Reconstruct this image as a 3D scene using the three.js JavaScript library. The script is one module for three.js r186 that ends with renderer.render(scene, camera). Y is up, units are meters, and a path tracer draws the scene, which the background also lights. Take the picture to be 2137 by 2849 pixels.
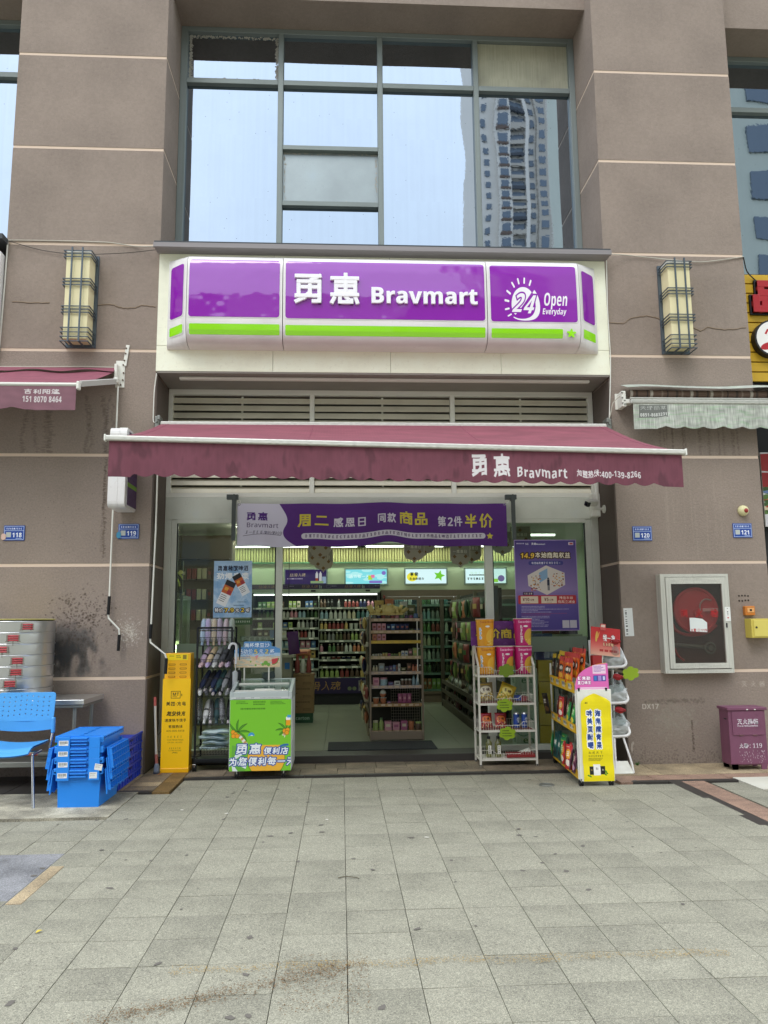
import * as THREE from 'three';
import { mergeGeometries } from 'three/addons/utils/BufferGeometryUtils.js';
import { RoundedBoxGeometry } from 'three/addons/geometries/RoundedBoxGeometry.js';
import { TextGeometry } from 'three/addons/geometries/TextGeometry.js';
import { FontLoader } from 'three/addons/loaders/FontLoader.js';
import { RectAreaLightUniformsLib } from 'three/addons/lights/RectAreaLightUniformsLib.js';
import { ImprovedNoise } from 'three/addons/math/ImprovedNoise.js';

// ---------- camera, sky, sun, exposure ----------
const scene = new THREE.Scene();
const renderer = new THREE.WebGLRenderer({ antialias: true });
renderer.toneMapping = THREE.LinearToneMapping;
renderer.toneMappingExposure = 1.15;
renderer.shadowMap.enabled = true;
renderer.setSize(768, 1024);
RectAreaLightUniformsLib.init();

const camera = new THREE.PerspectiveCamera(66.9, 768 / 1024, 0.1, 600);
{
  const m = new THREE.Matrix4().makeBasis(
    new THREE.Vector3(0.99847, -0.00862, 0.05455),
    new THREE.Vector3(0.00078, 0.98986, 0.14207),
    new THREE.Vector3(-0.05522, -0.14181, 0.98835));
  camera.position.set(0, 1.5, 8.3);
  camera.quaternion.setFromRotationMatrix(m);
}
const perlin = new ImprovedNoise();
{ // bright overcast sky: thin high cloud, a little brighter overhead
  const W = 512, H = 256, d = new Float32Array(W * H * 4);
  for (let j = 0; j < H; j++) for (let i = 0; i < W; i++) {
    const el = ((j + 0.5) / H - 0.5) * Math.PI, az = ((i + 0.5) / W) * 2 * Math.PI;
    const s = Math.max(0, Math.sin(el)), cx = Math.cos(el) * Math.cos(az), cz = Math.cos(el) * Math.sin(az);
    const n = perlin.noise(cx * 2.2 + 7, s * 3.1, cz * 2.2 + 3) + 0.5 * perlin.noise(cx * 5 + 1, s * 7, cz * 5 + 9);
    const L = (1.5 + 0.75 * s) * (1 + 0.09 * n), o = (j * W + i) * 4, blue = 0.5 - 0.35 * n;
    d[o] = L * (0.93 - 0.09 * blue); d[o + 1] = L * (0.97 - 0.04 * blue); d[o + 2] = L * 1.04; d[o + 3] = 1;
  }
  const t = new THREE.DataTexture(d, W, H, THREE.RGBAFormat, THREE.FloatType);
  t.mapping = THREE.EquirectangularReflectionMapping; t.magFilter = THREE.LinearFilter; t.minFilter = THREE.LinearFilter; t.needsUpdate = true;
  scene.background = t; scene.environment = t;
}
const sun = new THREE.DirectionalLight(new THREE.Color(1, 0.97, 0.92), 0.9);
sun.position.set(-6, 22, 14); sun.target.position.set(0, 2, 0);
sun.castShadow = true; sun.shadow.radius = 45; sun.shadow.mapSize.set(2048, 2048);
Object.assign(sun.shadow.camera, { left: -10, right: 10, top: 12, bottom: -8, near: 1, far: 60 });
scene.add(sun, sun.target);

// ---------- helpers ----------
let seedState = 12345;
const rnd = () => { seedState = (seedState + 0x6d2b79f5) | 0; let t = Math.imul(seedState ^ (seedState >>> 15), 1 | seedState); t = (t + Math.imul(t ^ (t >>> 7), 61 | t)) ^ t; return ((t ^ (t >>> 14)) >>> 0) / 4294967296; };
const rr = (a, b) => a + (b - a) * rnd();
const pick = (a) => a[Math.floor(rnd() * a.length)];
const V = (x, y, z) => new THREE.Vector3(x, y, z);
const PI = Math.PI;
const nth = ['first', 'second', 'third', 'fourth', 'fifth', 'sixth', 'seventh', 'eighth', 'ninth', 'tenth', 'eleventh', 'twelfth', 'thirteenth', 'fourteenth', 'fifteenth', 'sixteenth', 'seventeenth', 'eighteenth', 'nineteenth', 'twentieth'];
const taken = {};
function numbered(n) { const k = taken[n] = (taken[n] ?? -1) + 1; return k ? n + '_' + String(k).padStart(3, '0') : n; }
function shade(o) { o.castShadow = true; o.receiveShadow = true; return o; }
function thing(name, label, category, pos = [0, 0, 0], turn = 0, group, kind) {
  const o = new THREE.Group(); o.name = numbered(name); o.position.set(...pos); o.rotation.y = turn;
  if (label) o.userData.label = label; if (category) o.userData.category = category;
  if (group) o.userData.group = group; if (kind) o.userData.kind = kind;
  scene.add(o); return o;
}
function part(parent, name, geo, m, pos, rot) {
  const o = shade(new THREE.Mesh(Array.isArray(geo) ? merge(geo) : geo, m)); o.name = name;
  if (pos) o.position.set(...pos); if (rot) o.rotation.set(...rot);
  parent.add(o); return o;
}
function sub(parent, name) { const o = new THREE.Group(); o.name = name; parent.add(o); return o; }
function single(name, geo, m, label, category, pos, turn, group, kind) {
  const o = shade(new THREE.Mesh(Array.isArray(geo) ? merge(geo) : geo, m)); o.name = numbered(name);
  if (pos) o.position.set(...pos); if (turn) o.rotation.y = turn;
  if (label) o.userData.label = label; if (category) o.userData.category = category; if (group) o.userData.group = group; if (kind) o.userData.kind = kind;
  scene.add(o); return o;
}
function copyOf(src, pos, turn, label) { const c = src.clone(); c.name = numbered(src.name.replace(/_\d{3}$/, '')); c.userData = { ...src.userData }; if (label) c.userData.label = label; c.position.set(...pos); if (turn !== undefined) c.rotation.y = turn; scene.add(c); return c; }
function merge(list) {
  const gs = list.map((g) => { const q = g.index ? g.toNonIndexed() : g.clone(); for (const k of Object.keys(q.attributes)) if (!['position', 'normal', 'uv'].includes(k)) q.deleteAttribute(k); if (!q.attributes.uv) q.setAttribute('uv', new THREE.BufferAttribute(new Float32Array(q.attributes.position.count * 2), 2)); q.morphAttributes = {}; return q; });
  return mergeGeometries(gs);
}
// uv in metres, taken from the object's own axes
function metric(g, s = 1, ox = 0, oy = 0) {
  const q = g.index ? g.toNonIndexed() : g, p = q.attributes.position, n = q.attributes.normal, uv = new Float32Array(p.count * 2);
  for (let i = 0; i < p.count; i += 3) {
    let ax = 0, ay = 0, az = 0;
    for (let k = 0; k < 3; k++) { ax += Math.abs(n.getX(i + k)); ay += Math.abs(n.getY(i + k)); az += Math.abs(n.getZ(i + k)); }
    for (let k = 0; k < 3; k++) {
      const x = p.getX(i + k), y = p.getY(i + k), z = p.getZ(i + k), c = (i + k) * 2;
      if (az >= ax && az >= ay) { uv[c] = x; uv[c + 1] = y; } else if (ax >= ay) { uv[c] = z; uv[c + 1] = y; } else { uv[c] = x; uv[c + 1] = z; }
      uv[c] = uv[c] * s + ox; uv[c + 1] = uv[c + 1] * s + oy;
    }
  }
  q.setAttribute('uv', new THREE.BufferAttribute(uv, 2)); return q;
}
// box from min to max corner
const bx = (x0, x1, y0, y1, z0, z1) => new THREE.BoxGeometry(x1 - x0, y1 - y0, z1 - z0).translate((x0 + x1) / 2, (y0 + y1) / 2, (z0 + z1) / 2);
const cb = (w, h, d, x = 0, y = 0, z = 0) => new THREE.BoxGeometry(w, h, d).translate(x, y, z);
const rb = (w, h, d, r, x = 0, y = 0, z = 0, s = 2) => new RoundedBoxGeometry(w, h, d, s, r).translate(x, y, z);
const cyl = (r0, r1, h, x = 0, y = 0, z = 0, n = 16, open = false) => new THREE.CylinderGeometry(r1, r0, h, n, 1, open).translate(x, y + h / 2, z);
const sph = (r, x = 0, y = 0, z = 0, n = 12) => new THREE.SphereGeometry(r, n, Math.max(6, n * 0.7 | 0)).translate(x, y, z);
function rod(a, b, r, n = 8) { const A = V(...a), B = V(...b), d = B.clone().sub(A), L = d.length(); const g = new THREE.CylinderGeometry(r, r, L, n); g.applyQuaternion(new THREE.Quaternion().setFromUnitVectors(V(0, 1, 0), d.normalize())); return g.translate((A.x + B.x) / 2, (A.y + B.y) / 2, (A.z + B.z) / 2); }
function barBox(a, b, w, t) { const A = V(...a), B = V(...b), d = B.clone().sub(A), L = d.length(); const g = new THREE.BoxGeometry(w, L, t); g.applyQuaternion(new THREE.Quaternion().setFromUnitVectors(V(0, 1, 0), d.normalize())); return g.translate((A.x + B.x) / 2, (A.y + B.y) / 2, (A.z + B.z) / 2); }
function tube(pts, r, seg = 24, n = 8, tension = 0.5) { return new THREE.TubeGeometry(new THREE.CatmullRomCurve3(pts.map((p) => V(...p)), false, 'catmullrom', tension), seg, r, n); }
function bent(pts, r, n = 8) { const g = []; for (let i = 0; i + 1 < pts.length; i++) { g.push(rod(pts[i], pts[i + 1], r, n)); if (i) g.push(sph(r, ...pts[i], 8)); } return merge(g); }
function lathe(pts, n = 16) { return new THREE.LatheGeometry(pts.map(([x, y]) => new THREE.Vector2(x, y)), n); }
function extr(shape, d, bevel = 0, seg = 6) { return new THREE.ExtrudeGeometry(shape, { depth: d, bevelEnabled: bevel > 0, bevelSize: bevel, bevelThickness: bevel, bevelSegments: 2, curveSegments: seg }); }
function polyShape(pts) { const s = new THREE.Shape(); pts.forEach(([x, y], i) => i ? s.lineTo(x, y) : s.moveTo(x, y)); s.closePath(); return s; }
function roundRect(x, y, w, h, r, s = new THREE.Shape()) { s.moveTo(x + r, y); s.lineTo(x + w - r, y); s.quadraticCurveTo(x + w, y, x + w, y + r); s.lineTo(x + w, y + h - r); s.quadraticCurveTo(x + w, y + h, x + w - r, y + h); s.lineTo(x + r, y + h); s.quadraticCurveTo(x, y + h, x, y + h - r); s.lineTo(x, y + r); s.quadraticCurveTo(x, y, x + r, y); return s; }
function grid(nu, nv, f, thick = 0) { // parametric sheet f(u,v) -> [x,y,z]; uv 0..1
  const pos = [], uv = [], idx = [];
  for (let j = 0; j <= nv; j++) for (let i = 0; i <= nu; i++) { pos.push(...f(i / nu, j / nv)); uv.push(i / nu, j / nv); }
  for (let j = 0; j < nv; j++) for (let i = 0; i < nu; i++) { const a = j * (nu + 1) + i, b = a + 1, c = a + nu + 1, e = c + 1; idx.push(a, b, c, b, e, c); }
  const g = new THREE.BufferGeometry(); g.setAttribute('position', new THREE.Float32BufferAttribute(pos, 3)); g.setAttribute('uv', new THREE.Float32BufferAttribute(uv, 2)); g.setIndex(idx); g.computeVertexNormals();
  if (!thick) return g;
  const back = g.clone(), p = back.attributes.position, n = g.attributes.normal;
  for (let i = 0; i < p.count; i++) p.setXYZ(i, p.getX(i) - n.getX(i) * thick, p.getY(i) - n.getY(i) * thick, p.getZ(i) - n.getZ(i) * thick);
  back.setIndex([...back.index.array].reverse()); back.computeVertexNormals();
  return merge([g, back]);
}

// ---------- textures ----------
function canvas(w, h, draw) { const c = document.createElement('canvas'); c.width = w; c.height = h; const x = c.getContext('2d'); draw(x, w, h); return c; }
function print(w, h, draw) { const t = new THREE.CanvasTexture(canvas(w, h, draw)); t.colorSpace = THREE.SRGBColorSpace; t.anisotropy = 8; return t; }
function noiseTex(size, metres, fn, srgb = true) { // fn(u,v in 0..1, periodic noise) -> [r,g,b] 0..255
  const d = new Uint8Array(size * size * 4);
  for (let j = 0; j < size; j++) for (let i = 0; i < size; i++) { const c = fn(i / size, j / size, i, j), o = (j * size + i) * 4; d[o] = c[0]; d[o + 1] = c[1]; d[o + 2] = c[2]; d[o + 3] = 255; }
  const t = new THREE.DataTexture(d, size, size, THREE.RGBAFormat); t.wrapS = t.wrapT = THREE.RepeatWrapping; t.magFilter = THREE.LinearFilter; t.minFilter = THREE.LinearMipmapLinearFilter; t.generateMipmaps = true; t.repeat.set(1 / metres, 1 / metres); if (srgb) t.colorSpace = THREE.SRGBColorSpace; t.needsUpdate = true; return t;
}
const hash = (i, j, k = 0) => { let h = (i * 374761393 + j * 668265263 + k * 2147483647) | 0; h = Math.imul(h ^ (h >>> 13), 1274126177); return ((h ^ (h >>> 16)) >>> 0) / 4294967296; };
function pnoise(u, v, f, k = 0) { // periodic value noise, period 1 at frequency f
  const x = u * f, y = v * f, i = Math.floor(x), j = Math.floor(y), s = x - i, t = y - j, S = s * s * (3 - 2 * s), T = t * t * (3 - 2 * t), m = (q) => ((q % f) + f) % f;
  const a = hash(m(i), m(j), k), b = hash(m(i + 1), m(j), k), c = hash(m(i), m(j + 1), k), e = hash(m(i + 1), m(j + 1), k);
  return a + (b - a) * S + (c - a) * T + (a - b - c + e) * S * T;
}
const fbm = (u, v, f, o, k = 0) => { let s = 0, a = 0.5, q = 0; for (let i = 0; i < o; i++) { s += a * pnoise(u, v, f << i, k + i); q += a; a *= 0.55; } return s / q; };
const cl = (x) => Math.max(0, Math.min(255, x));

// ---------- materials ----------
const std = (c, r = 0.6, m = 0, x = {}) => new THREE.MeshStandardMaterial({ color: c, roughness: r, metalness: m, ...x });
const phy = (c, r = 0.4, x = {}) => new THREE.MeshPhysicalMaterial({ color: c, roughness: r, ...x });
const flat = (tex, r = 0.55, x = {}) => new THREE.MeshStandardMaterial({ map: tex, roughness: r, ...x });
const matCache = {};
const paint = (c, r = 0.5, m = 0) => matCache[c + '_' + r + '_' + m] ??= std(c, r, m);

const bumpGrain = noiseTex(512, 0.35, (u, v, i, j) => { const n = 0.6 * fbm(u, v, 24, 3, 5) + 0.4 * hash(i >> 1, j >> 1, 9); return [n * 255, n * 255, n * 255]; }, false);
const plasterMap = noiseTex(1024, 2.3, (u, v, i, j) => {
  const a = fbm(u, v, 5, 5, 3) - 0.5, b = fbm(u, v, 90, 2, 8) - 0.5, g = hash(i, j, 2) - 0.5, pit = hash(i >> 1, j >> 1, 77) > 0.9985 ? -30 : 0;
  const k = 1 + 0.14 * a + 0.07 * b + 0.07 * g; return [cl(148 * k + pit), cl(134 * k + pit), cl(123 * k + pit)];
});
const M = {};
M.plaster = std(0xffffff, 0.93, 0, { map: plasterMap, bumpMap: bumpGrain, bumpScale: 0.003 });
M.plasterLine = std(0xdcc6b2, 0.85, 0, { bumpMap: bumpGrain, bumpScale: 0.001 });
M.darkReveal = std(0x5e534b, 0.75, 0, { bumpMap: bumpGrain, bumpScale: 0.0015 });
const dustMap = noiseTex(512, 1.1, (u, v, i, j) => { const a = fbm(u, v, 4, 5, 31), s = pnoise(u * 1, v, 60, 4), k = 0.9 + 0.14 * a + 0.03 * hash(i, j) - (s > 0.86 && a > 0.52 ? 0.025 : 0); return [cl(255 * k), cl(253 * k), cl(246 * k)]; });
const streakMap = noiseTex(512, 0.8, (u, v, i, j) => { const a = fbm(u, v, 3, 4, 41), s = pnoise(u, v * 0.0 + Math.floor(v * 3) / 3, 128, 6), k = 0.8 + 0.18 * a + 0.1 * s; return [cl(255 * k), cl(254 * k), cl(248 * k)]; });
M.cream = std(0xf3f5e4, 0.55, 0, { map: dustMap });
M.alu = std(0xd4d9d4, 0.45, 0.1, { map: dustMap });
M.aluDark = std(0x565d5c, 0.45, 0.3);
M.winFrame = std(0x828c8e, 0.5, 0.25, { map: dustMap });
M.whitePaint = std(0xe8e9e5, 0.45, 0, { map: dustMap });
M.whiteGloss = phy(0xe9e8ec, 0.28, { clearcoat: 0.4, map: dustMap });
M.black = std(0x15161a, 0.5);
M.blackMetal = std(0x1d2024, 0.45, 0.4);
M.rubber = std(0x121212, 0.85);
M.chrome = std(0xc4c6c8, 0.18, 1);
M.steel = std(0xd6d8d8, 0.3, 0.92);
M.steelDull = std(0x8f9290, 0.5, 0.75, { map: dustMap });
M.wire = std(0xb9b4a6, 0.6);
M.glass = new THREE.MeshPhysicalMaterial({ color: 0xf3faf5, roughness: 0.02, transmission: 1, thickness: 0, ior: 1.5 });
M.lamp = (c = 0xffffff, i = 6) => new THREE.MeshStandardMaterial({ color: 0xffffff, emissive: c, emissiveIntensity: i, roughness: 0.5 });
// ---------- hand-drawn stroke lettering: each word is a list of pen strokes on a 16 x 16 grid ----------
const strokes = {
  勇: '11d193 24d4da 242a 848a 27d7 1cdc dcdfaf 7b5d1f', 惠: '12e2 808b 34d4d93934 36d6 1beb 2d1f 5d5fbfbe 8c9d dcef', 周: '1f3b31d1deae 54b4 8287 57b7 6ababe6e6a', 二: '33c3 1ded',
  感: '22e2 222b 4484 5686895956 91a7dbea d3a9 b0d1 2c1f 5c5fbfbd 8b9d dcef', 恩: '31d1d93931 54b4 8284 8458 84b8 2c1f 5c5fbfbd 8b9d dcef', 日: '31d1df3f31 38d8', 同: '2f21e1efcf 65b5 68b8bc6c68',
  款: '1272 4045 2565 1878 484f 2b1e 6b7e a084 92e2d5 b4b98f b9ef', 商: '8082 12e2 4254 b2a4 1f15e5efcf 6648 a6c8 5ababe5e5a', 品: '41b1b64641 19696f1f19 99e9ef9f99', 第: '3014 2262 9074 82e2 25c5c828 282bdbdeae 858f 8b2f',
  件: '4017 353f 8066 74d4 b0bf 69f9', 半: '2244 d2b4 36c6 1aea 808f', 价: '4017 353f a066 a0f6 888c6f d8df', 便: '4017 353f 61f1 73e3e97973 76e6 b1bb6f 8aff', 利: '6122 1676 424f 471c 477b a3ab e0efbf',
  店: '8082 23e3 232b0f 949a 97e7 6adadf6f6a', 为: '3254 15d5dfaf 817a2f 899b', 您: '3014 333a 7054 62e2d4 a2a9 7658 c6e8 2c1f 5c5fbfbd 8b9d dcef', 每: '4014 32e2 45d5ccbf 453ded 08f8 7687 7a8c', 一: '18e8', 天: '22d2 17e7 8287 871f 87ef',
  满: '1132 0527 1f3a 43f3 7175 c1c5 46f6 585f 58f8ffdf a6ae 798d b9dd', 杯: '1474 404f 450c 457b 81f1 c179 b5bf c7fa', 绿: '40154518 1858 0e5c 71d1d5 73d3 65f5 a5af8f 7799 7d9a e7b9 b9fe', 豆: '12e2 34c4ca3a34 4b5e cbae 0fff', 沙: '1132 0527 1f3a b0b8 7457 d4f7 f96f',
  活: '1132 0527 1f3a d052 46f6 a2a9 69e9ef6f69', 动: '1262 0676 360d 0d6c 5a7e 84f4eece b0b77f', 元: '32c2 16e6 661f 969eeeeb', 海: '1132 0527 1f3a 7055 63f3 66e6dfaf 665dfd 49f9 a7b8 aabb', 南: '22e2 8085 1f15e5efcf 5667 b6a7 58b8 5bbb 888f',
  嫩: '300a5d 530f 0464 62b2 909f 65b5b96965 9a6d 9abd d0b5 c3f3 f49f c6ff', 青: '22d2 34c4 16e6 8086 38c8cfaf 383f 3aca 3ccc', 果: '31d1d83831 34d4 808f 1aea 8a1f 8aef', 味: '03434b0b03 73e3 56f6 b0bf b65d b6fd', 美: '3052 c0a2 23d3 35c5 17e7 838a 1aea 8a1f 8aef',
  更: '11e1 33d3db3b33 37d7 818b 8b6d1f 4bff', 耐: '0171 4134 0f04747e 242d 545d 85f5 d0dfbf 98ab', 嚼: '02323b0b02 61f1 7183 b2a3 d2e3 54f4f75754 8487 c4c7 59a9ae5e59 5cac c9f9 e8efcf', 和: '6122 1676 424f 471c 477b a4f4fdada4', 成: '23f3 232b0f 27767c5c 9096dfff e59f c0e1', 下: '12e2 828f 85c9',
  团: '11e1ef1f11 34d4 929dbd 953b', 充: '8082 13e3 6348 48c7 a5d8 691f 999eeeeb', 电: '32d2db3b32 37d7 808eeeeb', 超: '1262 4044 0575 454c 4878 190e 0e3cff 82e2e5c5 b276 88e8ec8c88', 级: '40154518 0e5c 72d2c6f6 f67f 727b5f 87ff', 快: '303f 0418 4355 64d4d9 59f9 a0a95f a9ff',
  速: '1123 0626262c 62f2 a0ad 64e4e86864 a86c a8ec 0e2c5fff', 度: '8082 22e2 222b0f 45f5 7378 c3c8 78c8 5ada da4f 6bff', 不: '12e2 921a 858f a6ea', 烫: '1122 0425 0928 51d1 54e4e9c9 9557 c57a 8a8c 8c1f 8cff 4b5d cbad', 手: 'c131 24d4 19e9 828f6f', 客: '8082 1512e2e4 6438 53c3 c31a 56fa 5ababf5f5a',
  服: '0f2121615f4f 2565 2969 9f91 91e1e5c5 98e8 e89f 99ff', 热: '0262 304a2a 0856 72d2dafbf9 a0a56b 75a8 1d0f 4d5f 8d9f cdef', 线: '40154518 0e5c 75e3 78f6 a0a9ffec d0e2 e86f', 加: '04747d5d 40470f a3e3eeaea3', 盟: '1161671711 1464 9891e1e8 93e3 95e5 2f29d9df 696f a9af 0fff',
  灭: '11e1 3558 d5b8 838a1f 8aef', 火: '3558 d4b7 808a1f 8aef', 器: '1151551511 91d1d59591 08f8 860c 86fc 1b5b5f1f1b 9bdbdf9f9b', 箱: '3014 2262 9074 82e2 0777 454f 471c 478b 97e7ef9f97 9aea 9ded', 警: '1171 2022 5052 1474 7377 25555825 a082 92f2 d267 83f7 0aea 3cbc 4dbdbf4f4d', 消: '1132 0527 1f3a a0a5 6153 e1c3 65e5efbf 656f 68e8 6beb', 栓: '1474 404f 450c 457b b066 b0f6 88e8 8beb b8bf 6fff',
  吉: '12e2 8086 36c6 39c9cf3f39', 阳: '1f1161457a4a 91e1ef9f91 98e8', 篷: '3012 2151 9082 81d1 0526262c 0e2c5fff 7456 64d4 d45a 6bdb 5dfd a8af', 精: '404f 0777 1225 6252 470d 479c b0b5 93e3 85f5 97e7efcf 979f 9aea 9cec', 酿: '0171 1f14747f1f 3134 5154 91e1e79791 94e4 979fbd b8ff', 啤: '02323b0b02 b0a2 63e3e86863 65e5 a3a8 5bfb b8bf', 酒: '1132 0527 1f3a 51f1 6f65e5ef6f 8185 c1c5 6aea',
  劲: '0161 6108 3468 1969 393e 0e7c 84f4eece b0b77f', 爆: '303a0f 0417 6346 71e1e57571 73e3 67f7 5afa 858a c5ca aaaf 6b8d ebcd', 来: '22d2 3456 c4a6 17e7 808f 871e 87ee', 袭: '12e2 7017 7276e6 c466 a0c1 1aea 8a1e 7b7f9d 8bff', 特: '2015 1464 404f 0a68 81e1 b0b5 65f5 69f9 d6dfbf 8b9d', 听: '13535b1b13 f082 828a6f 87f7 c7cf',
  本: '13e3 808f 831b 83eb 5bbb', 地: '0565 303d 0e6b 76f3f9d9 747eeefb b0bc', 权: '1474 404f 450c 457b 82e2 e27f 84ff', 益: '4153 c1a3 14e4 6548 a5d8 29d9 292f d9df 696f a9af 0fff', 微: '3014 4416 262f 6164c4 9094 c1c4 66c6 68a8adcb e0c6 d4f4 f49f d7ff', 信: '4017 353f a0b1 63f3 75e5 78e8 7bebef7f7b', 立: '8082 23d3 456b c5ab 0fff', 减: '1122 0d29 44f4 444b3f 76b6 78b8bc7c78 c0c6eefe f8af d0e2', 金: '8017 80e7 47c7 29d9 878f 4b5d cbad 0fff', 张: '01616515 0969 696f4f 808f e2a5 67f7 a7fe',
  享: '8082 12e2 44b4b74744 39c9 c988 888f6f 1beb', 受: 'c131 3355 8284 d3b5 1816e6e8 39c9 c93f 4aef', 生: '4019 34d4 808f 39c9 0fff', 命: '8017 80e7 47b7 2a6a6e2e2a 9f9aeaeece', 的: '3014 14646e1e14 1969 a077 94e4edbd a89a', 力: '14d4ddad 807a2f', 丝: '4015551a7a c095d59afa 1fff', 滑: '1132 0527 1f3a 71d1d5 7175 5856f6f8 79e9efcf 797f 7cec', 入: '60827a2f 84ef', 魂: '0262 0565 360d 0d6b 5a7d a082 82e2e88882 85e5 b2b8 985f b8befefb',
  小: '808f6f 4419 c4f9', 口: '31d1df3f31', 王: '12e2 28d8 1eee 828e', 重: 'c131 13e3 35c5cb3b35 38c8 818f 2dcd 0fff', 辣: '4042 1264 2344 0575 0979 454f 92f2 c0cf 85f5f98985 ca8e caff', 族: '4042 0363 361f 36656e4e a082 83f3 96e6 78f8 b58f c8ff', 花: '12e2 5054 b0b4 5516 383f d89c a5aeeeeb', 缘: '40154518 0e5c 71d1d5 73d3 65f5 a5af8f 7799 7d9a', 丽: '11e1 2f24646f 94949f 94e4ef', 草: '12e2 5054 b0b4 44b4ba4a44 47b7 1ded 8a8f',
};
const nib = (s) => { const k = (s.length * 7 + s.codePointAt(0) * 13) | 0; return k; };
function penPaths(ch) {
  let s = strokes[ch];
  if (!s) { // small illegible print: a deterministic jumble of strokes
    const k = nib(ch) + (ch.codePointAt(0) % 97); const p = [];
    for (let i = 0; i < 5; i++) { const h = hash(k, i, 3), v = hash(k, i, 4), a = 1 + (h * 6 | 0), b = 8 + (v * 6 | 0), c = 1 + ((i * 3.1) | 0); p.push(i % 2 ? [[a + 2, 1], [a + 2, 14]] : [[a, c], [b, c]]); }
    return p;
  }
  return s.split(' ').map((q) => { const r = []; for (let i = 0; i + 1 < q.length; i += 2) r.push([parseInt(q[i], 16), parseInt(q[i + 1], 16)]); return r; });
}
// draws a line of text; size is the height of a square word, (x, y) the top left corner; returns its width
function write(c, text, x, y, size, o = {}) {
  const { color = '#fff', weight = 0.11, outline = 0, outlineColor = '#000', slant = 0, gap = 0.08, narrow = 1, font = 'bold', family = 'sans-serif', vertical = false, asciiScale = 1 } = o;
  for (const pass of outline ? [1, 0] : [0]) {
    let cx = x, cy = y;
    for (const ch of text) {
      if (ch === ' ') { cx += size * 0.35 * narrow; continue; }
      c.save(); c.strokeStyle = c.fillStyle = pass ? outlineColor : color; c.lineJoin = pass ? 'round' : 'miter'; c.lineCap = pass ? 'round' : 'square'; c.miterLimit = 3;
      if (ch.codePointAt(0) < 0x2000) {
        const fs = size * 1.18 * asciiScale; c.font = `${font} ${fs}px ${family}`; const w = c.measureText(ch).width * narrow;
        c.translate(cx, cy + size * 0.97); c.transform(narrow, 0, -slant, 1, 0, 0);
        if (pass) { c.lineWidth = outline * 2; c.strokeText(ch, 0, 0); } else c.fillText(ch, 0, 0);
        if (vertical) cy += size * 1.1; else cx += w + size * gap * 0.3;
      } else {
        c.translate(cx, cy); c.transform(narrow, 0, -slant, 1, slant * size, 0); c.lineWidth = size * weight + (pass ? outline * 2 : 0);
        const e = size * weight * 0.5, f = (size - e * 2) / 15;
        for (const p of penPaths(ch)) { c.beginPath(); p.forEach(([a, b], i) => i ? c.lineTo(e + a * f, e + b * f) : c.moveTo(e + a * f, e + b * f)); c.stroke(); }
        if (vertical) cy += size * (1 + gap); else cx += size * (1 + gap) * narrow;
      }
      c.restore();
    }
    if (pass === 0) return vertical ? cy - y : cx - x;
  }
}
const widthOf = (t, size, o) => write(canvas(4, 4, () => {}).getContext('2d'), t, 0, 0, size, o);
function fitText(c, t, x, y, w, size, o = {}) { const W = widthOf(t, size, o); write(c, t, x, y, size, { ...o, narrow: (o.narrow ?? 1) * w / W }); }
function tiny(c, x, y, w, h, color, lines = 1, k = 1) { // rows of print too small to read
  c.fillStyle = color;
  for (let l = 0; l < lines; l++) { let q = x; const hh = h / lines * 0.62, yy = y + l * h / lines; while (q < x + w * (0.6 + 0.4 * hash(l, k, 8))) { const cw = hh * (0.5 + hash(q | 0, l, k) * 0.5); c.globalAlpha = 0.55 + 0.45 * hash(q | 0, l, k + 2); c.fillRect(q, yy, cw, hh); q += cw + hh * 0.22; } }
  c.globalAlpha = 1;
}
// solid stroke lettering: every stroke a bar, for raised letters
function solidWord(ch, size, weight, depth) {
  const g = [], e = size * weight / 2, f = (size - 2 * e) / 15; let k = 0;
  for (const p of penPaths(ch)) for (let i = 0; i + 1 < p.length; i++) {
    const a = [e + p[i][0] * f, size - e - p[i][1] * f], b = [e + p[i + 1][0] * f, size - e - p[i + 1][1] * f], dx = b[0] - a[0], dy = b[1] - a[1], L = Math.hypot(dx, dy);
    const dd = depth - 0.0011 * (k++ % 7);
    g.push(new RoundedBoxGeometry(L + size * weight, size * weight, dd, 1, Math.min(0.006, dd * 0.3)).rotateZ(Math.atan2(dy, dx)).translate((a[0] + b[0]) / 2, (a[1] + b[1]) / 2, dd / 2));
  }
  return merge(g);
}
const boldFont = await new FontLoader().loadAsync('fonts/droid/droid_sans_bold.typeface.json');
const serifFont = await new FontLoader().loadAsync('fonts/droid/droid_serif_regular.typeface.json');
const G2 = () => (rnd() + rnd() + rnd() - 1.5) * 0.9;
// ---------- ground ----------
const graniteTex = (r, g, b, k, patch = 0.1) => noiseTex(512, 0.62, (u, v, i, j) => {
  const sp = hash(i, j, k), sp2 = hash(i >> 1, j >> 1, k + 1), sp3 = hash(i >> 2, j >> 2, k + 3) - 0.5, sp4 = hash(i >> 3, j >> 3, k + 4) - 0.5, a = fbm(u, v, 3, 4, k + 2) - 0.5, m = 0.95 + 0.2 * sp3 + 0.09 * sp4 + patch * a * 2.2 + (sp > 0.8 ? 0.14 : sp < 0.17 ? -0.2 : 0) + (sp2 > 0.9 ? 0.14 : sp2 < 0.12 ? -0.18 : 0);
  return [cl(r * m), cl(g * m), cl(b * m)];
});
const paveTex = graniteTex(151, 148, 131, 11, 0.07), paveTex2 = graniteTex(149, 146, 129, 23, 0.08);
const groundBump = noiseTex(512, 0.5, (u, v, i, j) => { const n = 130 * hash(i, j, 5) + 125 * fbm(u, v, 40, 2, 6); return [n, n, n]; }, false);
const paveMats = [];
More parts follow.
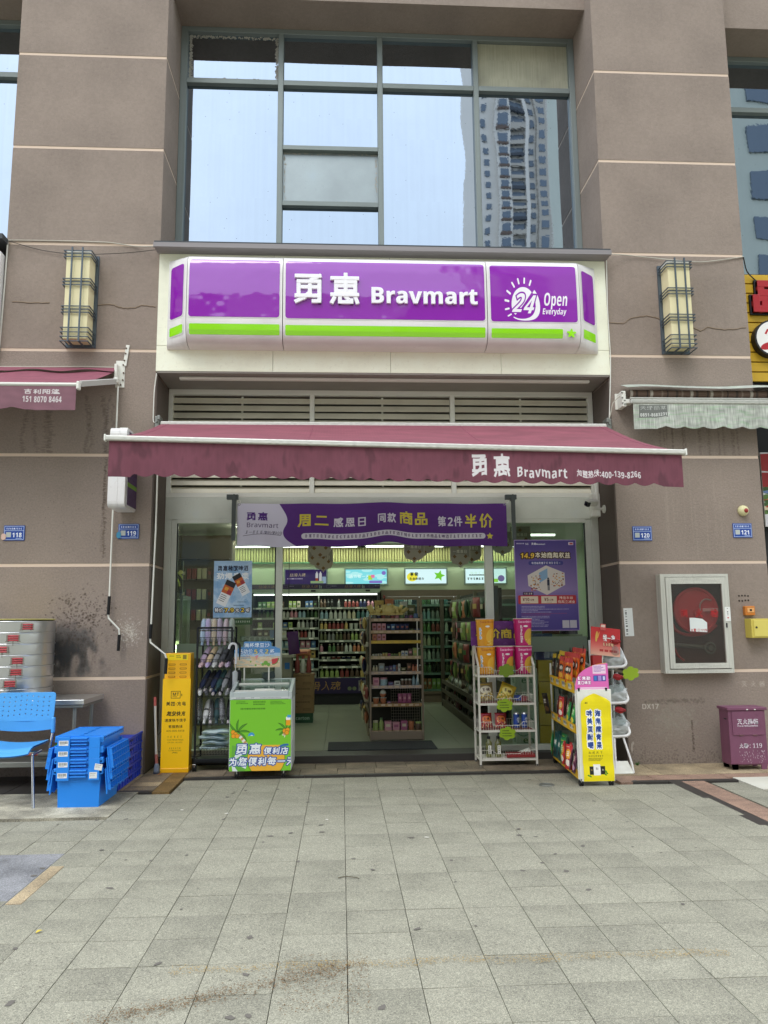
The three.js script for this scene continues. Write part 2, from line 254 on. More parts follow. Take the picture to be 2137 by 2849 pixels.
for (let i = 0; i < 6; i++) paveMats.push(std(new THREE.Color().setScalar(0.965 + 0.007 * i), 0.86, 0, { map: i % 2 ? paveTex : paveTex2, bumpMap: groundBump, bumpScale: 0.0012 }));
M.jointSand = std(0x726c60, 0.95);
M.blackGranite = std(0x3a3735, 0.5, 0, { map: dustMap, bumpMap: groundBump, bumpScale: 0.0006 });
M.pinkGranite = std(0xffffff, 0.85, 0, { map: graniteTex(150, 122, 104, 41, 0.2), bumpMap: groundBump, bumpScale: 0.0012 });
M.beigeStone = std(0xffffff, 0.85, 0, { map: graniteTex(168, 150, 120, 51, 0.2), bumpMap: groundBump, bumpScale: 0.0012 });
M.brownStone = std(0xffffff, 0.8, 0, { map: graniteTex(130, 117, 98, 61, 0.25), bumpMap: groundBump, bumpScale: 0.0012 });
M.ochreStone = std(0xffffff, 0.8, 0, { map: graniteTex(126, 100, 58, 71, 0.25), bumpMap: groundBump, bumpScale: 0.0012 });
M.greySlab = std(0xffffff, 0.85, 0, { map: graniteTex(132, 132, 134, 81, 0.2), bumpMap: groundBump, bumpScale: 0.0012 });
M.concrete = std(0xffffff, 0.9, 0, { map: graniteTex(172, 166, 146, 91, 0.35), bumpMap: groundBump, bumpScale: 0.002 });
M.paleSlab = std(0xd0cfc6, 0.7, 0, { map: dustMap, bumpMap: groundBump, bumpScale: 0.001 });

single('ground', metric(new THREE.PlaneGeometry(700, 700).rotateX(-PI / 2)), M.jointSand, null, null, [0, -0.03, 0], 0, null, 'structure');
const pavement = thing('pavement', null, null, [0, 0, 0], 0, null, 'structure');
{
  const tw = 0.3105, td = 0.2985, gap = 0.0018, variants = [];
  for (let v = 0; v < 14; v++) { // stained variants: own cut of the stone, slightly chipped edges
    const g = metric(rb(tw - gap - rr(0, 0.0022), 0.03, td - gap - rr(0, 0.0022), 0.0016, 0, -0.015, 0, 1), 1, v * 0.37, v * 0.61); variants.push(g);
  }
  const rest = [], list = [];
  for (let r = -14; r <= 18; r++) for (let c = -24; c <= 24; c++) {
    const x = 0.026 + (c + 0.5) * tw, z = 4.555 - (r + 0.5) * td;
    if (z < 0.25) continue;
    if (x < -1.56 && z < 0.87) continue;
    if (x < -1.83 && z > 0.86 && z < 1.8) continue;
    if (x < -1.83 && z > 2.76 && z < 3.74) continue;
    if (x > 2.62 && z < 0.87) continue;
    if (x > 3.0 && x < 3.44) continue;
    if (x > 3.7 && z < 1.35) continue;
    list.push([x, z]);
  }
  const vis = ([x, z]) => { const d = 8.3 - z; return z < 5.35 && Math.abs(x - 0.02 * d - (z < 5.3 ? 0.0 : 0)) < d * 0.52 + 0.2; };
  list.sort((a, b) => (vis(b) - vis(a)) || (b[1] - a[1]));
  list.forEach(([x, z], i) => {
    const g = pick(variants), m = pick(paveMats), y = rr(-0.0012, 0.0012), turn = rr(-0.003, 0.003);
    if (i < 296) { const o = part(pavement, 'paving_slab', g, m, [x, y, z], [rr(-0.002, 0.002), turn, rr(-0.002, 0.002)]); }
    else rest.push([g.clone().translate(x, y, z), paveMats.indexOf(m)]);
  });
  const o = part(pavement, 'paving_slab_field', rest.map((q) => q[0]), paveMats[2]); o.userData.kind = 'stuff';
  const far = part(pavement, 'far_paving', metric(merge([bx(-60, -7.4, -0.03, -0.003, -0.75, 90), bx(7.65, 60, -0.03, -0.003, -0.75, 90), bx(-7.4, 7.65, -0.03, -0.003, 8.8, 90)])), paveMats[1]);
  // strips that run along the shopfront
  const row = (name, m, x0, x1, z0, z1, n, y = 0) => { const w = (x1 - x0) / n; for (let i = 0; i < n; i++) part(pavement, name, metric(rb(w - 0.005, 0.03, z1 - z0 - 0.005, 0.002, 0, -0.015, 0, 1), 1, rnd() * 3, rnd() * 3), m, [x0 + (i + 0.5) * w, y + rr(-0.001, 0.001), (z0 + z1) / 2]); };
  row('threshold_slab', M.brownStone, -1.56, 2.62, -0.45, -0.12, 13); row('threshold_slab', M.brownStone, -1.56, 2.62, -0.12, 0.185, 11);
  row('dark_border_slab', M.blackGranite, -1.56, 2.62, 0.185, 0.25, 7);
  row('beige_border_slab', M.beigeStone, 2.62, 7.4, 0.0, 0.56, 9, 0.004); row('pink_border_slab', M.pinkGranite, 2.62, 3.72, 0.56, 0.79, 3); row('pink_border_slab', M.pinkGranite, 3.72, 7.4, 0.56, 0.74, 8);
  row('dark_border_slab', M.blackGranite, 2.74, 3.76, 0.79, 0.87, 2); row('pink_border_slab', M.pinkGranite, 2.62, 2.74, 0.79, 0.87, 1);
  row('pale_slab', M.paleSlab, 3.76, 4.9, 0.74, 1.3, 1); row('pale_slab', M.paleSlab, 4.9, 6.8, 0.74, 1.3, 2);
  for (let k = 0; k < 13; k++) { const z0 = 0.87 + k * 0.6; part(pavement, 'dark_strip_slab', metric(cb(0.116, 0.03, 0.596, 3.14, -0.015, z0 + 0.3), 1, k * 0.7, 0), M.blackGranite); part(pavement, 'pink_strip_slab', metric(cb(0.216, 0.03, 0.596, 3.308, -0.015, z0 + 0.3), 1, k * 0.5, 0.3), M.pinkGranite); }
  // left border by the crates
  row('brown_border_slab', M.brownStone, -2.0, -1.72, 0.0, 0.42, 1); row('beige_border_slab', M.beigeStone, -2.0, -1.72, 0.42, 0.6, 1); row('brown_border_slab', M.brownStone, -2.0, -1.72, 0.6, 0.79, 1); row('ochre_border_slab', M.ochreStone, -1.72, -1.56, -0.05, 0.45, 1); row('ochre_border_slab', M.ochreStone, -1.72, -1.56, 0.45, 0.87, 1);
  row('brown_border_slab', M.brownStone, -2.0, -1.56, -0.57, 0.0, 2);
  row('dark_border_slab', M.blackGranite, -2.6, -1.72, 0.79, 0.87, 2); row('beige_border_slab', M.beigeStone, -2.6, -2.0, 0, 0.79, 2);
  row('dark_border_slab', M.blackGranite, -4.4, -2.6, 0.0, 0.87, 4);
  part(pavement, 'concrete_pad', metric(merge([cb(2.52, 0.03, 0.92, -3.1, -0.011, 1.33)])), M.concrete);
  row('grey_slab', M.greySlab, -2.88, -1.835, 2.765, 3.735, 1); row('grey_slab', M.greySlab, -4.6, -2.88, 2.765, 3.735, 2);
  row('beige_border_slab', M.beigeStone, -1.83, -1.74, 3.05, 3.72, 1, 0.003);
  part(pavement, 'manhole_cover', merge([cyl(0.072, 0.072, 0.006, 0, 0, 0, 20), new THREE.TorusGeometry(0.06, 0.004, 6, 20).rotateX(PI / 2).translate(0, 0.006, 0)]), M.steelDull, [1.9, 0, 0.92]);
}
// flattened gum, drips and leaf litter: small real flakes lying on the slabs
{
  const gumMat = std(0x66615a, 0.95), oilMat = std(0x6b665b, 0.9), rustMat = std(0x73593a, 0.95), ochreMat = std(0xa58644, 0.95), scrapMat = std(0xd8d4c8, 0.8);
  const blob = (r, n = r < 0.005 ? 6 : 9) => { const pts = []; for (let i = 0; i < n; i++) { const a = i / n * 2 * PI, q = r * rr(0.65, 1.2); pts.push([Math.cos(a) * q * 1.5, Math.sin(a) * q]); } return new THREE.ShapeGeometry(polyShape(pts)).rotateX(-PI / 2); };
  const scatter = (name, label, m, n, f, y) => { const g = []; for (let i = 0; i < n; i++) { const [x, z, r] = f(i); g.push(blob(r).rotateY(rr(0, 6)).translate(x, y + i * 0.000006, z)); } single(name, g, m, label, 'stain', null, 0, null, 'stuff'); };
  scatter('gum_spots', 'dark flattened gum spots scattered over the grey paving', gumMat, 95, () => [rr(-2.2, 2.9), rr(0.35, 5.1), rr(0.004, 0.018)], 0.0026);
  scatter('grime_flecks', 'fine dark grime flecks over the near paving', oilMat, 5200, () => { let cx, cz, k = 0; do { cx = rr(-2.4, 2.8); cz = Math.sqrt(rr(0.3, 26)); } while (perlin.noise(cx * 1.3, cz * 2.6, 4) + 0.5 * perlin.noise(cx * 4, cz * 9, 2) < 0.12 && k++ < 8); return [cx, cz, rr(0.0012, 0.0042)]; }, 0.0031);
  const trail = (i, n) => { const t = i / n; return [-0.95 + 1.0 * t + 0.09 * G2(), 5.05 - 0.42 * t + 0.07 * G2()]; };
  scatter('rust_streak', 'rusty brown smear across the near paving slabs', rustMat, 2000, (i) => { const q = i % 3; const [x, z] = trail(rr(0, 1), 1); return q === 2 ? [rr(-0.25, 0.12), rr(4.5, 5.05), rr(0.001, 0.0034)] : [x, z, rr(0.001, 0.0036)]; }, 0.0034);
  scatter('worn_yellow_line', 'worn yellow paint line crossing the near paving', ochreMat, 2000, () => { const x = rr(-0.75, 1.75), k = perlin.noise(x * 5, 3, 1); return [x, 4.62 + 0.04 * perlin.noise(x * 3, 1, 1) + rr(-0.035, 0.035) * (1 + k), rr(0.0008, 0.0026) * (1 + 0.6 * k)]; }, 0.0037);
  for (const [x, z, l] of [[-0.93, 1.78, 'white paper scrap on the paving in front of the freezer'], [-1.28, 1.62, 'white paper scrap on the paving right of the light blue crates'], [0.62, 2.6, 'white paper scrap on the middle of the paving'], [-0.1, 2.05, 'tiny white crumb on the paving below the shop opening']]) single('paper_scrap', extr(polyShape([[0, 0], [0.028, 0.004], [0.034, 0.018], [0.02, 0.024], [0.004, 0.016]]), 0.0015).rotateX(-PI / 2), scrapMat, l, 'litter', [x, 0.004, z], rr(0, 3));
  single('twig', tube([[0, 0, 0], [0.05, 0.003, -0.012], [0.11, 0.002, 0.012], [0.125, 0, 0.02]], 0.0025, 14, 5), std(0x57503f, 0.9), 'thin bent twig lying on the paving before the opening', 'twig', [-0.02, 0.005, 3.43]);
  single('dry_leaf', grid(5, 4, (u, v) => [(u - 0.5) * 0.05, 0.008 * Math.sin(u * 3), (v - 0.5) * 0.03 * Math.sin(0.3 + u * 2.6)], 0.0008), std(0x9a5a2a, 0.8), 'small orange brown leaf at the foot of the yellow charging cabinet', 'leaf', [-1.83, 0.006, 0.07], 0.4);
  single('yellow_leaf', grid(5, 4, (u, v) => [(u - 0.5) * 0.035, 0.006 * Math.sin(u * 3), (v - 0.5) * 0.02 * Math.sin(0.3 + u * 2.6)], 0.0008), std(0xc9b23c, 0.8), 'small yellow leaf on the paving at the left edge', 'leaf', [-1.49, 0.006, 4.13], 0.9);
}

// ---------- the building ----------
const building = thing('commercial_building', 'brown plastered building front with tall upper windows above the shop', 'building');
const lineYs = [0.96, 2.13, 3.31, 4.48, 5.71, 6.87, 8.03];
function stained(w, h, draw) { // plaster with its own stains, front face only
  const px = 190, W = Math.round(w * px), H = Math.round(h * px);
  return print(W, H, (c) => {
    const im = c.createImageData(W, H);
    for (let j = 0; j < H; j++) for (let i = 0; i < W; i++) { const u = i / W, v = j / H, a = perlin.noise(u * w * 1.6 + 5, v * h * 1.6, w) + 0.5 * perlin.noise(u * w * 4, v * h * 4, 2), b = perlin.noise(i * 0.31, j * 0.31, 4), k = 1 + 0.045 * a + 0.06 * b + 0.08 * (hash(i, j, 6) - 0.5), o = (j * W + i) * 4; im.data[o] = cl(148 * k); im.data[o + 1] = cl(134 * k); im.data[o + 2] = cl(123 * k); im.data[o + 3] = 255; }
    c.putImageData(im, 0, 0); draw(c, W, H, px);
  });
}
const specks = (c, n, fx, fy, fr, col, al = 0.6) => { for (let i = 0; i < n; i++) { c.globalAlpha = al * rr(0.4, 1); c.fillStyle = col; c.beginPath(); c.ellipse(fx(), fy(), fr(), fr() * rr(0.7, 1.3), rr(0, 3), 0, 7); c.fill(); } c.globalAlpha = 1; };
const dribble = (c, x, y0, y1, w, col, al, wander = 6) => { let q = x; c.fillStyle = col; for (let y = y0; y < y1; y += 1) { q += rr(-0.5, 0.5) * wander * 0.22; if (rnd() < 0.8) { c.globalAlpha = al * rr(0.3, 1); c.fillRect(q - w * rr(0.2, 0.7), y, w * rr(0.4, 1.1), 1.6); } } c.globalAlpha = 1; };
const leftStains = {
  0: stained(1.68, 0.96, (c, W, H) => { specks(c, 500, () => rr(0, W), () => rr(0, H), () => rr(0.5, 1.4), '#b3a795', 0.35); specks(c, 300, () => rr(0, W), () => H - Math.abs(G2()) * H * 0.35, () => rr(0.6, 2), '#4d443b', 0.3); }),
  1: stained(1.68, 1.17, (c, W, H, p) => {
    for (let i = 0; i < 9000; i++) { const x = 0.86 + 0.4 * G2(), y = 0.93 + 0.32 * G2(); if (0.55 * perlin.noise(x * 3, y * 2.4, 7) + 0.5 * perlin.noise(x * 11, y * 6, 2) < -0.32 + 0.8 * Math.hypot(x - 0.86, y - 0.98)) continue; c.globalAlpha = 0.026; c.fillStyle = '#3f342a'; c.beginPath(); c.ellipse(x * p, y * p, rr(2, 6), rr(2, 8), 0, 0, 7); c.fill(); } c.globalAlpha = 1;
    specks(c, 330, () => (1.0 + 0.33 * G2()) * p, () => (0.52 + 0.28 * G2()) * p, () => rr(0.6, 2.4), '#42362d', 0.65);
    specks(c, 420, () => (1.5 + 0.13 * G2()) * p, () => (0.7 + 0.16 * G2()) * p, () => rr(0.4, 1.4), '#d9d3c5', 0.7);
    for (let i = 0; i < 9; i++) dribble(c, (0.85 + 0.04 * i) * p, 0.75 * p, rr(0.95, 1.15) * p, 4, '#42352d', 0.22);
  }),
  2: stained(1.68, 1.18, (c, W, H, p) => {  dribble(c, 1.18 * p, 0, 1.12 * p, 5, '#463a30', 0.5, 5); dribble(c, 1.19 * p, 0.3 * p, 1.05 * p, 10, '#4c4036', 0.22, 5); specks(c, 60, () => rr(0, W), () => rr(0, H), () => rr(0.5, 1.2), '#4b4037', 0.6); }),
  3: stained(1.68, 1.17, (c, W, H, p) => { for (const [x, w] of [[0.37, 9], [0.52, 12], [0.95, 8], [1.12, 9], [1.2, 5]]) { dribble(c, x * p, 0.5 * p, 1.17 * p, w, '#2e251f', 0.2, 9); dribble(c, x * p + 6, 0.6 * p, 1.17 * p, w, '#2e251f', 0.14, 9); } }),
};
const rightStains = {
  0: stained(1.66, 0.96, (c, W, H, p) => {
    specks(c, 900, () => (0.5 + 0.3 * G2()) * p, () => (0.5 + 0.22 * G2()) * p, () => rr(0.6, 3), '#a09c8c', 0.22); specks(c, 700, () => rr(0, W), () => H - Math.abs(G2()) * 0.2 * H, () => rr(0.6, 2), '#564c42', 0.35);
    specks(c, 260, () => rr(0.2 * p, 0.85 * p), () => (0.3 + 0.03 * G2()) * p, () => rr(1, 3), '#5a4f45', 0.16); dribble(c, 0.7 * p, 0.5 * p, 0.83 * p, 4, '#4a4036', 0.7, 2);
    write(c, 'DX17', 0.165 * p, 0.315 * p, 0.066 * p, { color: '#d9d2c6', font: 'normal' });
    c.globalAlpha = 0.42; write(c, '灭火器', 1.27 * p, 0.095 * p, 0.062 * p, { color: '#c9beb0', gap: 0.6, weight: 0.13 }); c.globalAlpha = 1;
  }),
  2: stained(1.66, 1.18, (c, W, H, p) => { for (let i = 0; i < 14; i++) dribble(c, rr(0.45, 1.25) * p, rr(0, 0.5) * p, rr(0.6, 1.18) * p, rr(1.5, 4), '#b0a391', 0.22, 1); }),
  3: stained(1.66, 1.17, (c, W, H, p) => { for (let i = 0; i < 16; i++) dribble(c, rr(0.5, 1.5) * p, rr(0.45, 0.8) * p, 1.17 * p, rr(2, 6), '#5a4c41', 0.3, 2); for (let i = 0; i < 6; i++) dribble(c, rr(0.5, 1.3) * p, 0.8 * p, 1.17 * p, 2, '#b0a391', 0.25, 1); }),
};
function pillar(x0, x1, stains) {
  const g = sub(building, 'pillar'); g.userData.label = 'brown roughcast plaster pillar with pale joint lines';
  part(g, 'joint_core', bx(x0 + 0.004, x1 - 0.004, 0, 10.2, -0.85, -0.004), M.plasterLine);
  let y = 0; const ys = [...lineYs, 10.2];
  ys.forEach((ye, i) => {
    const a = i ? y + 0.017 : 0, b = i < ys.length - 1 ? ye - 0.017 : ye, w = x1 - x0;
    if (stains[i]) { const m = std(0xffffff, 0.93, 0, { map: stains[i], bumpMap: bumpGrain, bumpScale: 0.004 }); const geo = bx(x0, x1, a, b, -0.85, 0).toNonIndexed(), uv = geo.attributes.uv, p = geo.attributes.position, n = geo.attributes.normal; for (let k = 0; k < uv.count; k++) if (Math.abs(n.getZ(k)) < 0.5) uv.setXY(k, 0.05 + 0.3 * (p.getZ(k) + 0.85), (p.getY(k) - a) / (b - a)); part(g, 'plaster_panel', geo, m); }
    else part(g, 'plaster_panel', metric(bx(x0, x1, a, b, -0.85, 0), 1, i * 0.7 + x0, i * 1.3), M.plaster);
    y = ye;
  });
  return g;
}
pillar(-3.70, -2.02, leftStains); pillar(3.03, 4.69, rightStains);
// hairline plaster cracks: raised ragged lips of render
const crackMat = std(0x5f5147, 0.95), lipMat = std(0x94826f, 0.95);
function crack(pts, parent = building) { const g = [], h = []; for (let i = 0; i + 1 < pts.length; i++) { const [ax, ay] = pts[i], [qx, qy] = pts[i + 1], n = 5; let px = ax, py = ay; for (let k = 1; k <= n; k++) { const x = ax + (qx - ax) * k / n, y = ay + (qy - ay) * k / n + (k < n ? rr(-0.006, 0.006) : 0); g.push(barBox([px, py, 0.001], [x, y, 0.001], 0.006, 0.004)); h.push(barBox([px, py + 0.006, 0.002], [x, y + 0.006, 0.002], 0.008, 0.008)); px = x; py = y; } } part(parent, 'plaster_crack', g, crackMat); part(parent, 'crack_lip', h, lipMat); }
crack([[-2.75, 5.0], [-2.5, 5.0], [-2.4, 4.96], [-2.28, 4.97], [-2.2, 5.0], [-2.05, 4.98]]); crack([[-3.6, 5.02], [-3.4, 5.01], [-3.2, 5.015]]);
crack([[3.05, 4.87], [3.22, 4.86], [3.3, 4.92], [3.5, 4.96], [3.62, 4.93], [3.7, 4.89]]); crack([[4.0, 4.84], [4.12, 4.78], [4.2, 4.83], [4.4, 4.80], [4.66, 4.83]]);
// dark painted door reveals
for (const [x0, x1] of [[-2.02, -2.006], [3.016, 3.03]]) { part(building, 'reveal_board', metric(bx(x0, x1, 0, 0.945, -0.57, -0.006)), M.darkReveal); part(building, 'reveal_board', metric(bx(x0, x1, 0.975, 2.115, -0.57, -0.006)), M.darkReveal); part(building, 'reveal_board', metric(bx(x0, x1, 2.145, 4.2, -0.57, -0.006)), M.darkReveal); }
part(building, 'lintel_beam', metric(bx(-2.02, 3.03, 9.04, 10.2, -0.85, -0.22)), M.plaster);
part(building, 'lintel_beam', metric(bx(-7, -3.70, 9.04, 10.2, -0.85, -0.22)), M.plaster); part(building, 'lintel_beam', metric(bx(4.69, 8, 8.86, 10.2, -0.85, -0.22)), M.plaster);
part(building, 'wall_band', metric(merge([bx(-2.02, 3.03, 4.24, 6.06, -0.95, -0.8), bx(-7, -3.7, 0, 6.06, -0.95, -0.8), bx(4.69, 8, 0, 6.06, -0.95, -0.8)])), M.plaster);
// upper windows: coated glass that mirrors the sky
const waveBump = noiseTex(256, 3.2, (u, v) => { const n = 255 * fbm(u, v, 3, 2, 13); return [n, n, n]; }, false);
const filmMap = noiseTex(512, 1.7, (u, v, i, j) => { const st = pnoise(u, Math.floor(v * 2) / 2, 64, 3), a = fbm(u, v, 4, 4, 17), d = hash(i >> 1, j >> 1, 3) > 0.9996 ? 0.5 : 1, k = (0.955 + 0.03 * a + 0.012 * st) * d; return [cl(255 * k), cl(255 * k), cl(255 * k)]; });
M.mirrorGlass = std(new THREE.Color(0.35, 0.415, 0.49), 0.012, 1, { map: filmMap, bumpMap: waveBump, bumpScale: 0.004 });
M.dustyGlass = std(new THREE.Color(0.30, 0.35, 0.38), 0.32, 0.6, { map: dustMap }); M.blindGlass = std(0xb4b3a0, 0.45, 0, { map: streakMap });
M.silt = std(0xa3a097, 0.95);
function bars(g, list) { for (const [x0, x1, y0, y1] of list) part(g, x1 - x0 > y1 - y0 ? 'transom' : 'mullion', rb(x1 - x0, y1 - y0, 0.09, 0.006, (x0 + x1) / 2, (y0 + y1) / 2, -0.745, 1), M.winFrame); }
{
  const w = sub(building, 'window'); const X = [-1.985, -0.76, 0.5, 1.735, 3.0];
  const f = 0.034; bars(w, [[-2.02, -1.935, 6.0, 9.04], [2.955, 3.03, 6.0, 9.04], ...X.slice(1, 4).map((x) => [x - f, x + f, 6.0, 8.97]), [-1.935, 2.955, 8.97, 9.04]]);
  for (let i = 0; i < 4; i++) { const a = (i ? X[i] + f : -1.935), b = i < 3 ? X[i + 1] - f : 2.955; bars(w, [[a, b, 8.255, 8.325]]); if (i === 1) bars(w, [[a, b, 7.375, 7.435], [a, b, 6.625, 6.69]]);
    const pane = (y0, y1, m) => part(w, 'pane', metric(bx(a - 0.005, b + 0.005, y0 - 0.005, y1 + 0.005, -0.775, -0.765), 1, i * 0.9, y0), m);
    pane(8.325, 8.97, i === 3 ? M.blindGlass : M.mirrorGlass);
    if (i === 1) { pane(7.435, 8.255, M.mirrorGlass); pane(6.69, 7.375, M.dustyGlass); pane(6.0, 6.625, M.mirrorGlass); } else pane(6.0, 8.255, M.mirrorGlass);
  }
  // crusted dirt at the edges of two panes
  const crust = (x0, x1, y0, y1, n, t) => { const g = []; for (let i = 0; i < n; i++) { const s = Math.floor(rnd() * 4), q = rnd(), x = s < 2 ? x0 + (x1 - x0) * q : (s === 2 ? x0 + Math.abs(G2()) * t : x1 - Math.abs(G2()) * t), y = s === 0 ? y0 + Math.abs(G2()) * t : s === 1 ? y1 - Math.abs(G2()) * t : y0 + (y1 - y0) * q; g.push(new THREE.CircleGeometry(rr(0.004, 0.013), 6).translate(x, y, -0.7645 + i * 0.000002)); } part(w, 'dirt_crust', g, M.silt).userData.kind = 'stuff'; };
  crust(-1.92, -0.80, 8.335, 8.96, 900, 0.035); crust(-0.71, 0.45, 6.70, 7.365, 160, 0.02);
  const wl = sub(building, 'window'); bars(wl, [[-3.775, -3.70, 6.0, 9.04], [-7, -3.775, 8.255, 8.325], [-7, -3.775, 8.97, 9.04], [-5.2, -5.13, 6.0, 8.97]]); part(wl, 'pane', metric(bx(-7, -3.7, 8.3, 9.0, -0.775, -0.765)), M.mirrorGlass); part(wl, 'pane', metric(bx(-7, -3.7, 6.0, 8.28, -0.775, -0.765)), M.mirrorGlass);
  const wr = sub(building, 'window'); bars(wr, [[4.69, 4.76, 5.8, 8.86], [4.76, 8, 8.06, 8.13], [4.76, 8, 8.79, 8.86], [6.2, 6.27, 5.8, 8.79]]); part(wr, 'pane', metric(bx(4.69, 8, 8.1, 8.82, -0.775, -0.765)), M.mirrorGlass); part(wr, 'pane', metric(bx(4.69, 8, 5.8, 8.09, -0.775, -0.765)), M.mirrorGlass);
}
// ledge over the sign
M.ledge = std(0x8f8b90, 0.6, 0.1, { map: dustMap }); M.ledgeDark = std(0x3b4044, 0.6, 0.1);
part(building, 'ledge_sheet', bx(-2.045, 3.05, 5.655, 5.675, -0.8, 0.185), M.ledgeDark); part(building, 'ledge_drip', bx(-2.05, 3.055, 5.60, 5.652, 0.165, 0.2), M.ledge); part(building, 'ledge_soffit', bx(-2.04, 3.045, 5.60, 5.64, 0.03, 0.165), M.ledge);
// cream cladding behind the sign, in panels
{
  const xs = [-2.02, -0.75, 0.55, 1.79, 3.03]; for (let i = 0; i < 4; i++) { part(building, 'cladding_panel', metric(bx(xs[i] + 0.002, xs[i + 1] - 0.002, 4.245, 4.53, -0.06, 0.03), 1, i, 0), M.cream); part(building, 'cladding_panel', metric(bx(xs[i] + 0.002, xs[i + 1] - 0.002, 4.535, 5.598, -0.06, 0.03), 1, i, 3), M.cream); }
  part(building, 'soffit_board', metric(bx(-2.004, 3.014, 4.225, 4.243, -0.8, 0.025)), std(0x8f8a86, 0.7, 0, { map: dustMap }));
  part(building, 'soffit_batten', rb(4.62, 0.03, 0.06, 0.008, 0.52, 4.208, -0.12), M.whitePaint);
}
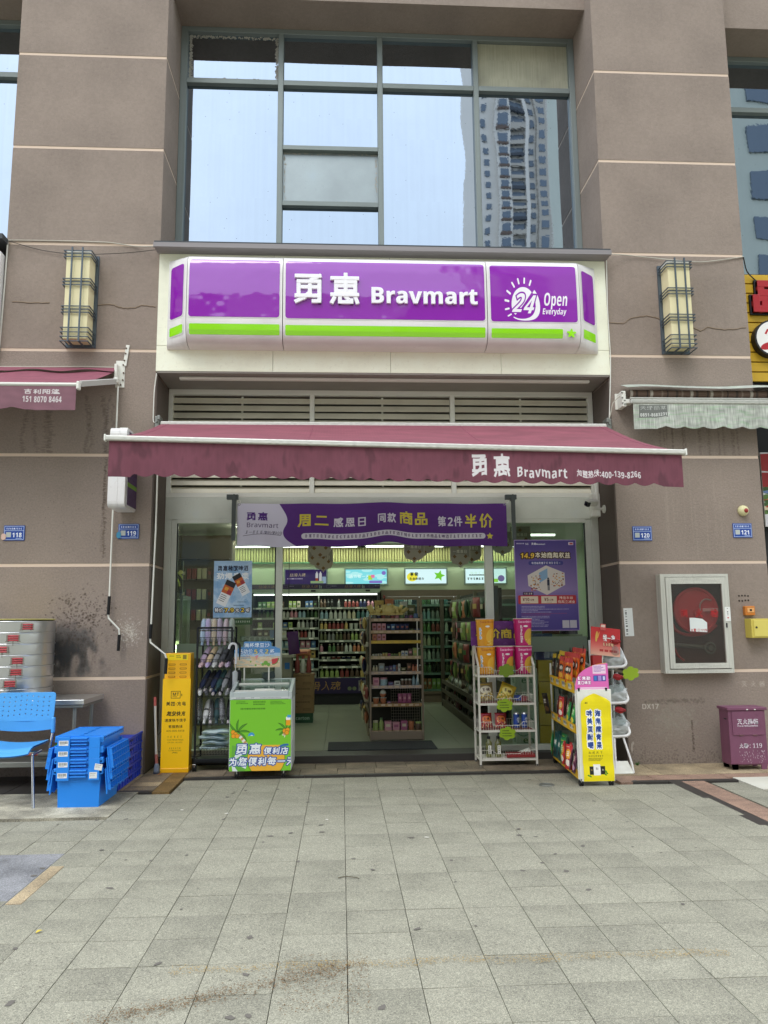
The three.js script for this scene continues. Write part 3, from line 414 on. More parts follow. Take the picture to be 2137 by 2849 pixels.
// ---------- the sign box ----------
{
  const sign = thing('shop_sign', 'long purple and white shop sign box with green stripe above the entrance', 'sign', [0, 0, 0.03]);
  const prof = [[4.485, 0.0], [4.484, 0.07], [4.49, 0.13], [4.51, 0.185], [4.55, 0.228], [4.62, 0.255], [4.72, 0.266], [5.05, 0.27], [5.30, 0.262], [5.40, 0.248], [5.455, 0.222], [5.49, 0.17], [5.50, 0.1], [5.50, 0.0]];
  const zAt = (y) => { for (let i = 1; i < prof.length; i++) if (y <= prof[i][0] && i > 1) { const [a, p] = prof[i - 1], [b, q] = prof[i]; return p + (q - p) * (y - a) / Math.max(1e-6, b - a); } return 0.1; };
  const xs = { L0: -1.9, L1: -1.655, R1: 2.632, R0: 2.89 };
  const depth = (x) => x < xs.L1 ? 0.14 + 0.86 * (x - xs.L0) / (xs.L1 - xs.L0) : x > xs.R1 ? 0.14 + 0.86 * (xs.R0 - x) / (xs.R0 - xs.R1) : 1;
  const shrink = (x) => x < xs.L1 ? (xs.L1 - x) / (xs.L1 - xs.L0) : x > xs.R1 ? (x - xs.R1) / (xs.R0 - xs.R1) : 0;
  const yAt = (y, x) => y;
  const module = (x0, x1) => { const P = [...prof, [5.5, 0.0], [4.485, 0.0]]; const n = prof.length - 1; return merge([grid(1, n, (u, v) => { const x = x0 + (x1 - x0) * u, p = prof[Math.round(v * n)]; return [x, p[0], p[1] * depth(x)]; }), ...[x0, x1].map((x) => new THREE.ShapeGeometry(polyShape(prof.map(([y, z]) => [z * depth(x), y]))).rotateY(-PI / 2).translate(x, 0, 0))]); };
  for (const [a, b] of [[xs.L0, xs.L1 - 0.003], [xs.L1 + 0.003, -0.633], [-0.625, 1.595], [1.603, xs.R1 - 0.003], [xs.R1 + 0.003, xs.R0]]) part(sign, 'sign_module', module(a, b), M.whiteGloss);
  const signBump = noiseTex(256, 1.3, (u, v) => { const n = 255 * fbm(u, v, 5, 3, 29); return [n, n, n]; }, false);
  const gloss = (c) => phy(c, 0.05, { ior: 1.8, bumpMap: signBump, bumpScale: 0.0045 });
  const purple = gloss(0x8a1ca8), green = gloss(0x94e612);
  const rounded = (x0, x1, y0, y1, r, off) => { const g = new THREE.ShapeGeometry(roundRect(0, 0, 1, 1, 0.0001)); const nx = 24, ny = 22; return grid(nx, ny, (u, v) => { v = 0.5 - 0.5 * Math.cos(PI * v); let y = y0 + (y1 - y0) * v; const e = Math.min(y - y0, y1 - y, r), cut = r - Math.sqrt(Math.max(0, r * r - (r - e) * (r - e))); const a = x0 + cut, b = x1 - cut, x = a + (b - a) * u; return [x, y, zAt(y) * depth(x) + off]; }); };
  const plate = (x0, x1, y0, y1, m, name, r = 0.03, uvm = true) => { const rim = part(sign, 'rim', rounded(x0 - 0.012, x1 + 0.012, y0 - 0.012, y1 + 0.012, r + 0.012, 0.0025), M.whiteGloss); const g = rounded(x0, x1, y0, y1, r, 0.006); return part(sign, name, uvm ? metric(g) : g, m); };
  plate(-1.63, -0.662, 4.762, 5.42, purple, 'purple_panel'); plate(-0.598, 1.572, 4.755, 5.415, purple, 'purple_panel');
  const logoTex = print(1024, 700, (c, w, h) => {
    c.fillStyle = '#8a1ca8'; c.fillRect(0, 0, w, h); const sx = w / 0.96, X = (x) => (x - 1.637) * sx, Y = (y) => (5.405 - y) * h / 0.655; c.fillStyle = '#f4f2f6'; c.strokeStyle = '#f4f2f6';
    const cx = X(2.0), cy = Y(4.99), R = 0.155 * sx;
    c.lineWidth = R * 0.11; c.lineCap = 'round'; for (let i = 0; i < 8; i++) { const a = PI * (0.82 + i * 0.115 + (i > 3 ? 0.02 : 0)); c.beginPath(); c.moveTo(cx + Math.cos(a) * R * 1.08, cy + Math.sin(a) * R * 1.08); c.lineTo(cx + Math.cos(a) * R * 1.32, cy + Math.sin(a) * R * 1.32); c.stroke(); }
    c.beginPath(); c.arc(cx, cy, R * 0.86, PI * 0.75, PI * 1.75); c.closePath(); c.fill(); // sun half
    c.beginPath(); c.arc(cx + R * 0.08, cy + R * 0.1, R * 1.1, -PI * 0.27, PI * 0.78); c.arc(cx - R * 0.12, cy - R * 0.02, R * 0.98, PI * 0.7, -PI * 0.2, true); c.closePath(); c.fill(); // moon half
    c.save(); c.font = `italic bold ${R * 1.35}px sans-serif`; c.transform(1, 0, -0.2, 1, cy * 0.2, 0); c.lineWidth = R * 0.16; c.strokeStyle = '#8a1ca8'; c.strokeText('2', cx - R * 0.82, cy + R * 0.42); c.fillStyle = '#f4f2f6'; c.fillText('2', cx - R * 0.82, cy + R * 0.42); c.strokeText('4', cx - R * 0.02, cy + R * 0.5); c.fillText('4', cx - R * 0.02, cy + R * 0.5); c.restore();
    c.save(); c.transform(1, 0, -0.16, 1, 0.16 * Y(4.98), 0); c.font = `bold ${0.135 * sx}px sans-serif`; const wo = c.measureText('Open').width; c.save(); c.translate(X(2.216), Y(4.985)); c.scale(0.272 * sx / wo, 1); c.fillText('Open', 0, 0); c.restore(); c.font = `bold ${0.078 * sx}px sans-serif`; const we = c.measureText('Everyday').width; c.translate(X(2.214), Y(4.905)); c.scale(0.266 * sx / we, 1); c.fillText('Everyday', 0, 0); c.restore();
  });
  const lm = gloss(0xffffff); lm.map = logoTex; lm.bumpMap = null; plate(1.637, 2.597, 4.75, 5.405, lm, 'purple_panel', 0.03, false);
  plate(-1.62, -0.66, 4.572, 4.685, green, 'green_stripe', 0.012); plate(-0.598, 1.572, 4.572, 4.68, green, 'green_stripe', 0.012); plate(1.64, 2.43, 4.572, 4.672, green, 'green_stripe', 0.012);
  plate(-1.868, -1.70, 4.79, 5.39, purple, 'purple_panel', 0.03); plate(-1.868, -1.70, 4.60, 4.695, green, 'green_stripe', 0.012); plate(2.675, 2.858, 4.79, 5.38, purple, 'purple_panel', 0.03); plate(2.675, 2.858, 4.59, 4.69, green, 'green_stripe', 0.012);
  const star = new THREE.Shape(); for (let i = 0; i < 40; i++) { const a = i / 40 * 2 * PI + 0.25, r = 0.04 + 0.014 * Math.cos(5 * (a - 0.25)); i ? star.lineTo(Math.cos(a) * r, Math.sin(a) * r) : star.moveTo(Math.cos(a) * r, Math.sin(a) * r); } part(sign, 'green_star', extr(star, 0.004), green, [2.522, 4.624, 0.264]);
  const white = phy(0xf2f1f4, 0.3); const z0 = 0.272;
  part(sign, 'raised_letter', solidWord('勇', 0.35, 0.128, 0.035), white, [-0.52, 4.918, z0]); part(sign, 'raised_letter', solidWord('惠', 0.355, 0.124, 0.035), white, [-0.137, 4.913, z0]);
  let x = 0.31; const word = 'Bravmart', geos = [...word].map((ch) => new TextGeometry(ch, { font: boldFont, size: 0.178, depth: 0.026, curveSegments: 5, bevelEnabled: true, bevelSize: 0.003, bevelThickness: 0.006, bevelSegments: 2 }));
  const adv = [...word].map((ch) => boldFont.data.glyphs[ch].ha * 0.178 / boldFont.data.resolution), total = adv.reduce((a, b) => a + b, 0), k = 1.185 / total;
  geos.forEach((g, i) => { g.scale(k, 1, 1); part(sign, 'raised_letter', g, white, [x, 4.932, z0 - 0.004]); x += adv[i] * k; });
}

// ---------- awnings ----------
const fabricTex = (seed, r, g, b, dirt, w = 1024, h = 512) => print(w, h, (c) => { const im = c.createImageData(w, h); for (let j = 0; j < h; j++) for (let i = 0; i < w; i++) { const a = perlin.noise(i * 0.012 + seed, j * 0.02, seed) + 0.5 * perlin.noise(i * 0.05, j * 0.04, seed + 3), rib = ((i % 6) < 2 ? 0.02 : 0), k = 1 + dirt * a + rib + 0.06 * (hash(i, j, seed) - 0.5), o = (j * w + i) * 4; im.data[o] = cl(r * k); im.data[o + 1] = cl(g * k); im.data[o + 2] = cl(b * k); im.data[o + 3] = 255; } c.putImageData(im, 0, 0); });
function valance(x0, x1, y0, y1, z, drop0, drop1, scal, ripple, tex, thick = 0.002) { // cloth strip from (x0,y0) to (x1,y1)
  const nu = Math.max(60, Math.round((x1 - x0) * 60)), L = x1 - x0;
  return grid(nu, 10, (u, v) => { const x = x0 + L * u, top = y0 + (y1 - y0) * u, d = drop0 + (drop1 - drop0) * u, wave = Math.abs(((x / scal) % 1 + 1) % 1 - 0.5) * 2, edge = x - x0 < scal * 1.2 || x1 - x < scal * 1.2; const bot = d + (edge ? 0.022 : 0.026 * Math.sin(wave * PI / 2) - 0.01); const q = 1 - v; return [x, top - bot * q, z + q * ripple * (Math.sin(x * 9 + 1) + 0.6 * Math.sin(x * 23))]; }, thick);
}
{
  const a = thing('awning', 'wide maroon retractable awning with white lettered valance over the entrance', 'awning');
  const topTex = fabricTex(3, 129, 69, 81, 0.1);
  const cloth = std(0xffffff, 0.8, 0, { map: topTex, side: THREE.DoubleSide });
  const rear = (u) => [-1.92 + 4.84 * u, 3.625, 0.11], frt = (u) => [-1.955 + 4.94 * u, 3.075 - 0.105 * u, 1.78];
  part(a, 'canopy', grid(60, 16, (u, v) => { const p = rear(u), q = frt(u), s = Math.sin(v * PI) * 0.03 * (1 + 0.3 * Math.sin(u * 20)); return [p[0] + (q[0] - p[0]) * v, p[1] + (q[1] - p[1]) * v - s, p[2] + (q[2] - p[2]) * v]; }, 0.002), cloth);
  for (const u of [0.335, 0.665, 0.985, 0.015]) part(a, 'canopy_seam', tube([0, 0.25, 0.5, 0.75, 1].map((v) => { const p = rear(u), q = frt(u), s = Math.sin(v * PI) * 0.03 * (1 + 0.3 * Math.sin(u * 20)); return [p[0] + (q[0] - p[0]) * v, p[1] + (q[1] - p[1]) * v - s + 0.003, p[2] + (q[2] - p[2]) * v]; }), 0.003, 20, 5), std(0x8a4a5c, 0.8));
  const barMat = std(0xdcdcd8, 0.4, 0.1, { map: streakMap });
  part(a, 'rear_bar', rb(4.86, 0.05, 0.05, 0.012, 0.5, 3.635, 0.09), barMat);
  part(a, 'front_bar', rb(5.0, 0.046, 0.045, 0.014, 0, 0, 0).rotateZ(-0.0212).translate(0.515, 3.013, 1.8), barMat);
  for (const [x, y] of [[-1.985, 3.066], [3.015, 2.96]]) part(a, 'bar_end_cap', rb(0.014, 0.06, 0.052, 0.006, x, y, 1.8), M.whitePaint);
  const tex = print(2048, 160, (c, w, h) => {
    const f = canvas(1024, 256, (k) => { const im = k.createImageData(1024, 256); for (let j = 0; j < 256; j++) for (let i = 0; i < 1024; i++) { const n = perlin.noise(i * 0.03, j * 0.006, 8) + 0.6 * perlin.noise(i * 0.13, j * 0.008, 2), m = 1 + 0.11 * n + ((i % 5) < 2 ? 0.015 : 0) + 0.05 * (hash(i, j, 1) - 0.5), d = 1 - 0.22 * Math.max(0, Math.min(1, (n - 0.15) * 2.2)), o = (j * 1024 + i) * 4; im.data[o] = cl(112 * m * d); im.data[o + 1] = cl(61 * m * d); im.data[o + 2] = cl(74 * m * d); im.data[o + 3] = 255; } k.putImageData(im, 0, 0); });
    c.drawImage(f, 0, 0, w, h); const sx = w / 4.94, X = (x) => (x + 1.955) * sx, col = '#d6d2d2', Ht = 0.302, Y = (y, x) => (3.05 - 0.02126 * (x + 1.955) - y) / Ht * h;
    const txt = (t, x0, x1, yt, yb, o = {}) => { const s = (yb - yt) / Ht * -h; const W = widthOf(t, 100, o), hh = (yt - yb) / Ht * h; write(c, t, X(x0), Y(yt, x0), hh, { color: col, ...o, narrow: (x1 - x0) * sx / (W * hh / 100) }); };
    txt('勇', 1.119, 1.287, 2.947, 2.738, { weight: 0.135 }); txt('惠', 1.309, 1.477, 2.943, 2.734, { weight: 0.12 }); txt('Bravmart', 1.513, 1.952, 2.832, 2.722, {}); txt('加盟热线:400-139-8266', 2.043, 2.601, 2.79, 2.722, { weight: 0.13, font: 'bold' });
  });
  part(a, 'valance', valance(-1.955, 2.985, 3.05, 2.945, 1.79, 0.292, 0.272, 0.165, 0.008), std(0xffffff, 0.82, 0, { map: tex, side: THREE.DoubleSide }));
  for (const [x, s] of [[-1.6, 1], [2.6, -1]]) { const y = x < 0 ? 3.04 : 2.95; part(a, 'folding_arm', [rod([x, 3.42, 0.14], [x + s * 0.55, 3.14, 0.95], 0.022), rod([x + s * 0.55, 3.14, 0.95], [x + s * 0.1, y - 0.05, 1.74], 0.018), sph(0.03, x + s * 0.55, 3.14, 0.95)], M.whitePaint); }
  for (const [x, s] of [[-1.97, 1], [2.965, -1]]) { part(a, 'bracket', [rb(0.05, 0.16, 0.12, 0.008, x, 3.64, 0.04), rb(0.03, 0.05, 0.14, 0.006, x + s * 0.02, 3.7, 0.05), cyl(0.012, 0.012, 0.02, 0, 0, 0, 10).rotateX(PI / 2).translate(x, 3.66, 0.1)], M.steelDull); }
}
{
  const a = thing('awning', 'faded maroon awning with white phone number beside the left wall lantern', 'awning');
  const cloth = std(0xffffff, 0.8, 0, { map: fabricTex(9, 132, 72, 86, 0.1), side: THREE.DoubleSide });
  part(a, 'canopy', grid(30, 12, (u, v) => { const xr = -2.44 + (-2.615 + 2.44) * v, x = -5.2 + (xr + 5.2) * u, y = 4.2 - 0.32 * v - 0.012 * Math.sin(v * PI) + (v < 0.12 ? 0.012 * Math.sin(x * 9) : 0), z = 0.1 + 0.59 * v; return [x, y, z]; }, 0.002), cloth);
  part(a, 'rear_flap', grid(40, 4, (u, v) => { const x = -5.2 + 2.76 * u; return [x, 4.275 - 0.07 * v + (v > 0.6 ? 0.012 * Math.sin(x * 11) : 0), 0.02 + 0.12 * v]; }, 0.002), cloth);
  part(a, 'flap_edge', tube([[-5.2, 4.28, 0.02], [-4, 4.275, 0.02], [-3.2, 4.28, 0.02], [-2.8, 4.285, 0.02], [-2.45, 4.28, 0.02]], 0.008, 40, 6), M.wire);
  part(a, 'front_bar', new THREE.CylinderGeometry(0.024, 0.024, 2.6, 12).rotateZ(PI / 2).translate(-3.9, 3.868, 0.7), std(0xcfcfca, 0.4, 0.2, { map: streakMap }));
  part(a, 'bar_end_cap', rb(0.03, 0.085, 0.07, 0.014, -2.605, 3.86, 0.7), M.whitePaint);
  part(a, 'folding_arm', barBox([-2.6, 3.895, 0.66], [-2.42, 4.1, 0.1], 0.03, 0.055), std(0xc9c9c5, 0.4, 0.2));
  const tex = print(1024, 128, (c, w, h) => { c.drawImage(canvas(1024, 128, (k) => { const im = k.createImageData(1024, 128); for (let j = 0; j < 128; j++) for (let i = 0; i < 1024; i++) { const n = perlin.noise(i * 0.02, j * 0.03, 18), m = 1 + 0.08 * n + 0.05 * (hash(i, j, 1) - 0.5), o = (j * 1024 + i) * 4; im.data[o] = cl(126 * m); im.data[o + 1] = cl(88 * m); im.data[o + 2] = cl(98 * m); im.data[o + 3] = 255; } k.putImageData(im, 0, 0); }), 0, 0); const X = (x) => (x + 5.2) / 2.58 * w; fitText(c, '吉利阳篷', X(-3.13), 16, X(-2.77) - X(-3.13), 26, { color: '#cfcac8', weight: 0.13 }); fitText(c, '151 8070 8464', X(-3.139), 50, X(-2.767) - X(-3.139), 38, { color: '#cfcac8' }); });
  part(a, 'valance', valance(-5.2, -2.62, 3.85, 3.85, 0.715, 0.222, 0.222, 0.34, 0.005), std(0xffffff, 0.82, 0, { map: tex, side: THREE.DoubleSide }));
  part(a, 'bracket', [bx(-2.45, -2.355, 4.06, 4.36, 0.0, 0.012), rb(0.03, 0.2, 0.09, 0.006, -2.43, 4.2, 0.05), rb(0.05, 0.06, 0.1, 0.01, -2.42, 4.11, 0.07)], M.whitePaint);
  part(a, 'bracket_tongue', rb(0.04, 0.24, 0.012, 0.006, 0, 0, 0).rotateZ(-0.12).translate(-2.345, 4.42, 0.012), M.whitePaint);
  const bolts = []; for (const [x, y] of [[-2.37, 4.31], [-2.365, 4.22], [-2.37, 4.14], [-2.39, 4.085], [-2.345, 4.5], [-2.35, 4.44], [-2.36, 4.36]]) bolts.push(new THREE.CylinderGeometry(0.009, 0.009, 0.012, 6).rotateX(PI / 2).translate(x, y, 0.02)); part(a, 'bolt', bolts, std(0x5a4636, 0.6, 0.5));
}
{
  const a = thing('awning', 'dirty grey retracted awning with scalloped edge below the right wall lantern', 'awning');
  const grime = (seed, stripes) => print(1024, 256, (c, w, h) => { const im = c.createImageData(w, h); for (let j = 0; j < h; j++) for (let i = 0; i < w; i++) { const n = perlin.noise(i * 0.03, j * 0.02, seed) + 0.5 * perlin.noise(i * 0.11, j * 0.01, seed), s = perlin.noise(i * 0.35, j * 0.008, seed + 4), m = 0.82 + 0.12 * n + stripes * 0.16 * s + 0.05 * (hash(i, j, 1) - 0.5), gr = perlin.noise(i * 0.02, j * 0.05, seed + 9) > 0.22 ? 0.93 : 1, o = (j * w + i) * 4; im.data[o] = cl(208 * m * gr); im.data[o + 1] = cl(212 * m); im.data[o + 2] = cl(200 * m * gr); im.data[o + 3] = 255; } c.putImageData(im, 0, 0); if (stripes > 0) { c.fillStyle = 'rgba(105,108,102,0.95)'; c.fillRect(18, 14, 96, 130); write(c, '天缘丽草', 22, 22, 42, { color: '#b9bbb5', weight: 0.07, narrow: 0.5 }); fitText(c, '0851-86832317', 22, 92, 90, 40, { color: '#d2d3cd' }); } });
  part(a, 'roller_cover', grid(40, 6, (u, v) => [3.14 + 3.5 * u, 4.125 - 0.085 * v + 0.01 * Math.sin(u * 17), 0.03 + 0.2 * v + 0.008 * Math.sin(u * 31)], 0.002), std(0xffffff, 0.8, 0, { map: grime(5, 0), side: THREE.DoubleSide }));
  const roll = print(512, 64, (c, w, h) => { c.fillStyle = '#6d584b'; c.fillRect(0, 0, w, h); for (let i = 0; i < 60; i++) { const x = i * 8.6; c.fillStyle = ['#3a3430', '#b9b2a6', '#4a4038', '#8a7a6c'][(i * 7) % 4]; if (i % 3) c.fillRect(x, 0, 2 + (i * 5) % 4, h); } });
  part(a, 'rolled_cloth', new THREE.CylinderGeometry(0.045, 0.045, 3.4, 16).rotateZ(PI / 2).translate(4.9, 4.0, 0.11), std(0xffffff, 0.8, 0, { map: (() => { roll.wrapS = roll.wrapT = THREE.RepeatWrapping; roll.rotation = PI / 2; return roll; })() }));
  part(a, 'front_bar', [rb(3.45, 0.05, 0.05, 0.014, 4.9, 3.885, 0.2), rb(3.45, 0.025, 0.035, 0.01, 4.9, 3.925, 0.19)], std(0xbfc0bb, 0.45, 0.2, { map: streakMap }));
  part(a, 'valance', valance(3.2, 6.6, 3.86, 3.86, 0.215, 0.262, 0.262, 0.215, 0.01), std(0xffffff, 0.85, 0, { map: grime(12, 1), side: THREE.DoubleSide }));
  part(a, 'bracket', [bx(3.075, 3.15, 3.85, 4.03, 0.0, 0.012), rb(0.05, 0.18, 0.15, 0.01, 3.12, 3.93, 0.09), rb(0.1, 0.05, 0.1, 0.01, 3.17, 3.9, 0.12)], M.whitePaint);
  const bolts = []; for (const [x, y] of [[3.1, 4.0], [3.1, 3.94], [3.125, 3.91], [3.1, 3.88], [3.125, 3.865]]) bolts.push(new THREE.CylinderGeometry(0.009, 0.009, 0.012, 6).rotateX(PI / 2).translate(x - 0.0, y, 0.17)); part(a, 'bolt', bolts, M.steelDull);
}
// crank rods
function crank(label, pts1, g1, pts2, g2) { const t = thing('awning_crank', label, 'crank rod'); part(t, 'rod', bent(pts1, 0.009), M.whitePaint); part(t, 'grip', rod(...g1, 0.016, 10), M.rubber); part(t, 'handle_bend', bent(pts2, 0.009), M.whitePaint); part(t, 'grip', rod(...g2, 0.016, 10), M.rubber); }
crank('white crank rod hanging from the left awning bracket beside plate 119', [[-2.4, 4.05, 0.08], [-2.4, 3.5, 0.08], [-2.405, 1.79, 0.06]], [[-2.405, 1.8, 0.06], [-2.41, 1.61, 0.06]], [[-2.41, 1.62, 0.06], [-2.405, 1.575, 0.06], [-2.29, 1.46, 0.07], [-2.285, 1.4, 0.07]], [[-2.285, 1.405, 0.07], [-2.29, 1.24, 0.07]]);
crank('white crank rod hanging at the left door reveal above the charging cabinet', [[-1.95, 3.56, 0.08], [-1.955, 2.5, 0.05], [-1.975, 1.5, 0.03]], [[-1.975, 1.51, 0.03], [-1.98, 1.36, 0.03]], [[-1.98, 1.37, 0.03], [-1.975, 1.32, 0.03], [-1.82, 1.2, 0.04], [-1.805, 1.15, 0.04]], [[-1.805, 1.16, 0.04], [-1.81, 1.0, 0.04]]);

// ---------- wall lanterns ----------
{
  const shadeMat = phy(0xf0e6b8, 0.55, { transmission: 0.1 }); M.lanternMetal = std(0x525d66, 0.5, 0.35);
  const L = thing('wall_lantern', 'tall cream wall lantern with grey bars left of the sign box', 'lantern', [-2.84, 4.5, 0], 0, 'wall lanterns beside the sign');
  part(L, 'back_plate', bx(-0.16, 0.16, 0, 1.06, 0.0, 0.02), M.lanternMetal);
  for (const [y0, y1] of [[0.03, 0.36], [0.365, 0.68], [0.685, 1.0]]) part(L, 'shade', rb(0.25, y1 - y0, 0.19, 0.004, 0, (y0 + y1) / 2, 0.118, 1), shadeMat);
  for (const yc of [0.045, 0.345, 0.655, 0.975]) for (const d of yc < 0.1 ? [-0.05, 0, 0.05, 0.1] : [-0.03, 0.005, 0.04]) part(L, 'cross_bar', [bx(-0.15, 0.15, yc + d, yc + d + 0.009, 0.225, 0.235), bx(-0.15, -0.14, yc + d, yc + d + 0.009, 0.02, 0.225), bx(0.14, 0.15, yc + d, yc + d + 0.009, 0.02, 0.225)], M.lanternMetal);
  for (const x of [-0.055, 0.055]) part(L, 'upright_bar', [bx(x - 0.008, x + 0.008, -0.01, 1.05, 0.241, 0.255), bx(x - 0.008, x + 0.008, -0.012, 0.002, 0.03, 0.241)], M.lanternMetal);
  part(L, 'top_cap', rb(0.25, 0.03, 0.19, 0.006, 0, 1.02, 0.118, 1), M.whitePaint);
  copyOf(L, [3.81, 4.5, 0], 0, 'tall cream wall lantern with grey bars right of the sign box');
}
// ---------- projecting sign ----------
{
  const s = thing('projecting_sign', 'white rounded projecting sign with purple face on the left pillar', 'sign', [-2.34, 2.68, 0]);
  const body = (w, x) => extr(roundRect(0, 0, 0.43, 0.82, 0.06), w, 0.004, 4).rotateY(-PI / 2).translate(x, 0, 0.03);
  part(s, 'casing', body(0.09, 0.085), M.whiteGloss); part(s, 'casing', body(0.065, 0.158), M.whiteGloss);
  const tex = print(256, 512, (c, w, h) => { c.fillStyle = '#3f1a5c'; c.fillRect(0, 0, w, h); c.fillStyle = '#6f9f2a'; c.save(); c.transform(1, 0.0, 0, 1, 0, 0); c.fillRect(0, h * 0.69, w, h * 0.06); c.restore(); write(c, '勇惠', 50, 120, 70, { color: '#cfc4da' }); write(c, 'Bravmart', 50, 210, 30, { color: '#cfc4da' }); });
  part(s, 'purple_face', cb(0.004, 0.76, 0.36, 0.168, 0.41, 0.23), [M.whiteGloss, M.whiteGloss, M.whiteGloss, M.whiteGloss, M.whiteGloss, M.whiteGloss].map((m, i) => i === 0 ? flat(tex, 0.25) : m));
  part(s, 'wall_bracket', rb(0.12, 0.1, 0.05, 0.01, 0.09, 0.4, 0.012), M.whitePaint); part(s, 'top_clamp', rb(0.09, 0.03, 0.2, 0.01, 0.08, 0.845, 0.2), M.whitePaint);
}
// ---------- shopfront ----------
const front = thing('shopfront', 'grey aluminium shopfront with louvres, glazed side panels and an open middle', 'shopfront');
{
  const z = -0.57, lou = sub(front, 'louvre');
  const bar = (x0, x1, y0, y1, d = 0.07, zz = z) => part(lou, 'louvre_frame', rb(x1 - x0, y1 - y0, d, 0.004, (x0 + x1) / 2, (y0 + y1) / 2, zz - d / 2, 1), M.whitePaint);
  const xs = [-2.004, -0.34, 1.32, 2.985]; bar(-2.004, 3.014, 4.165, 4.224); bar(-2.004, 3.014, 2.945, 2.995); for (const x of xs) bar(x === xs[0] ? x : x - 0.028, x === xs[0] ? x + 0.05 : x + 0.028, 2.995, 4.165);
  const sl = std(0xdcd8ca, 0.55, 0.05, { map: dustMap }); const variants = [0, 1, 2].map((i) => metric(new THREE.BoxGeometry(1.6, 0.082, 0.006).rotateX(-0.5), 1, i * 0.4, i * 0.3));
  for (let c = 0; c < 3; c++) { const xc = (xs[c] + xs[c + 1]) / 2 + (c ? 0 : 0.01); for (let i = 0; i < 13; i++) part(lou, 'slat', variants[i % 3], sl, [xc, 3.035 + i * 0.0885, z - 0.035], [0, 0, rr(-0.003, 0.003)]); for (const dx of [0.0]) part(lou, 'slat_stay', bx(xc - 0.012, xc + 0.012, 3.0, 4.16, z - 0.085, z - 0.075), M.whitePaint); }
  { const pm = std(0x77736b, 0.9); part(front, 'plenum_wall', bx(-2.1, 3.1, 3.1, 4.3, -1.75, -1.7), pm); part(front, 'plenum_wall', bx(-2.1, -2.04, 3.1, 4.3, -1.7, -0.85), pm); part(front, 'plenum_wall', bx(3.04, 3.1, 3.1, 4.3, -1.7, -0.85), pm); part(front, 'plenum_roof', bx(-2.1, 3.1, 4.3, 4.34, -1.75, -0.95), pm); part(front, 'vent_duct', [rb(4.6, 0.3, 0.3, 0.02, 0.5, 3.75, -1.4)], std(0x8d8f8e, 0.5, 0.4)); }
  // door frame
  const fr = (x0, x1, y0, y1, d = 0.1, zz = z, m = M.alu) => part(front, 'frame_bar', metric(rb(x1 - x0, y1 - y0, d, 0.005, (x0 + x1) / 2, (y0 + y1) / 2, zz - d / 2, 1)), m);
  fr(-2.004, 3.014, 2.69, 2.945, 0.12); fr(-2.004, -1.93, 0.075, 2.69); fr(-1.928, -1.87, 0.075, 2.69, 0.08, z - 0.01); fr(2.86, 2.925, 0.075, 2.69, 0.08, z - 0.01); fr(2.927, 3.014, 0.075, 2.69);
  fr(-0.742, -0.668, 0.075, 2.69, 0.08); fr(1.66, 1.75, 0.075, 2.69, 0.08); fr(-1.87, -0.742, 0.075, 0.137, 0.08); fr(1.75, 2.86, 0.075, 0.137, 0.08); fr(-1.87, -0.742, 2.645, 2.69, 0.06); fr(1.75, 2.86, 2.645, 2.69, 0.06);
  const gasket = (x0, x1, y0, y1) => part(front, 'gasket', bx(x0, x1, y0, y1, z - 0.062, z - 0.03), M.black); gasket(-1.87, -1.855, 0.137, 2.645); gasket(2.845, 2.86, 0.137, 2.645); gasket(-0.757, -0.742, 0.137, 2.645); gasket(1.75, 1.765, 0.137, 2.645);
  part(front, 'side_glass', bx(-1.856, -0.756, 0.138, 2.646, z - 0.05, z - 0.042), M.glass); part(front, 'side_glass', bx(1.764, 2.846, 0.138, 2.646, z - 0.05, z - 0.042), M.glass);
  // frosted manifestation band on the glass
  const frost = new THREE.MeshPhysicalMaterial({ color: 0x9fb09f, roughness: 0.8, transmission: 0.45, thickness: 0 }); part(front, 'frosted_band', bx(-1.84, -0.77, 1.13, 1.29, z - 0.041, z - 0.0395), frost); part(front, 'frosted_band', bx(1.78, 2.83, 1.16, 1.33, z - 0.041, z - 0.0395), frost);
  part(front, 'sill', metric(rb(5.02, 0.085, 0.36, 0.006, 0.505, 0.0325, -0.63, 1)), M.blackGranite);
  for (const x of [-1.21, 1.98]) { part(front, 'door_track_hanger', [rb(0.045, 0.5, 0.03, 0.004, x, 2.68, -0.44), rb(0.13, 0.055, 0.06, 0.004, x - 0.02, 2.93, -0.47), rb(0.02, 0.06, 0.14, 0.004, x, 2.93, -0.5)], M.aluDark); part(front, 'hook', new THREE.TorusGeometry(0.016, 0.004, 6, 12).translate(x + (x < 0 ? 0.055 : -0.07), 2.875, -0.44), M.whitePaint); }
}
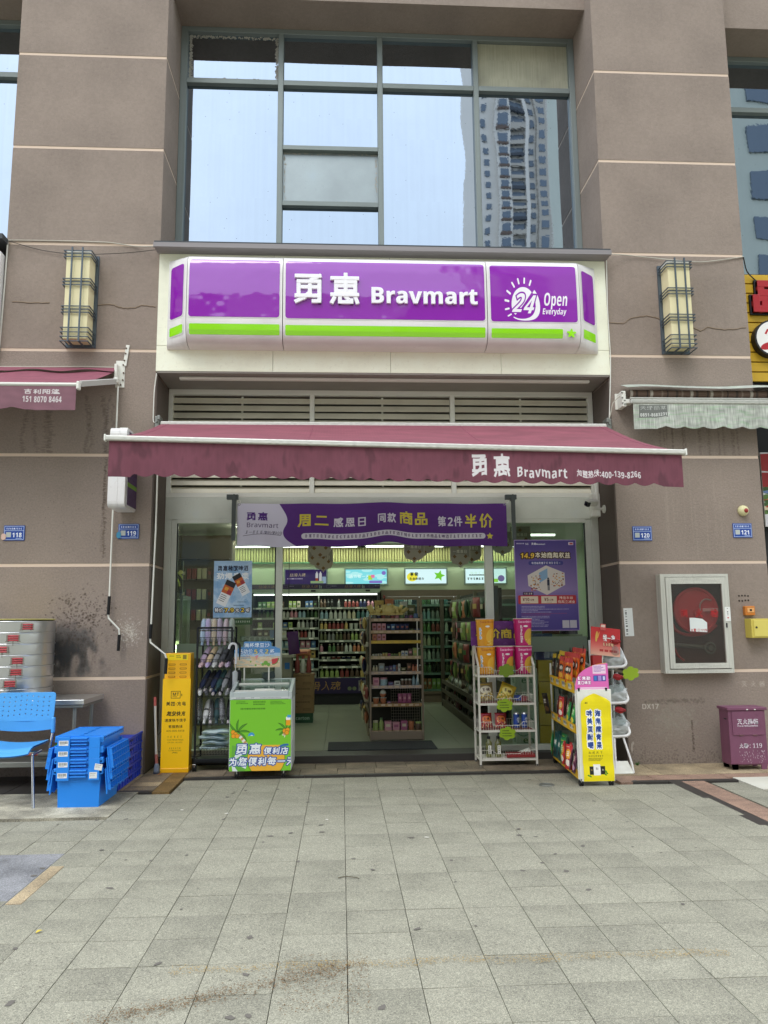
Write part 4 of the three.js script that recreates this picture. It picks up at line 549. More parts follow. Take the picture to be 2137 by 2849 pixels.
// ---------- banner ----------
{
  const b = thing('banner', 'purple promotional cloth banner with yellow and white lettering hung across the entrance', 'banner');
  const tex = print(2048, 330, (c, w, h) => {
    c.fillStyle = '#55257a'; c.fillRect(0, 0, w, h); const S = w / 3.05, X = (x) => (x + 1.165) * S, Y = (y) => (2.862 - y) / 0.49 * h;
    for (let i = 0; i < 900; i++) { c.globalAlpha = 0.05; c.fillStyle = i % 2 ? '#6d3a92' : '#421a60'; c.fillRect(rr(0, w), rr(0, h), rr(4, 60), rr(2, 20)); } c.globalAlpha = 1;
    c.fillStyle = '#d3cfe0'; c.beginPath(); c.moveTo(0, 0); c.lineTo(X(-0.70), 0); c.bezierCurveTo(X(-0.62), h * 0.25, X(-0.58), h * 0.36, X(-0.63), h * 0.52); c.bezierCurveTo(X(-0.7), h * 0.72, X(-0.62), h * 0.85, X(-0.5), h); c.lineTo(0, h); c.fill();
    fitText(c, '勇惠', X(-1.065), h * 0.2, S * 0.25, 64, { color: '#4b1c78', weight: 0.125 }); fitText(c, 'Bravmart', X(-1.065), h * 0.435, S * 0.36, 42, { color: '#3b2458', font: 'normal' }); write(c, '做一家有温度的便利店', X(-1.08), h * 0.635, 26, { color: '#3b3550', weight: 0.07, slant: 0.15, gap: 0.02, narrow: 1.05 }); c.strokeStyle = '#3b3550'; c.lineWidth = 3; c.beginPath(); c.moveTo(X(-1.1), h * 0.76); c.quadraticCurveTo(X(-0.85), h * 0.68, X(-0.68), h * 0.73); c.stroke();
    const Yl = '#d3c443', Wt = '#d6d2dc', t = (s, x0, x1, y0, hh, col, wt = 0.13) => fitText(c, s, X(x0), y0, (x1 - x0) * S, hh, { color: col, weight: wt });
    t('周二', -0.50, -0.12, h * 0.235, 104, Yl); t('感恩日', -0.095, 0.30, h * 0.32, 72, Wt); t('同款', 0.40, 0.63, h * 0.27, 78, Wt); t('商品', 0.655, 1.00, h * 0.2, 102, Yl); t('第2件', 1.09, 1.385, h * 0.3, 78, Wt); t('半价', 1.40, 1.735, h * 0.24, 108, Yl);
    c.fillStyle = Wt; c.beginPath(); c.roundRect(X(-0.45), h * 0.70, (2.09) * S, h * 0.135, h * 0.065); c.fill(); fitText(c, '烟草、槟榔、副食调料、低温乳制品、常温乳制品、白酒、特产礼盒、整件商品（啤酒、水饮、牛奶）除外', X(-0.41), h * 0.725, 2.02 * S, 27, { color: '#3d2557', weight: 0.1, gap: 0.2 });
    c.fillStyle = Yl; c.beginPath(); for (let i = 0; i < 10; i++) { const a = -PI / 2 + i * PI / 5, r = (i % 2 ? 0.5 : 1) * h * 0.085; c.lineTo(X(1.69) + Math.cos(a) * r, h * 0.77 + Math.sin(a) * r); } c.fill();
  });
  part(b, 'cloth', grid(90, 16, (u, v) => { const sag = 0.02 * Math.exp(-Math.pow((u - 0.55) / 0.1, 2)), lift = 0.055 * Math.exp(-Math.pow((u - 0.56) / 0.06, 2)) * (1 - v); return [-1.172 + 3.075 * u, 2.365 + 0.49 * v + (v) * sag * 0.6 + lift + 0.006 * Math.sin(u * 30) * (1 - v), -0.47 + 0.018 * Math.sin(u * 26 + v) + 0.012 * Math.sin(u * 61 + 2) * (1 - v) + 0.03 * Math.exp(-Math.pow((u - 0.56) / 0.05, 2))]; }, 0.0012), std(0xffffff, 0.7, 0, { map: tex, side: THREE.DoubleSide }));
  for (const [x, y] of [[-1.168, 2.857], [1.9, 2.857]]) part(b, 'grommet', new THREE.TorusGeometry(0.013, 0.004, 6, 14).translate(x + (x < 0 ? 0.015 : -0.015), y - 0.012, -0.455), M.chrome);
}
// ---------- posters on the glass ----------
const board = (w, h, d, tex, side = M.whitePaint, r = 0.45) => [new THREE.BoxGeometry(w, h, d), [side, side, side, side, flat(tex, r), side]];
const POSTZ = -0.6;
{
  const tex = print(512, 768, (c, w, h) => {
    c.fillStyle = '#a9c8e6'; c.fillRect(0, 0, w, h); for (let i = 0; i < 160; i++) { c.globalAlpha = 0.16; c.fillStyle = pick(['#d6e8f6', '#6f9fd0', '#86b4de', '#f2f8fc', '#4f86c0']); c.beginPath(); c.ellipse(rr(0, w), rr(h * 0.1, h), rr(20, 120), rr(10, 60), rr(0, 3), 0, 7); c.fill(); } c.globalAlpha = 1;
    fitText(c, '勇惠精酿啤酒', 50, 64, 415, 72, { color: '#17203e', weight: 0.13 }); fitText(c, '劲爆来袭', 38, 160, 440, 92, { color: '#f4f8fc', weight: 0.15 });
    for (const [x, y, s] of [[300, 200, 0.95], [235, 290, 1.1]]) { c.save(); c.translate(x, y); c.rotate(x > 250 ? -0.5 : 0.42); c.scale(s, s); c.fillStyle = '#1c1c22'; c.fillRect(-62, -10, 124, 66); c.fillStyle = '#c8602a'; c.fillRect(-62, 56, 124, 100); c.fillStyle = '#e0a53a'; c.fillRect(-40, 76, 44, 40); c.fillStyle = '#a8323a'; c.fillRect(4, 100, 50, 56); c.fillStyle = '#eceef2'; c.fillRect(-62, 156, 124, 150); c.fillStyle = '#22252c'; for (let i = 0; i < 4; i++) c.fillRect(-50, 180 + i * 24, 60 + 20 * hash(i, 2), 6); c.restore(); }
    tiny(c, 270, 600, 200, 16, '#27406a', 1, 3); tiny(c, 320, 555, 130, 12, '#27406a', 1, 5);
    let q = 20; for (const [s, col, hh, W, dy] of [['特价', '#fff', 56, 112, 0], ['7.9', '#ffd93a', 64, 134, -6], ['元', '#fff', 52, 60, 4], ['2', '#ffd93a', 64, 50, -6], ['听', '#fff', 56, 60, 0]]) { fitText(c, s, q, 640 + dy, W, hh, { color: col, weight: 0.13, outline: 9, outlineColor: '#101a3a' }); q += W + 14; } tiny(c, 280, 715, 190, 12, '#27406a', 1, 9);
  });
  const [g, m] = board(0.43, 0.64, 0.003, tex); single('poster', g, m, 'pale blue beer poster with two bottles on the left side glass', 'poster', [-1.227, 1.896, POSTZ]);
  const t2 = print(512, 64, (c, w, h) => { c.fillStyle = '#3b5a35'; c.fillRect(0, 0, w, h); c.fillStyle = '#dfe4dc'; c.fillRect(0, 0, w * 0.31, h); c.fillStyle = '#1f6a46'; c.beginPath(); c.arc(44, 32, 15, 0, 7); c.fill(); write(c, '贵州农商', 66, 20, 22, { color: '#3a5a45', weight: 0.09 }); write(c, '贵农商自己的家 会员农业最大家', 172, 20, 21, { color: '#d9dfcf', weight: 0.1 }); });
  const [g2, m2] = board(0.55, 0.066, 0.003, t2); single('sticker_strip', g2, m2, 'dark green lettered strip below the beer poster on the left glass', 'sticker', [-1.278, 1.528, POSTZ + 0.001]);
  const t3 = print(768, 1088, (c, w, h) => {
    const mix = ['#4c3a8c', '#6a58a6', '#8a78b8', '#7668ae', '#5a4aa0']; c.fillStyle = '#6c5ba8'; c.fillRect(0, 0, w, h); const gd = c.createLinearGradient(0, 0, 0, h); gd.addColorStop(0, '#4a3a88'); gd.addColorStop(0.55, '#9a84bc'); gd.addColorStop(0.72, '#6655a6'); gd.addColorStop(1, '#4f419a'); c.fillStyle = gd; c.fillRect(0, 0, w, h); c.strokeStyle = '#b7a2d8'; c.lineWidth = 8; c.strokeRect(4, 4, w - 8, h - 8);
    tiny(c, 30, 38, 90, 22, '#e8e2f2', 1, 2); write(c, '5G', 140, 36, 26, { color: '#e8e2f2' }); write(c, '勇惠', 215, 34, 28, { color: '#fff' }); write(c, 'Bravmart', 275, 42, 20, { color: '#fff' }); c.fillStyle = '#e8dfe8'; c.fillRect(672, 30, 60, 34); c.fillStyle = '#c8434c'; c.fillRect(686, 38, 40, 20);
    fitText(c, '14.9', 70, 152, 175, 72, { color: '#ffd24a', outline: 14, outlineColor: '#4a2c1a', slant: 0.1 }); fitText(c, '本地商超权益', 254, 150, 440, 72, { color: '#f3ead8', weight: 0.125, outline: 12, outlineColor: '#4a2c1a' });
    c.fillStyle = '#41408e'; c.beginPath(); c.roundRect(170, 256, 430, 50, 25); c.fill(); fitText(c, '电信&勇惠喊你来领券啦~', 205, 266, 360, 30, { color: '#e9e6f4', weight: 0.11 });
    // small store picture
    c.fillStyle = '#e3d9d2'; c.beginPath(); c.moveTo(385, 310); c.lineTo(610, 400); c.lineTo(612, 545); c.lineTo(385, 665); c.lineTo(160, 555); c.lineTo(155, 430); c.fill(); c.fillStyle = '#8fb4d8'; c.beginPath(); c.moveTo(295, 400); c.lineTo(400, 345); c.lineTo(400, 460); c.lineTo(300, 520); c.fill(); for (let i = 0; i < 90; i++) { c.fillStyle = pick(['#8a3a2a', '#c8602a', '#5a2a22', '#d8a04a', '#f0e0d0']); const q = rnd() < 0.5; c.fillRect(q ? rr(180, 300) : rr(440, 590), q ? rr(430, 610) : rr(400, 560), rr(8, 22), rr(6, 14)); } c.fillStyle = '#1c2340'; c.fillRect(392, 480, 30, 70); c.fillRect(396, 548, 10, 62); c.fillRect(410, 548, 10, 62); c.beginPath(); c.arc(406, 468, 11, 0, 7); c.fill();
    c.fillStyle = '#4a2f5c'; c.beginPath(); c.roundRect(90, 628, 130, 40, 10); c.fill(); write(c, '会员专享', 104, 636, 24, { color: '#f2e6d8' }); c.fillStyle = '#c8323c'; c.beginPath(); c.roundRect(30, 668, 710, 104, 14); c.fill(); c.fillStyle = '#f0dfc8'; c.fillRect(62, 680, 212, 84); c.fillRect(312, 680, 190, 84); for (const [x, s, e] of [[84, '¥10', '/2张'], [348, '¥5', '/2张']]) { const W = write(c, s, x, 694, 42, { color: '#8a2a2a' }); write(c, e, x + W + 4, 710, 24, { color: '#8a2a2a' }); tiny(c, x + 30, 748, 70, 8, '#8a5a4a', 1, x); } fitText(c, '微信本地', 532, 682, 170, 36, { color: '#f4e2d4' }); fitText(c, '商超立减金', 514, 728, 214, 36, { color: '#f4e2d4' });
    for (let i = 0; i < 15; i++) tiny(c, 66, 796 + i * 17, i > 8 ? 330 : 620 * (0.4 + 0.6 * hash(i, 3)), 13, i === 5 || i === 6 ? '#b04a78' : '#d8d0ec', 1, i); c.fillStyle = '#d6d2e0'; c.fillRect(560, 966, 84, 92); c.fillRect(652, 966, 84, 92);
  });
  const [g3, m3] = board(0.735, 1.05, 0.003, t3); single('poster', g3, m3, 'tall violet membership poster with red coupon band on the right side glass', 'poster', [2.378, 1.922, POSTZ]);
}
// ---------- wall fittings ----------
for (const [n, x, y, l] of [['118', -3.43, 2.47, 'blue house number plate 118 at the left edge'], ['119', -2.248, 2.485, 'blue house number plate 119 beside the projecting sign'], ['120', 3.302, 2.449, 'blue house number plate 120 right of the entrance'], ['121', 4.436, 2.48, 'blue house number plate 121 below the fire bell']]) {
  const tex = print(256, 192, (c, w, h) => { c.fillStyle = '#23489a'; c.fillRect(0, 0, w, h); c.strokeStyle = '#cfdcf2'; c.lineWidth = 5; c.strokeRect(9, 9, w - 18, h - 18); c.beginPath(); c.moveTo(10, 66); c.lineTo(w - 10, 66); c.stroke(); fitText(c, '黄河大道南段甲号附', 30, 26, 196, 26, { color: '#e6ecf6', weight: 0.15 }); c.fillStyle = '#b9beb8'; c.fillRect(28, 86, 62, 66); fitText(c, n, 104, 84, 122, 70, { color: '#f4f6fa' }); c.fillStyle = '#cfdcf2'; c.fillRect(150, 166, 76, 5); });
  const t = thing('number_plate', l, 'number plate', [x, y, 0], 0, 'blue house number plates'); part(t, 'plate', rb(0.218, 0.16, 0.008, 0.004, 0, 0, 0.006, 1), paint(0x23489a, 0.35)); part(t, 'print', new THREE.PlaneGeometry(0.212, 0.154).translate(0, 0, 0.0112), flat(tex, 0.35));
  if (n === '118') part(t, 'round_tag', [cyl(0.024, 0.024, 0.006, 0, 0, 0, 16).rotateX(PI / 2).translate(-0.105, -0.05, 0.012), cyl(0.024, 0.024, 0.0056, 0, 0, 0, 16).rotateX(PI / 2).translate(-0.105, -0.03, 0.012)], paint(0xd9b8a8, 0.5)); if (n === '119') part(t, 'round_tag', [cyl(0.024, 0.024, 0.006, 0, 0, 0, 16).rotateX(PI / 2).translate(-0.1, -0.05, 0.012), cyl(0.024, 0.024, 0.0056, 0, 0, 0, 16).rotateX(PI / 2).translate(-0.1, -0.03, 0.012)], paint(0x3f8fb4, 0.5));
}
{
  const t = thing('hose_cabinet', 'white framed fire hose cabinet with glass front on the right wall', 'hose cabinet', [3.425, 0.945, 0]); const w = 0.75, h = 1.05, chip = std(0xd6d6d0, 0.5, 0.15, { map: streakMap });
  const red = std(0xc8444a, 0.4), fb = 0.07, d = 0.12;
  part(t, 'outer_frame', [bx(0, 0.05, 0, h, 0, d), bx(w - 0.025, w, 0, h, 0, d), bx(0.05, w - 0.025, 0, 0.04, 0, d), bx(0.05, w - 0.025, h - 0.03, h, 0, d)], chip);
  const door = part(t, 'door_frame', [bx(0.055, 0.055 + fb * 0.8, 0.05, h - 0.035, d - 0.03, d + 0.008), bx(w - 0.03 - fb * 0.7, w - 0.03, 0.05, h - 0.035, d - 0.03, d + 0.008), bx(0.055 + fb * 0.8, w - 0.03 - fb * 0.7, 0.05, 0.05 + 0.055, d - 0.03, d + 0.008), bx(0.055 + fb * 0.8, w - 0.03 - fb * 0.7, h - 0.035 - 0.07, h - 0.035, d - 0.03, d + 0.008)], chip);
  part(t, 'cabinet_back', bx(0.05, w - 0.025, 0.04, h - 0.03, -0.0, 0.006), std(0x54403a, 0.8));
  part(t, 'hose_reel', [cyl(0.245, 0.245, 0.03, 0, 0, 0, 36).rotateX(PI / 2).translate(0.4, 0.66, 0.03), new THREE.TorusGeometry(0.235, 0.016, 8, 36).translate(0.4, 0.66, 0.06), cyl(0.06, 0.06, 0.025, 0, 0, 0, 18).rotateX(PI / 2).translate(0.43, 0.63, 0.055)], red);
  part(t, 'reel_handle', [rb(0.17, 0.035, 0.02, 0.006, 0.55, 0.665, 0.075)], std(0xd8b8b4, 0.5)); part(t, 'reel_pipe', tube([[0.44, 0.66, 0.075], [0.445, 0.73, 0.075], [0.5, 0.78, 0.075], [0.57, 0.77, 0.075]], 0.008, 16, 6), std(0xb0a8a0, 0.4, 0.5));
  part(t, 'hose', [tube([[0.12, 0.55, 0.05], [0.17, 0.45, 0.05], [0.3, 0.4, 0.05], [0.5, 0.42, 0.05], [0.62, 0.5, 0.05]], 0.018, 24, 8), tube([[0.14, 0.26, 0.05], [0.18, 0.18, 0.05], [0.24, 0.13, 0.05]], 0.012, 12, 6)], std(0xa02a2a, 0.5)); part(t, 'valve', [new THREE.TorusGeometry(0.055, 0.012, 8, 24).translate(0.53, 0.26, 0.06), cyl(0.03, 0.03, 0.03, 0, 0, 0, 12).rotateX(PI / 2).translate(0.53, 0.26, 0.05), rod([0.1, 0.3, 0.04], [0.5, 0.27, 0.04], 0.02)], std(0x5f6a5c, 0.5, 0.3));
  part(t, 'glass', bx(0.1, w - 0.07, 0.09, h - 0.09, d - 0.014, d - 0.01), new THREE.MeshPhysicalMaterial({ color: 0xe2d9d7, roughness: 0.09, transmission: 1, thickness: 0, ior: 1.5 }));
  const letter = std(0xb02024, 0.5); ['消', '火', '栓'].forEach((ch, i) => part(t, 'red_letter', solidWord(ch, 0.085, 0.1, 0.002), letter, [0.2 + i * 0.165, 0.59, d - 0.009]));
  const note = print(256, 200, (c, W, H) => { c.fillStyle = '#dde2df'; c.fillRect(0, 0, W, H); c.fillStyle = '#b04a50'; c.fillRect(0, 0, 150, 10); fitText(c, '火警', 4, 150, 90, 40, { color: '#b0282e', weight: 0.14 }); fitText(c, '119', 158, 150, 90, 40, { color: '#b0282e' }); c.strokeStyle = '#b0282e'; c.lineWidth = 5; c.beginPath(); c.arc(128, 172, 16, 0, 7); c.stroke(); }); const ng = extr(polyShape([[0, 0], [0.185, -0.012], [0.19, 0.09], [0.14, 0.13], [0, 0.15]]), 0.001); { const p = ng.attributes.position, uv = ng.attributes.uv; for (let i = 0; i < p.count; i++) uv.setXY(i, Math.max(0, Math.min(1, p.getX(i) / 0.19)), Math.max(0, Math.min(1, (p.getY(i) + 0.012) / 0.16))); } part(t, 'torn_notice', ng, flat(note, 0.7), [0.3, 0.44, d - 0.0095]);
  const card = print(64, 192, (c, W, H) => { c.fillStyle = '#e9e9e4'; c.fillRect(0, 0, W, H); c.fillStyle = '#2b2b2b'; [20, 60, 85, 105].forEach((y, i) => c.fillRect(26, y, 12, i === 1 ? 14 : 7)); c.fillStyle = '#c84a50'; c.fillRect(24, 140, 18, 16); }); part(t, 'inspection_card', cb(0.06, 0.15, 0.002, w - 0.035, 0.62, d + 0.0095), [chip, chip, chip, chip, flat(card, 0.6), chip]); part(t, 'latch', rb(0.014, 0.05, 0.012, 0.004, w - 0.055, 0.5, d + 0.012), M.black);
}
{
  const t = thing('fire_call_point', 'orange fire call point on the wall above the yellow box', 'call point', [4.432, 1.599, 0]); part(t, 'housing', rb(0.113, 0.1, 0.05, 0.008, 0, 0, 0.026), paint(0xc4762a, 0.45)); part(t, 'window', rb(0.075, 0.05, 0.004, 0.002, 0.006, 0.006, 0.0525, 1), paint(0xe0a668, 0.35)); part(t, 'symbol', [bx(-0.006, 0.018, -0.004, 0.016, 0.0545, 0.0555)], M.black);
  const u = thing('junction_box', 'pale yellow metal box on the right wall', 'metal box', [4.51, 1.41, 0]); part(u, 'box', rb(0.25, 0.205, 0.14, 0.006, 0, 0, 0.07), paint(0xcdbb55, 0.5)); part(u, 'lid', rb(0.21, 0.175, 0.008, 0.003, 0.005, 0, 0.144, 1), paint(0xd8c865, 0.45)); part(u, 'keyhole', cyl(0.011, 0.011, 0.004, 0, 0, 0, 12).rotateX(PI / 2).translate(-0.075, 0.01, 0.149), M.black);
  const s = thing('fire_bell', 'round cream alarm lamp with red centre above plate 121', 'alarm', [4.454, 2.7, 0]); part(s, 'base', lathe([[0, 0], [0.058, 0], [0.06, 0.02], [0.052, 0.045], [0.03, 0.062], [0, 0.066]], 28).rotateX(PI / 2), paint(0xd9d1a0, 0.45)); part(s, 'red_lamp', sph(0.026, 0.012, -0.004, 0.058, 16), phy(0x9a2c28, 0.25));
  const holes = []; for (let r = 0; r < 2; r++) for (let i = 0; i < 4; i++) if (!(r && i === 0 && false)) holes.push(cyl(0.011, 0.009, 0.003, 0, 0, 0, 8).rotateX(PI / 2).translate(4.345 + i * 0.034, 1.71 + r * 0.05 + rr(-0.004, 0.004), 0.001)); { const hm = std(0x3a312b, 0.95); holes.forEach((q) => part(building, 'drill_hole', q, hm)); }
  const bc = print(96, 256, (c, W, H) => { c.fillStyle = '#e6e7e4'; c.fillRect(0, 0, W, H); c.fillStyle = '#1c1c1c'; for (const [y, h2] of [[22, 5], [38, 12], [58, 5], [76, 5], [102, 5], [118, 6], [136, 6], [158, 12], [192, 12], [210, 5], [232, 8]]) c.fillRect(14, y, 20, h2); c.strokeStyle = '#c9cbc8'; for (let y = 0; y < H; y += 7) { c.beginPath(); for (let x = 44; x < W; x += 6) c.lineTo(x, y + ((x / 6) % 2) * 3); c.stroke(); } });
  const [g, m] = board(0.098, 0.3, 0.003, bc, M.whitePaint, 0.7); const o = single('water_gauge_strip', g, m, 'white paper strip with black marks on the wall left of the hose cabinet', 'paper strip', [3.1, 1.487, 0.0025]); o.rotation.z = 0.02;
}
{ // cctv camera with its junction box
  const t = thing('security_camera', 'white bullet security camera at the right end of the shopfront', 'camera', [0, 0, 0]);
  part(t, 'junction_box', rb(0.1, 0.27, 0.09, 0.006, 2.965, 2.84, -0.52), M.whitePaint); part(t, 'conduit', rod([2.985, 2.9, -0.5], [2.985, 3.4, -0.5], 0.03, 12), M.whitePaint); part(t, 'wall_plate', cyl(0.048, 0.045, 0.014, 0, 0, 0, 18).rotateZ(PI / 2).translate(3.012, 2.77, -0.33), M.whitePaint); part(t, 'arm', [rod([3.0, 2.77, -0.33], [2.9, 2.775, -0.33], 0.016, 10), sph(0.024, 2.89, 2.78, -0.33), rod([2.89, 2.78, -0.33], [2.885, 2.815, -0.33], 0.01)], M.whitePaint);
  const b = sub(t, 'camera_body'); b.position.set(2.87, 2.835, -0.32); b.rotation.set(0.25, -1.0, -0.35); part(b, 'housing', rb(0.065, 0.06, 0.14, 0.014, 0, 0, 0), M.whitePaint); part(b, 'lens_hood', rb(0.063, 0.058, 0.05, 0.014, 0, -0.002, 0.085), M.black); part(b, 'lens', cyl(0.018, 0.018, 0.006, 0, 0, 0, 14).rotateX(PI / 2).translate(0, -0.006, 0.108), phy(0x0a0c14, 0.05)); part(b, 'sun_shield', rb(0.072, 0.006, 0.2, 0.003, 0, 0.035, 0.02, 1), M.whitePaint);
  const w = (pts, l, r = 0.006, m = M.wire) => single('cable', tube(pts, r, 50, 6, 0.4), m, l, 'cable');
  w([[-3.7, 5.735, 0.012], [-3.1, 5.74, 0.01], [-2.6, 5.73, 0.012], [-2.3, 5.69, 0.015], [-2.04, 5.64, 0.12]], 'pale cable running along the left pillar joint to the ledge'); w([[-3.7, 5.73, 0.02], [-3.3, 5.62, 0.02], [-2.9, 5.575, 0.03], [-2.4, 5.585, 0.06], [-2.04, 5.61, 0.1]], 'thin dark cable sagging across the left pillar behind the lantern', 0.004, std(0x4b463f, 0.7)); w([[-3.685, 5.74, 0.012], [-3.69, 5.2, 0.01], [-3.7, 4.6, 0.012], [-3.71, 4.3, 0.02]], 'pale cable dropping down the left edge of the left pillar', 0.009, std(0xcfccc2, 0.6));
  w([[3.05, 5.64, 0.13], [3.3, 5.68, 0.03], [3.8, 5.64, 0.02], [4.2, 5.62, 0.02], [4.69, 5.695, 0.01]], 'pale cable crossing the top of the right lantern'); w([[4.69, 5.69, 0.01], [4.85, 5.6, -0.2], [5.1, 5.48, -0.3], [5.4, 5.4, -0.3]], 'dark cable leading from the right pillar edge to the yellow neighbour sign', 0.007, std(0x2c2c2c, 0.7)); w([[3.045, 5.6, 0.05], [3.03, 5.0, 0.045], [3.035, 4.4, 0.04], [2.98, 3.72, 0.06]], 'thin white cable down the right edge of the cream cladding', 0.006, M.whitePaint); w([[3.1, 3.98, 0.12], [3.02, 3.9, 0.1], [2.99, 3.78, 0.08], [2.95, 3.66, 0.08]], 'pale cable looping from the grey awning bracket', 0.006); w([[-2.01, 4.22, 0.02], [-2.03, 4.0, 0.012], [-2.03, 3.7, 0.012], [-2.0, 3.66, 0.05]], 'white cable beside the left end of the louvres', 0.006, M.whitePaint);
}
// ---------- neighbours at both edges ----------
{
  const t = thing('neighbour_sign', 'yellow slatted sign board with red letter block at the right edge', 'sign', [0, 0, -0.28]); const ye = paint(0xcda628, 0.5); for (let i = 0; i < 11; i++) part(t, 'yellow_slat', rb(3.0, 0.108, 0.03, 0.004, 6.2, 4.28 + i * 0.122 + 0.055, 0, 1), ye); part(t, 'slat_backing', bx(4.7, 7.7, 4.27, 5.63, -0.05, -0.02), M.black);
  const red = std(0xa8202a, 0.35); part(t, 'red_letter', solidWord('品', 0.42, 0.2, 0.06), red, [4.86, 5.11, 0.03]); part(t, 'letter_back', solidWord('品', 0.46, 0.26, 0.03), M.black, [4.84, 5.09, 0.018]);
  const disc = print(256, 256, (c, w, h) => { c.fillStyle = '#eceae6'; c.fillRect(0, 0, w, h); write(c, '小', 60, 40, 90, { color: '#b0202a', weight: 0.16 }); c.fillStyle = '#b0202a'; c.beginPath(); c.ellipse(80, 190, 55, 26, -0.3, 0, 7); c.fill(); }); part(t, 'round_rim', cyl(0.225, 0.225, 0.09, 0, 0, 0, 36).rotateX(PI / 2).translate(5.08, 4.78, 0.02), M.black); part(t, 'round_face', new THREE.CircleGeometry(0.205, 36).translate(5.08, 4.78, 0.112), flat(disc, 0.35));
  const pt = print(256, 512, (c, w, h) => { c.fillStyle = '#d2d2d4'; c.fillRect(0, 0, w, h); c.fillStyle = '#9c2326'; c.beginPath(); c.ellipse(20, 70, 60, 62, 0, 0, 7); c.fill(); c.fillRect(0, 140, 200, 100); c.fillStyle = '#e2dcd8'; c.fillRect(14, 170, 50, 30); for (let i = 0; i < 260; i++) { c.fillStyle = pick(['#5a7a3a', '#c86a3a', '#a8402a', '#d8c8a8', '#6a7fae', '#3a5a2a']); c.beginPath(); c.ellipse(rr(0, w), rr(240, 420), rr(6, 22), rr(5, 14), rr(0, 3), 0, 7); c.fill(); } write(c, '花', 8, 420, 60, { color: '#a8202a', outline: 6, outlineColor: '#fff' }); });
  const [g, m] = board(1.5, 0.87, 0.02, pt); single('food_poster', g, m, 'food poster board with red print at the right edge', 'poster', [5.625, 2.995, -0.3]);
  const n = thing('neighbour_doorway', 'dark neighbouring shop front beyond the right pillar', 'shopfront', [0, 0, 0]); part(n, 'door_panel', bx(4.69, 8, 0, 4.2, -0.6, -0.45), std(0x17181a, 0.5)); part(n, 'door_jamb', bx(4.70, 4.78, 0, 4.2, -0.44, -0.36), M.aluDark);
  const l = thing('neighbour_sign_box', 'white edge of a neighbouring sign box at the left edge', 'sign', [0, 0, 0]); part(l, 'casing', rb(2.2, 1.15, 0.22, 0.03, -4.81, 5.0, 0.0), M.whiteGloss); part(l, 'top_flashing', bx(-5.9, -3.68, 5.68, 5.74, -0.7, 0.16), M.ledgeDark); part(l, 'junction', rb(0.06, 0.05, 0.06, 0.01, -3.74, 5.72, 0.02), M.whitePaint);
}
// ---------- buildings across the plaza: mirrored in the glass and the sign ----------
{
  const wallA = std(0xded8ce, 0.85), wallB = std(0xb9b2a6, 0.85), winM = std(0x667380, 0.2, 0.1), sillM = std(0x6b5a50, 0.8), railM = std(0x3a4048, 0.6);
  const t = thing('residential_tower', 'tall residential tower across the plaza mirrored in the upper right window', 'tower', [38, 0, 160]); const H = 150, F = 3, zf = -7;
  part(t, 'wall', bx(-6.5, 15, 0, H, zf, 14), wallA); part(t, 'bay', bx(-2.4, 0.4, 0, H, zf - 1.2, zf - 0.01), wallA); part(t, 'bay', bx(6.4, 9.2, 0, H, zf - 1.6, zf - 0.01), wallB); part(t, 'pier', bx(3.6, 4.4, 0, H, zf - 1.4, zf - 0.01), wallA);
  const gWin = cb(1.7, 1.7, 0.3), gSill = cb(2.2, 0.5, 0.6), gBal = cb(3.0, 2.1, 0.4), gRail = cb(3.2, 0.9, 0.3), gSm = cb(1.1, 1.5, 0.3);
  for (let f = 16; f < 50; f++) { const y = f * F + 1.6; part(t, 'window', gWin, winM, [-1, y, zf - 1.15]); part(t, 'window', gSill, sillM, [-1, y - 1.3, zf - 1.2]); part(t, 'balcony', gBal, winM, [2.0, y, zf - 0.1]); part(t, 'balcony', gRail, f % 3 ? wallB : railM, [2.0, y - 1.1, zf - 1.2]); part(t, 'window', gSm, winM, [5.4, y, zf - 0.1]); part(t, 'window', gWin, winM, [7.8, y, zf - 1.55]); part(t, 'window', gSm, winM, [-4.6, y, zf - 0.1]); }
  const b = thing('office_block', 'pale block across the plaza mirrored in the far right window', 'building', [30, 0, 40]); part(b, 'wall', bx(-13, 26, 0, 60, -6, 8), std(0xc3c8bb, 0.85)); for (let f = 5; f < 18; f++) for (let k = 0; k < 5; k++) part(b, 'window', cb(2.3, 1.75, 0.2), winM, [-3.2 + k * 4.4, f * 3.0 + 1.6, -6.02]);
  const r = thing('shop_row', 'low row of shops across the plaza mirrored as the dark wavy band in the sign', 'building', [-8, 0, 46]); const hts = [22.9, 23.7, 22.6, 23.3, 24.0, 23.1]; hts.forEach((h, i) => part(r, 'wall', bx(-34 + i * 11.5, -22.6 + i * 11.5, 0, h, -3, 8), i % 2 ? wallB : std(0x857c72, 0.9))); for (let i = 0; i < 6; i++) for (let f = 0; f < 5; f++) for (let k = 0; k < 3; k++) part(r, 'window', cb(2.0, 1.6, 0.2), winM, [-32 + i * 11.5 + k * 3.6, 3 + f * 3.2, -3.02]);
}
